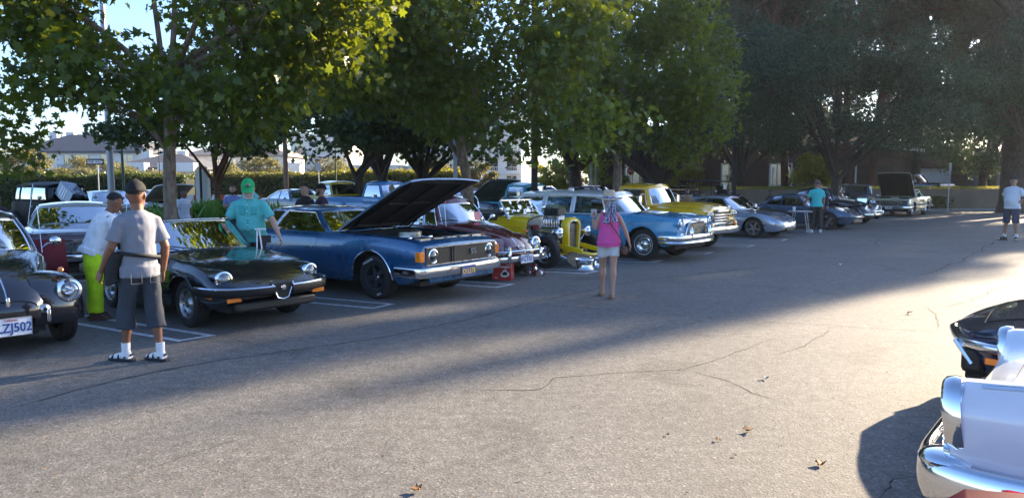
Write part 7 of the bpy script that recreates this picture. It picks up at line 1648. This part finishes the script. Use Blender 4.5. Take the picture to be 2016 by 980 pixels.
def window(t, x, y, z, w, h, bars=1, fm=None):
    f = MB(); fm = fm or TRIM; a = .08
    for zz in (z - h / 2 - a / 2, z + h / 2 + a / 2): f.box((x, y - .04, zz), (w + 2 * a, .10, a))
    for xx in (x - w / 2 - a / 2, x + w / 2 + a / 2): f.box((xx, y - .04, z), (a, .10, h))
    for k in range(bars): f.box((x - w / 2 + w * (k + 1) / (bars + 1), y - .03, z), (.05, .06, h))
    o = f.build('window', fm, t, smooth=False); MB().add([(x - w / 2, y - .012, z - h / 2), (x + w / 2, y - .012, z - h / 2), (x + w / 2, y - .012, z + h / 2), (x - w / 2, y - .012, z + h / 2)], [(0, 1, 2, 3)]).build('pane', WIN, o, smooth=False)
    MB().add([(x - w / 2, y - .006, z - h / 2), (x + w / 2, y - .006, z - h / 2), (x + w / 2, y - .006, z + h / 2), (x - w / 2, y - .006, z + h / 2)], [(0, 1, 2, 3)]).build('dark_backing', DARKR if bars != 2 else DARKR, o, smooth=False)  # dark sheet behind the pane, stands for the unlit room
def hiproof(t, x0, x1, y0, y1, z0, z1, m, ov=.5, ridge=.3):
    x0 -= ov; x1 += ov; y0 -= ov; y1 += ov; d = (y1 - y0) / 2; e = (x1 - x0) * ridge / 2 if (x1 - x0) > 2 * d else (x1 - x0) / 2 * .9; e = min(d, (x1 - x0) / 2 * .9)
    v = [(x0, y0, z0), (x1, y0, z0), (x1, y1, z0), (x0, y1, z0), (x0 + e, (y0 + y1) / 2, z1), (x1 - e, (y0 + y1) / 2, z1)]
    v += [(x, y, z - .25) for x, y, z in v[:4]]
    MB().add(v, [(0, 1, 5, 4), (1, 2, 5), (2, 3, 4, 5), (3, 0, 4), (6, 7, 1, 0), (7, 8, 2, 1), (8, 9, 3, 2), (9, 6, 0, 3), (9, 8, 7, 6)]).build('roof', m, t, smooth=False)
# cream townhouse, left
def townhouse(label, x0, x1, y, h, rh, wins, seedv, wallm=STUC, rm=ROOFG):
    t = thing('townhouse', label, 'house', ((x0 + x1) / 2, y, 0)); w = (x1 - x0) / 2
    MB().box((0, 5, h / 2), (2 * w, 10, h)).build('wall', wallm, t, smooth=False); hiproof(t, -w, w, 0, 10, h, h + rh, rm)
    for k, (fx, z, ww, hh, b) in enumerate(wins): window(t, -w + 2 * w * fx, 0, z, ww, hh, b)
    n = max(2, int(w / 3.5))
    for k in range(n):
        bx = -w + 2 * w * (k + .5) / n
        MB().box((bx, -.7, 2.95), (4.4, 1.4, .25)).box((bx, -1.36, 3.5), (4.4, .1, .9)).box((bx - 2.15, -.7, 3.5), (.1, 1.3, .9)).box((bx + 2.15, -.7, 3.5), (.1, 1.3, .9)).build('balcony', TRIM, t, smooth=False)
        for sx in (-2.0, 2.0): MB().box((bx + sx, -1.2, 1.4), (.35, .35, 2.9)).build('column', TRIM, t, smooth=False)
        MB().box((bx, -.02, 1.2), (2.2, .04, 2.2)).build('door', DARKR, t, smooth=False)
    for k in range(3): MB().box((-w + 1.5 + k * 2.4, 7, h + rh * .9), (1.1, .8, 1.3)).build('chimney', TRIM, t, smooth=False)
    return t
townhouse('cream two-storey townhouse with grey hip roofs and balconies at the far left', -67, -49, 100, 5.7, 2.5, [(.22, 4.4, 1.2, 1.5, 1), (.42, 4.5, 1.4, 1.3, 1), (.50, 4.5, 2.2, 1.4, 1), (.7, 4.5, 1.6, 1.4, 1), (.85, 4.5, 1.6, 1.4, 1)], 1)
townhouse('beige townhouse with a pale roof behind the green cap man', -49, -34, 112, 5.6, 2.2, [(.1, 4.3, 1.6, 1.4, 1), (.3, 4.3, 1.4, 1.4, 1), (.45, 4.3, 1.4, 1.3, 1), (.62, 4.3, 2.0, 1.4, 1), (.85, 4.3, 1.8, 1.4, 1)], 2, rm=pmat('pale_roof_tile', (.28, .24, .21), .9, 0, .2, 6))
townhouse('long low beige building between the near sycamore and the reddish trunk', -50, -38, 92, 3.4, 1.8, [(.1, 1.6, 1.6, 1.2, 1), (.4, 1.6, 1.6, 1.2, 1), (.7, 1.6, 1.6, 1.2, 1)], 3)
def apartments(label, x0, x1, y, fl, fh, bays, z0=0, top=.8):
    t = thing('apartment_building', label, 'building', ((x0 + x1) / 2, y, 0)); w = (x1 - x0) / 2; H_ = fl * fh + top
    MB().box((0, 6, H_ / 2), (2 * w, 12, H_)).build('wall', STUC, t, smooth=False); MB().box((0, 6, H_ + .1), (2 * w + .5, 12.5, .25)).build('roof', TRIM, t, smooth=False)
    for f in range(fl):
        for b in range(bays):
            x = -w + 2 * w * (b + .5) / bays; z = f * fh + 1.55; window(t, x, 0, z, 2 * w / bays * .52, 1.9, 1)
            m = MB(); bw = 2 * w / bays * .75; m.box((x, -.6, f * fh + .12), (bw, 1.2, .16)); m.box((x, -1.15, f * fh + 1.15), (bw, .06, .07))
            for q in range(9): m.box((x - bw / 2 + bw * q / 8, -1.15, f * fh + .65), (.05, .05, 1.0))
            m.build('balcony', TRIM, t, smooth=False)
    return t
apartments('white four-storey apartment block seen under the middle sycamore', -17, 1.5, 122, 4, 2.8, 6)
apartments('pale blue-white apartment building beyond the wooden utility pole', -38, -28, 128, 3, 2.9, 3)
apartments('low cream building behind the dark leafy trees', -29, -18, 118, 1, 3.2, 4)
# right-hand buildings
t = thing('brick_building', 'long dark brick single-storey building behind the low wall', 'building', (17.5, 54, 0))
MB().box((0, 4, 2.15), (22, 8, 4.3)).build('wall', BRICK, t, smooth=False); hiproof(t, -11, 11, 0, 8, 4.3, 6.0, ROOFB, .7)
for x in (-8.5, -5, -1.5, 2, 5.2): window(t, x, 0, 2.2, 1.5, 1.5, 2)
for x in (8.0, 9.6): MB().box((x, -.05, 1.6), (1.1, .12, 2.6)).build('door', BRWN, t, smooth=False)
MB().beam((3.5, -1.0, 4.75), (11.8, -1.0, 3.9), .3, .18).build('fascia_board', TRIM, t, smooth=False)
MB().tube([(7.4, -.15, 4.1), (7.4, -.15, .2)], .07, 8).build('downpipe', TRIM, t)
t = thing('garage_building', 'flat-roofed brown garage with a white roll-up door beyond the low wall', 'garage', (30.3, 56, 0))
MB().box((-2.9, 3.5, 2.0), (6.1, 7, 4.0)).build('wall', BRWN, t, smooth=False); MB().box((3.9, 3.5, 2.0), (1.6, 7, 4.0)).build('wall', BRWN, t, smooth=False); MB().box((1.65, 3.5, 3.35), (2.9, 7, 1.3)).build('lintel', BRWN, t, smooth=False)
MB().box((1.65, .6, 1.35), (2.9, .1, 2.7)).build('garage_door', GDOOR, t, smooth=False)
for k in range(4): MB().box((1.65, .53, .55 + .62 * k), (2.8, .04, .52)).build('door_panel', GDOOR, t, bevel=.02, smooth=False)
MB().box((-.6, 3.5, 4.1), (11.0, 7.6, .25)).build('roof', ROOFB, t, smooth=False); MB().box((-5.2, -.06, 1.7), (.5, .1, .8)).build('notice_board', WSID, t, smooth=False)
t = thing('shed', 'dark shingled shed with a pale eaves board right of the garage', 'shed', (36.2, 55, 0))
MB().add([(-2, 0, 0), (3.6, 0, 0), (3.6, 0, 1.2), (-1.6, 0, 4.0), (-2, 0, 4.0), (-2, 6, 0), (3.6, 6, 0), (3.6, 6, 1.2), (-1.6, 6, 4.0), (-2, 6, 4.0)], [(0, 1, 2, 3, 4), (9, 8, 7, 6, 5), (0, 4, 9, 5), (1, 6, 7, 2), (2, 7, 8, 3), (3, 8, 9, 4)]).build('wall', pmat('grey_siding', (.12, .13, .15), .85, 0, .15, 3), t, smooth=False)
MB().beam((-1.6, -.25, 4.08), (4.0, -.25, 1.2 - .1), .5, .15, (0, 1, 0)).build('eaves_board', TRIM, t, smooth=False)
t = thing('pale_house', 'pale sided two-storey house half hidden behind the pine trunks', 'house', (29, 68, 0))
MB().box((0, 4, 3.3), (9, 8, 6.6)).build('wall', WSID, t, smooth=False); hiproof(t, -4.5, 4.5, 0, 8, 6.6, 8.6, ROOFG)
for x in (-2.5, .8): window(t, x, 0, 4.8, 1.4, 1.3, 1)
# low wall with planting on top
WALLM = pmat('tan_block_wall', (.20, .155, .11), .9, 0, .18, 1.2, .3, 18)
wy0, wy1, wx0, wx1 = 43.5, 45.5, 11.0, 40.0
t = thing('low_wall', 'long tan block wall at the back of the lot', 'wall', (wx0, wy0, 0)); L = Vector((wx1 - wx0, wy1 - wy0, 0))
MB().beam(L * 0 + Vector((0, 0, .60)), L + Vector((0, 0, .60)), .3, 1.2).build('wall', WALLM, t, smooth=False)
n = 20
for i in range(n): MB().beam(L * (i / n) + Vector((0, 0, 1.24)), L * ((i + .985) / n) + Vector((0, 0, 1.24)), .36, .08).build('coping', WALLM, t, smooth=False)
MB().beam(L * 0 + Vector((0, -.5, .06)), L + Vector((0, -.5, .06)), .3, .12).build('kerb', KERB, t, smooth=False)
rr = np.random.default_rng(4); fx = rr.uniform(0, 1, 9000); P = np.stack([wx0 + fx * L.x, wy0 + fx * L.y + .45 + rr.normal(0, .18, 9000), 1.30 + rr.uniform(-.05, .12, 9000)], 1)
o = scatter('ground_cover', P, (.08, .16), 'oval', YELH, None, up=.9); tag(o, 'sunlit yellow-green ground cover along the top of the wall', kind='stuff')
MB().box(((wx0 + wx1) / 2 + 3, 50, .62), (wx1 - wx0 + 12, 10.5, 1.2)).build('raised_bank', SOIL, ground, smooth=False)
rr = np.random.default_rng(14); P = np.stack([XY(1868, 43).x + rr.normal(0, .45, 1500), 44.3 + rr.normal(0, .2, 1500), rr.uniform(0.05, .85, 1500)], 1)
t = thing('shrub', 'dark shrub at the foot of the wall right of the beige pickup', 'shrub', (0, 0, 0)); scatter('foliage', P, (.08, .18), 'oval', HEDG, t)
# ---------------------------------------------------------------- poles and signs
DKP = pmat('dark_bronze_pole', (.018, .018, .022), .5, .3, .2, 3); GRP = pmat('grey_pole', (.33, .35, .37), .5, .4, .1, 3); GNP = pmat('green_pole', (.02, .05, .035), .5, .2, .1, 3); WOODP = pmat('weathered_wood', (.13, .085, .06), .9, 0, .3, 2, .4, 20)
def pole(label, u, Y, r, h, mt, arm=True, name='lamp_post', cat='lamp post', sq=False, bs=True):
    t = thing(name, label, cat, XY(u, Y)); 
    if sq: MB().box((0, 0, h / 2), (2 * r, 2 * r, h)).build('pole', mt, t, bevel=.01)
    else: MB().tube([(0, 0, 0), (0, 0, h * .5), (0, 0, h)], [r, r * .9, r * .75], 14).build('pole', mt, t)
    if bs: MB().lathe([(r * 2.2, 0), (r * 2.2, .5), (r * 1.9, .55), (0.001, .55)], 20, 'Z').build('concrete_base', KERB, t)
    if arm: MB().beam((-1.2, 0, h), (1.2, 0, h), .08, .08).build('arm', mt, t); [MB().box((s_ * 1.3, 0, h - .02), (.6, .35, .14)).build('lamp_head', mt, t, bevel=.02) for s_ in (-1, 1)]
    return t
pole('square black lamp post rising behind the station wagon and yellow hot rod', 1052, 22, .095, 8.5, DKP, sq=True)
pole('black lamp post beside the parked vintage tourer', 1443, 35, .09, 8.5, DKP, sq=True)
pole('pale grey round lamp post left of the near sycamore', 222, 27, .12, 8.0, GRP, arm=False)
pole('thin dark green post just right of the pale grey lamp post', 246, 33, .06, 6.5, GNP, arm=False, name='signal_post', cat='post')
pole('brown wooden utility pole behind the silver coupe', 565, 44, .15, 9.5, WOODP, arm=False, name='utility_pole', cat='pole', bs=False)
pole('dark slim post behind the dark leafy trees', 834, 40, .09, 6.5, DKP, arm=False, name='post', cat='post', bs=False)
pole('blue-grey pole left of the middle sycamore trunk', 897, 32, .10, 7, GRP, arm=False, name='post', cat='post')
pole('thin dark green post beyond the silver coupe', 663, 46, .05, 5, GNP, arm=False, name='post', cat='post', bs=False)
for u, Y, h, lb in ((1163, 47, 4, 'thin pale pole beyond the dark red sedan'), (1172, 47.5, 4, 'second thin pale pole right beside the first'), (318, 62, 4.5, 'thin dark pole before the olive bushes')): pole(lb, u, Y, .05, h, GRP if u > 1000 else DKP, arm=False, name='post', cat='post', bs=False)
def sign(label, u, Y, h, w, hh, face, txt=None, tm=None, tilt=0, shape='rect', ts=.2, name='street_sign', pm_=GRP, pos=0):
    t = thing(name, label, 'sign', XY(u, Y)); MB().tube([(pos, .03, 0), (pos, .03, h)], .03, 8).build('post', pm_, t)
    if shape == 'rect': MB().box((0, 0, h - hh / 2), (w, .015, hh)).build('panel', face, t, bevel=.004)
    else: MB().poly([(w / 2 * math.cos(a), -.01, h - w / 2 + w / 2 * math.sin(a)) for a in (PI / 8 + 2 * PI * k / 8 for k in range(8))], .015, (0, -1, 0)).build('panel', face, t)
    if txt: lettering(txt, ts, tm, t, (0, -.012, h - hh / 2), (0, -1, 0), sx=1, bold=.004)
    return t
s_ = sign('black and white one way sign on a thin post at the left', 193, 40, 2.95, .95, .33, BLACK, None, None, pos=.1)
MB().poly([(-.42, -.012, 2.87), (-.42, -.012, 2.70), (.32, -.012, 2.70), (.42, -.012, 2.785), (.32, -.012, 2.87)][::-1], .004, (0, -1, 0)).build('white_arrow', WHITEP, s_); lettering('ONE WAY', .17, BLACK, s_, (-.03, -.02, 2.785), (0, -1, 0), bold=.004, sx=.95)
sign('grey back of a road sign above the silver coupe', 629, 47, 2.9, .36, .5, GRP)
sign('red octagonal stop sign right of the forked sycamore', 1240, 46, 2.6, .48, .48, pmat('stop_red', (.3, .02, .02), .5), 'STOP', WHITEP, shape='oct', ts=.14)
sign('small white sign on a post before the brick building', 1519, 45, 2.6, .16, .45, WSID, pm_=WSID); sign('narrow white sign on a post right of the beige pickup', 1866, 43, 2.8, .14, .5, WSID, pm_=WSID)
t = thing('white_pillar', 'white rectangular pillar with a black post in front beside the reddish trunk', 'pillar', XY(402, 26)); MB().box((0, 0, 1.08), (.44, .2, 2.16)).build('panel', TRIM, t, bevel=.01); MB().tube([(.03, -.25, 0), (.03, -.25, 2.4)], .045, 8).build('black_post', BLACK, t)
t = thing('barricade', 'orange and white striped barricade board behind the green strappy plants', 'barricade', XY(440, 30)); 
for k in range(12): MB().add([(-1.5 + .25 * k, 0, 1.0), (-1.25 + .25 * k, 0, 1.0), (-1.15 + .25 * k, 0, 1.22), (-1.4 + .25 * k, 0, 1.22)], [(0, 1, 2, 3)]).build('stripe', pmat('barricade_orange', (.5, .09, .02), .6) if k % 2 else WHITEP, t, solid=.03, smooth=False)
for x in (-1.2, 1.2): MB().beam((x, -.3, 0), (x, .0, 1.2), .05, .05).beam((x, .3, 0), (x, .0, 1.2), .05, .05).build('leg', TRIM, t)
# ---------------------------------------------------------------- small things on the lot
t = thing('carry_box', 'red metal carry box with chrome lid and white script beside the maroon car', 'box', G(987, 552), R(-12)); RD = paint('cooler_red', (.42, .01, .015), rough=.4)
MB().box((0, .13, .17), (.36, .26, .34)).build('body', RD, t, bevel=.012); MB().box((0, .13, .355), (.34, .24, .03)).build('lid', STEEL, t, bevel=.01)
MB().tube([(-.14, .13, .37), (-.13, .13, .42), (.13, .13, .42), (.14, .13, .37)], .008, 6).build('handle', CHROME, t)
lettering('The', .04, WHITEP, t, (-.03, -.004, .30), (0, -1, 0), sh=.2); lettering('Volkswagen', .062, WHITEP, t, (.01, -.004, .25), (0, -1, 0), sh=.25, bold=.001)
e = MB().tube([(.125 + .028 * math.cos(a), -.004, .305 + .028 * math.sin(a)) for a in (2 * PI * k / 16 for k in range(17))], .003, 4).build('round_emblem', WHITEP, t)
MB().poly([(.06 + x * .085, -.002, .13 + z * .075) for x, z in ((-.9, -.3), (-.6, .25), (-.25, .8), (.25, .9), (.6, .4), (1, .1), (.95, -.5), (.2, -.9), (-.6, -.8))][::-1], .002, (0, -1, 0)).build('printed_car', WHITEP, t); MB().poly([(.06 + x * .06, -.006, .13 + z * .05) for x, z in ((-.9, -.3), (-.25, .7), (.35, .7), (1, .0), (.6, -.7), (-.5, -.7))][::-1], .002, (0, -1, 0)).build('printed_shade', BLACK, t)
lettering('The', .035, WHITEP, t, (-.10, -.004, .05), (0, -1, 0), sh=.2)
t = thing('toy_car', 'small red toy car on the asphalt left of the hot rod front wheel', 'toy', G(1053, 541), R(-20)); TY = paint('toy_red', (.22, .012, .01), rough=.3); b = Body([(.20, .04, .07, .08, .05), (.16, .035, .09, .10, .075), (.08, .03, .10, .115, .085), (-.1, .03, .10, .12, .09), (-.2, .04, .08, .09, .06)], arches=[(.11, .045, .04), (-.11, .045, .04)])
b.mb(n=20).build('body', TY, t); cabin(t, [(.06, 0, .11), (.05, .05, .11), (.03, .075, .105), (-.04, .08, .105), (-.1, .07, .1), (-.16, .03, .09), (-.17, 0, .09)], [(.03, 0, .17), (.02, .04, .17), (.0, .055, .168), (-.04, .058, .17), (-.08, .052, .165), (-.1, .03, .16), (-.11, 0, .16)], ['w', 'w', 's0', 's1', 'r', 'r'], dict(paint=TY, glass=GLASSD, trim=CHROME), crown=.01, bulge=.004, th=.003, tr=.002)
for sg in (1, -1): wheel(t, .11, sg * .075, .04, .03, .022, 'plain'); wheel(t, -.11, sg * .075, .04, .03, .022, 'plain')
MB().box((-.02, 0, .19), (.12, .08, .02)).build('roof_rack', CHROME, t)
t = thing('for_sale_sign', 'torn cardboard for sale sign leaning in front of the hot rod', 'sign', G(1142, 524), R(6)); CB = pmat('cardboard', (.36, .27, .18), .9, 0, .12, 8); o = MB().poly([(-.26, 0, .10), (-.14, 0, -.0), (.25, 0, .02), (.24, 0, .30), (-.04, 0, .35), (-.28, 0, .32)][::-1], .006, (0, -1, 0)).build('board', CB, t); 
o.rotation_euler = (R(-16), 0, 0); lettering('FOR SALE', .10, pmat('pencil_grey', (.12, .1, .09), .9), o, (-.02, -.004, .25), (0, -1, 0), sh=.1)
for u, v, sc, lb in ((1150, 530, 1.0, 'chrome wheel rim lying flat before the hot rod'), (1176, 526, .9, 'second chrome wheel rim behind the first near the woman')):
    t = thing('wheel_rim', lb, 'wheel rim', G(u, v)); MB().lathe([(.20 * sc, 0), (.205 * sc, .01), (.185 * sc, .03), (.165 * sc, .06), (.165 * sc, .15), (.185 * sc, .18), (.205 * sc, .20), (.20 * sc, .215), (.18 * sc, .20), (.155 * sc, .15), (.155 * sc, .06), (.18 * sc, .01)], 36, 'Z').build('barrel', CHROME, t, ang=50); MB().lathe([(.001, .12), (.05, .12), (.09, .14), (.155 * sc, .13)], 30, 'Z').build('disc', CHROME, t)
t = thing('folding_table', 'small folding table with thin legs left of the turquoise-shirted man', 'table', XY(1575, 25.4), R(-10)); MB().box((0, 0, .74), (.72, .5, .035)).build('tabletop', pmat('grey_plastic_top', (.4, .42, .44), .5), t, bevel=.008)
for x in (-.3, .3):
    for y in (-.18, .18): MB().tube([(x, y, 0), (x * .6, y, .73)], .012, 6).build('leg', STEEL, t)
c_ = MB().lathe([(.001, 0), (.04, 0), (.052, .14), (.048, .14), (.038, .01)], 18, 'Z').build('paper_cup', WHITEP, None); c_.location = XY(1563, 25.3) + Vector((0, 0, .762)); tag(c_, 'white paper cup on the folding table', 'cup')
t = thing('camp_chair', 'blue fabric camp chair back showing over the blue coupe rear', 'chair', XY(560, 16.6), R(-70)); MB().box((0, 0, .95), (.04, .42, .42)).build('backrest', pmat('royal_blue_fabric', (.02, .07, .4), .8), t, bevel=.01); MB().box((.22, 0, .48), (.42, .45, .03)).build('seat', pmat('royal_blue_fabric', (0, 0, 0)), t, bevel=.01)
for x in (0, .42):
    for y in (-.22, .22): MB().tube([(x, y, 0), (x if x else 0, y, .5 if x else 1.17)], .012, 6).build('leg', STEEL, t)
t = thing('camp_chair', 'dark red fabric camp chair between the black rounded car and the maroon coupe', 'chair', G(88, 610) , R(-60)); t.location = XY(90, 10.2); RF = pmat('dark_red_fabric', (.16, .012, .02), .8)
MB().add([(-.0, -.25, .35), (-.0, .25, .35), (-.14, .2, .98), (-.14, -.2, .98)], [(0, 1, 2, 3)]).build('backrest', RF, t, solid=.03); MB().box((.2, 0, .38), (.42, .48, .04)).build('seat', RF, t)
for x in (0, .4):
    for y in (-.23, .23): MB().tube([(x, y, 0), (x, y, .4)], .012, 6).build('leg', STEEL, t)
t = thing('music_stand', 'white tubular show stand between the convertible and the teal-shirted man', 'stand', XY(505, 10.35)); MB().tube([(-.02, 0, .5), (.0, 0, 1.1)], .010, 6).tube([(.10, 0, .5), (.03, 0, 1.12)], .010, 6).tube([(-.03, .0, 1.12), (.12, 0, 1.12)], .012, 6).tube([(-.02, 0, .5), (-.1, 0, 0)], .01, 6).tube([(.1, 0, .5), (.2, 0, 0)], .01, 6).build('frame', WHITEP, t)

# ================================================================ thin scattering volume added to imitate the lens flare veil
hz = MB().box((0, 60, 16), (300, 240, 34)); hzm = bpy.data.materials.new('flare_veil'); hzm.use_nodes = True; hn = hzm.node_tree; hn.nodes.clear()
ho = hn.nodes.new('ShaderNodeOutputMaterial'); hv = hn.nodes.new('ShaderNodeVolumePrincipled'); hv.inputs['Color'].default_value = (.8, .9, 1, 1); hv.inputs['Density'].default_value = .00022; hv.inputs['Anisotropy'].default_value = .55
hn.links.new(hv.outputs[0], ho.inputs[1]); o = hz.build('flare_veil', hzm, None, smooth=False); tag(o, kind='stuff')
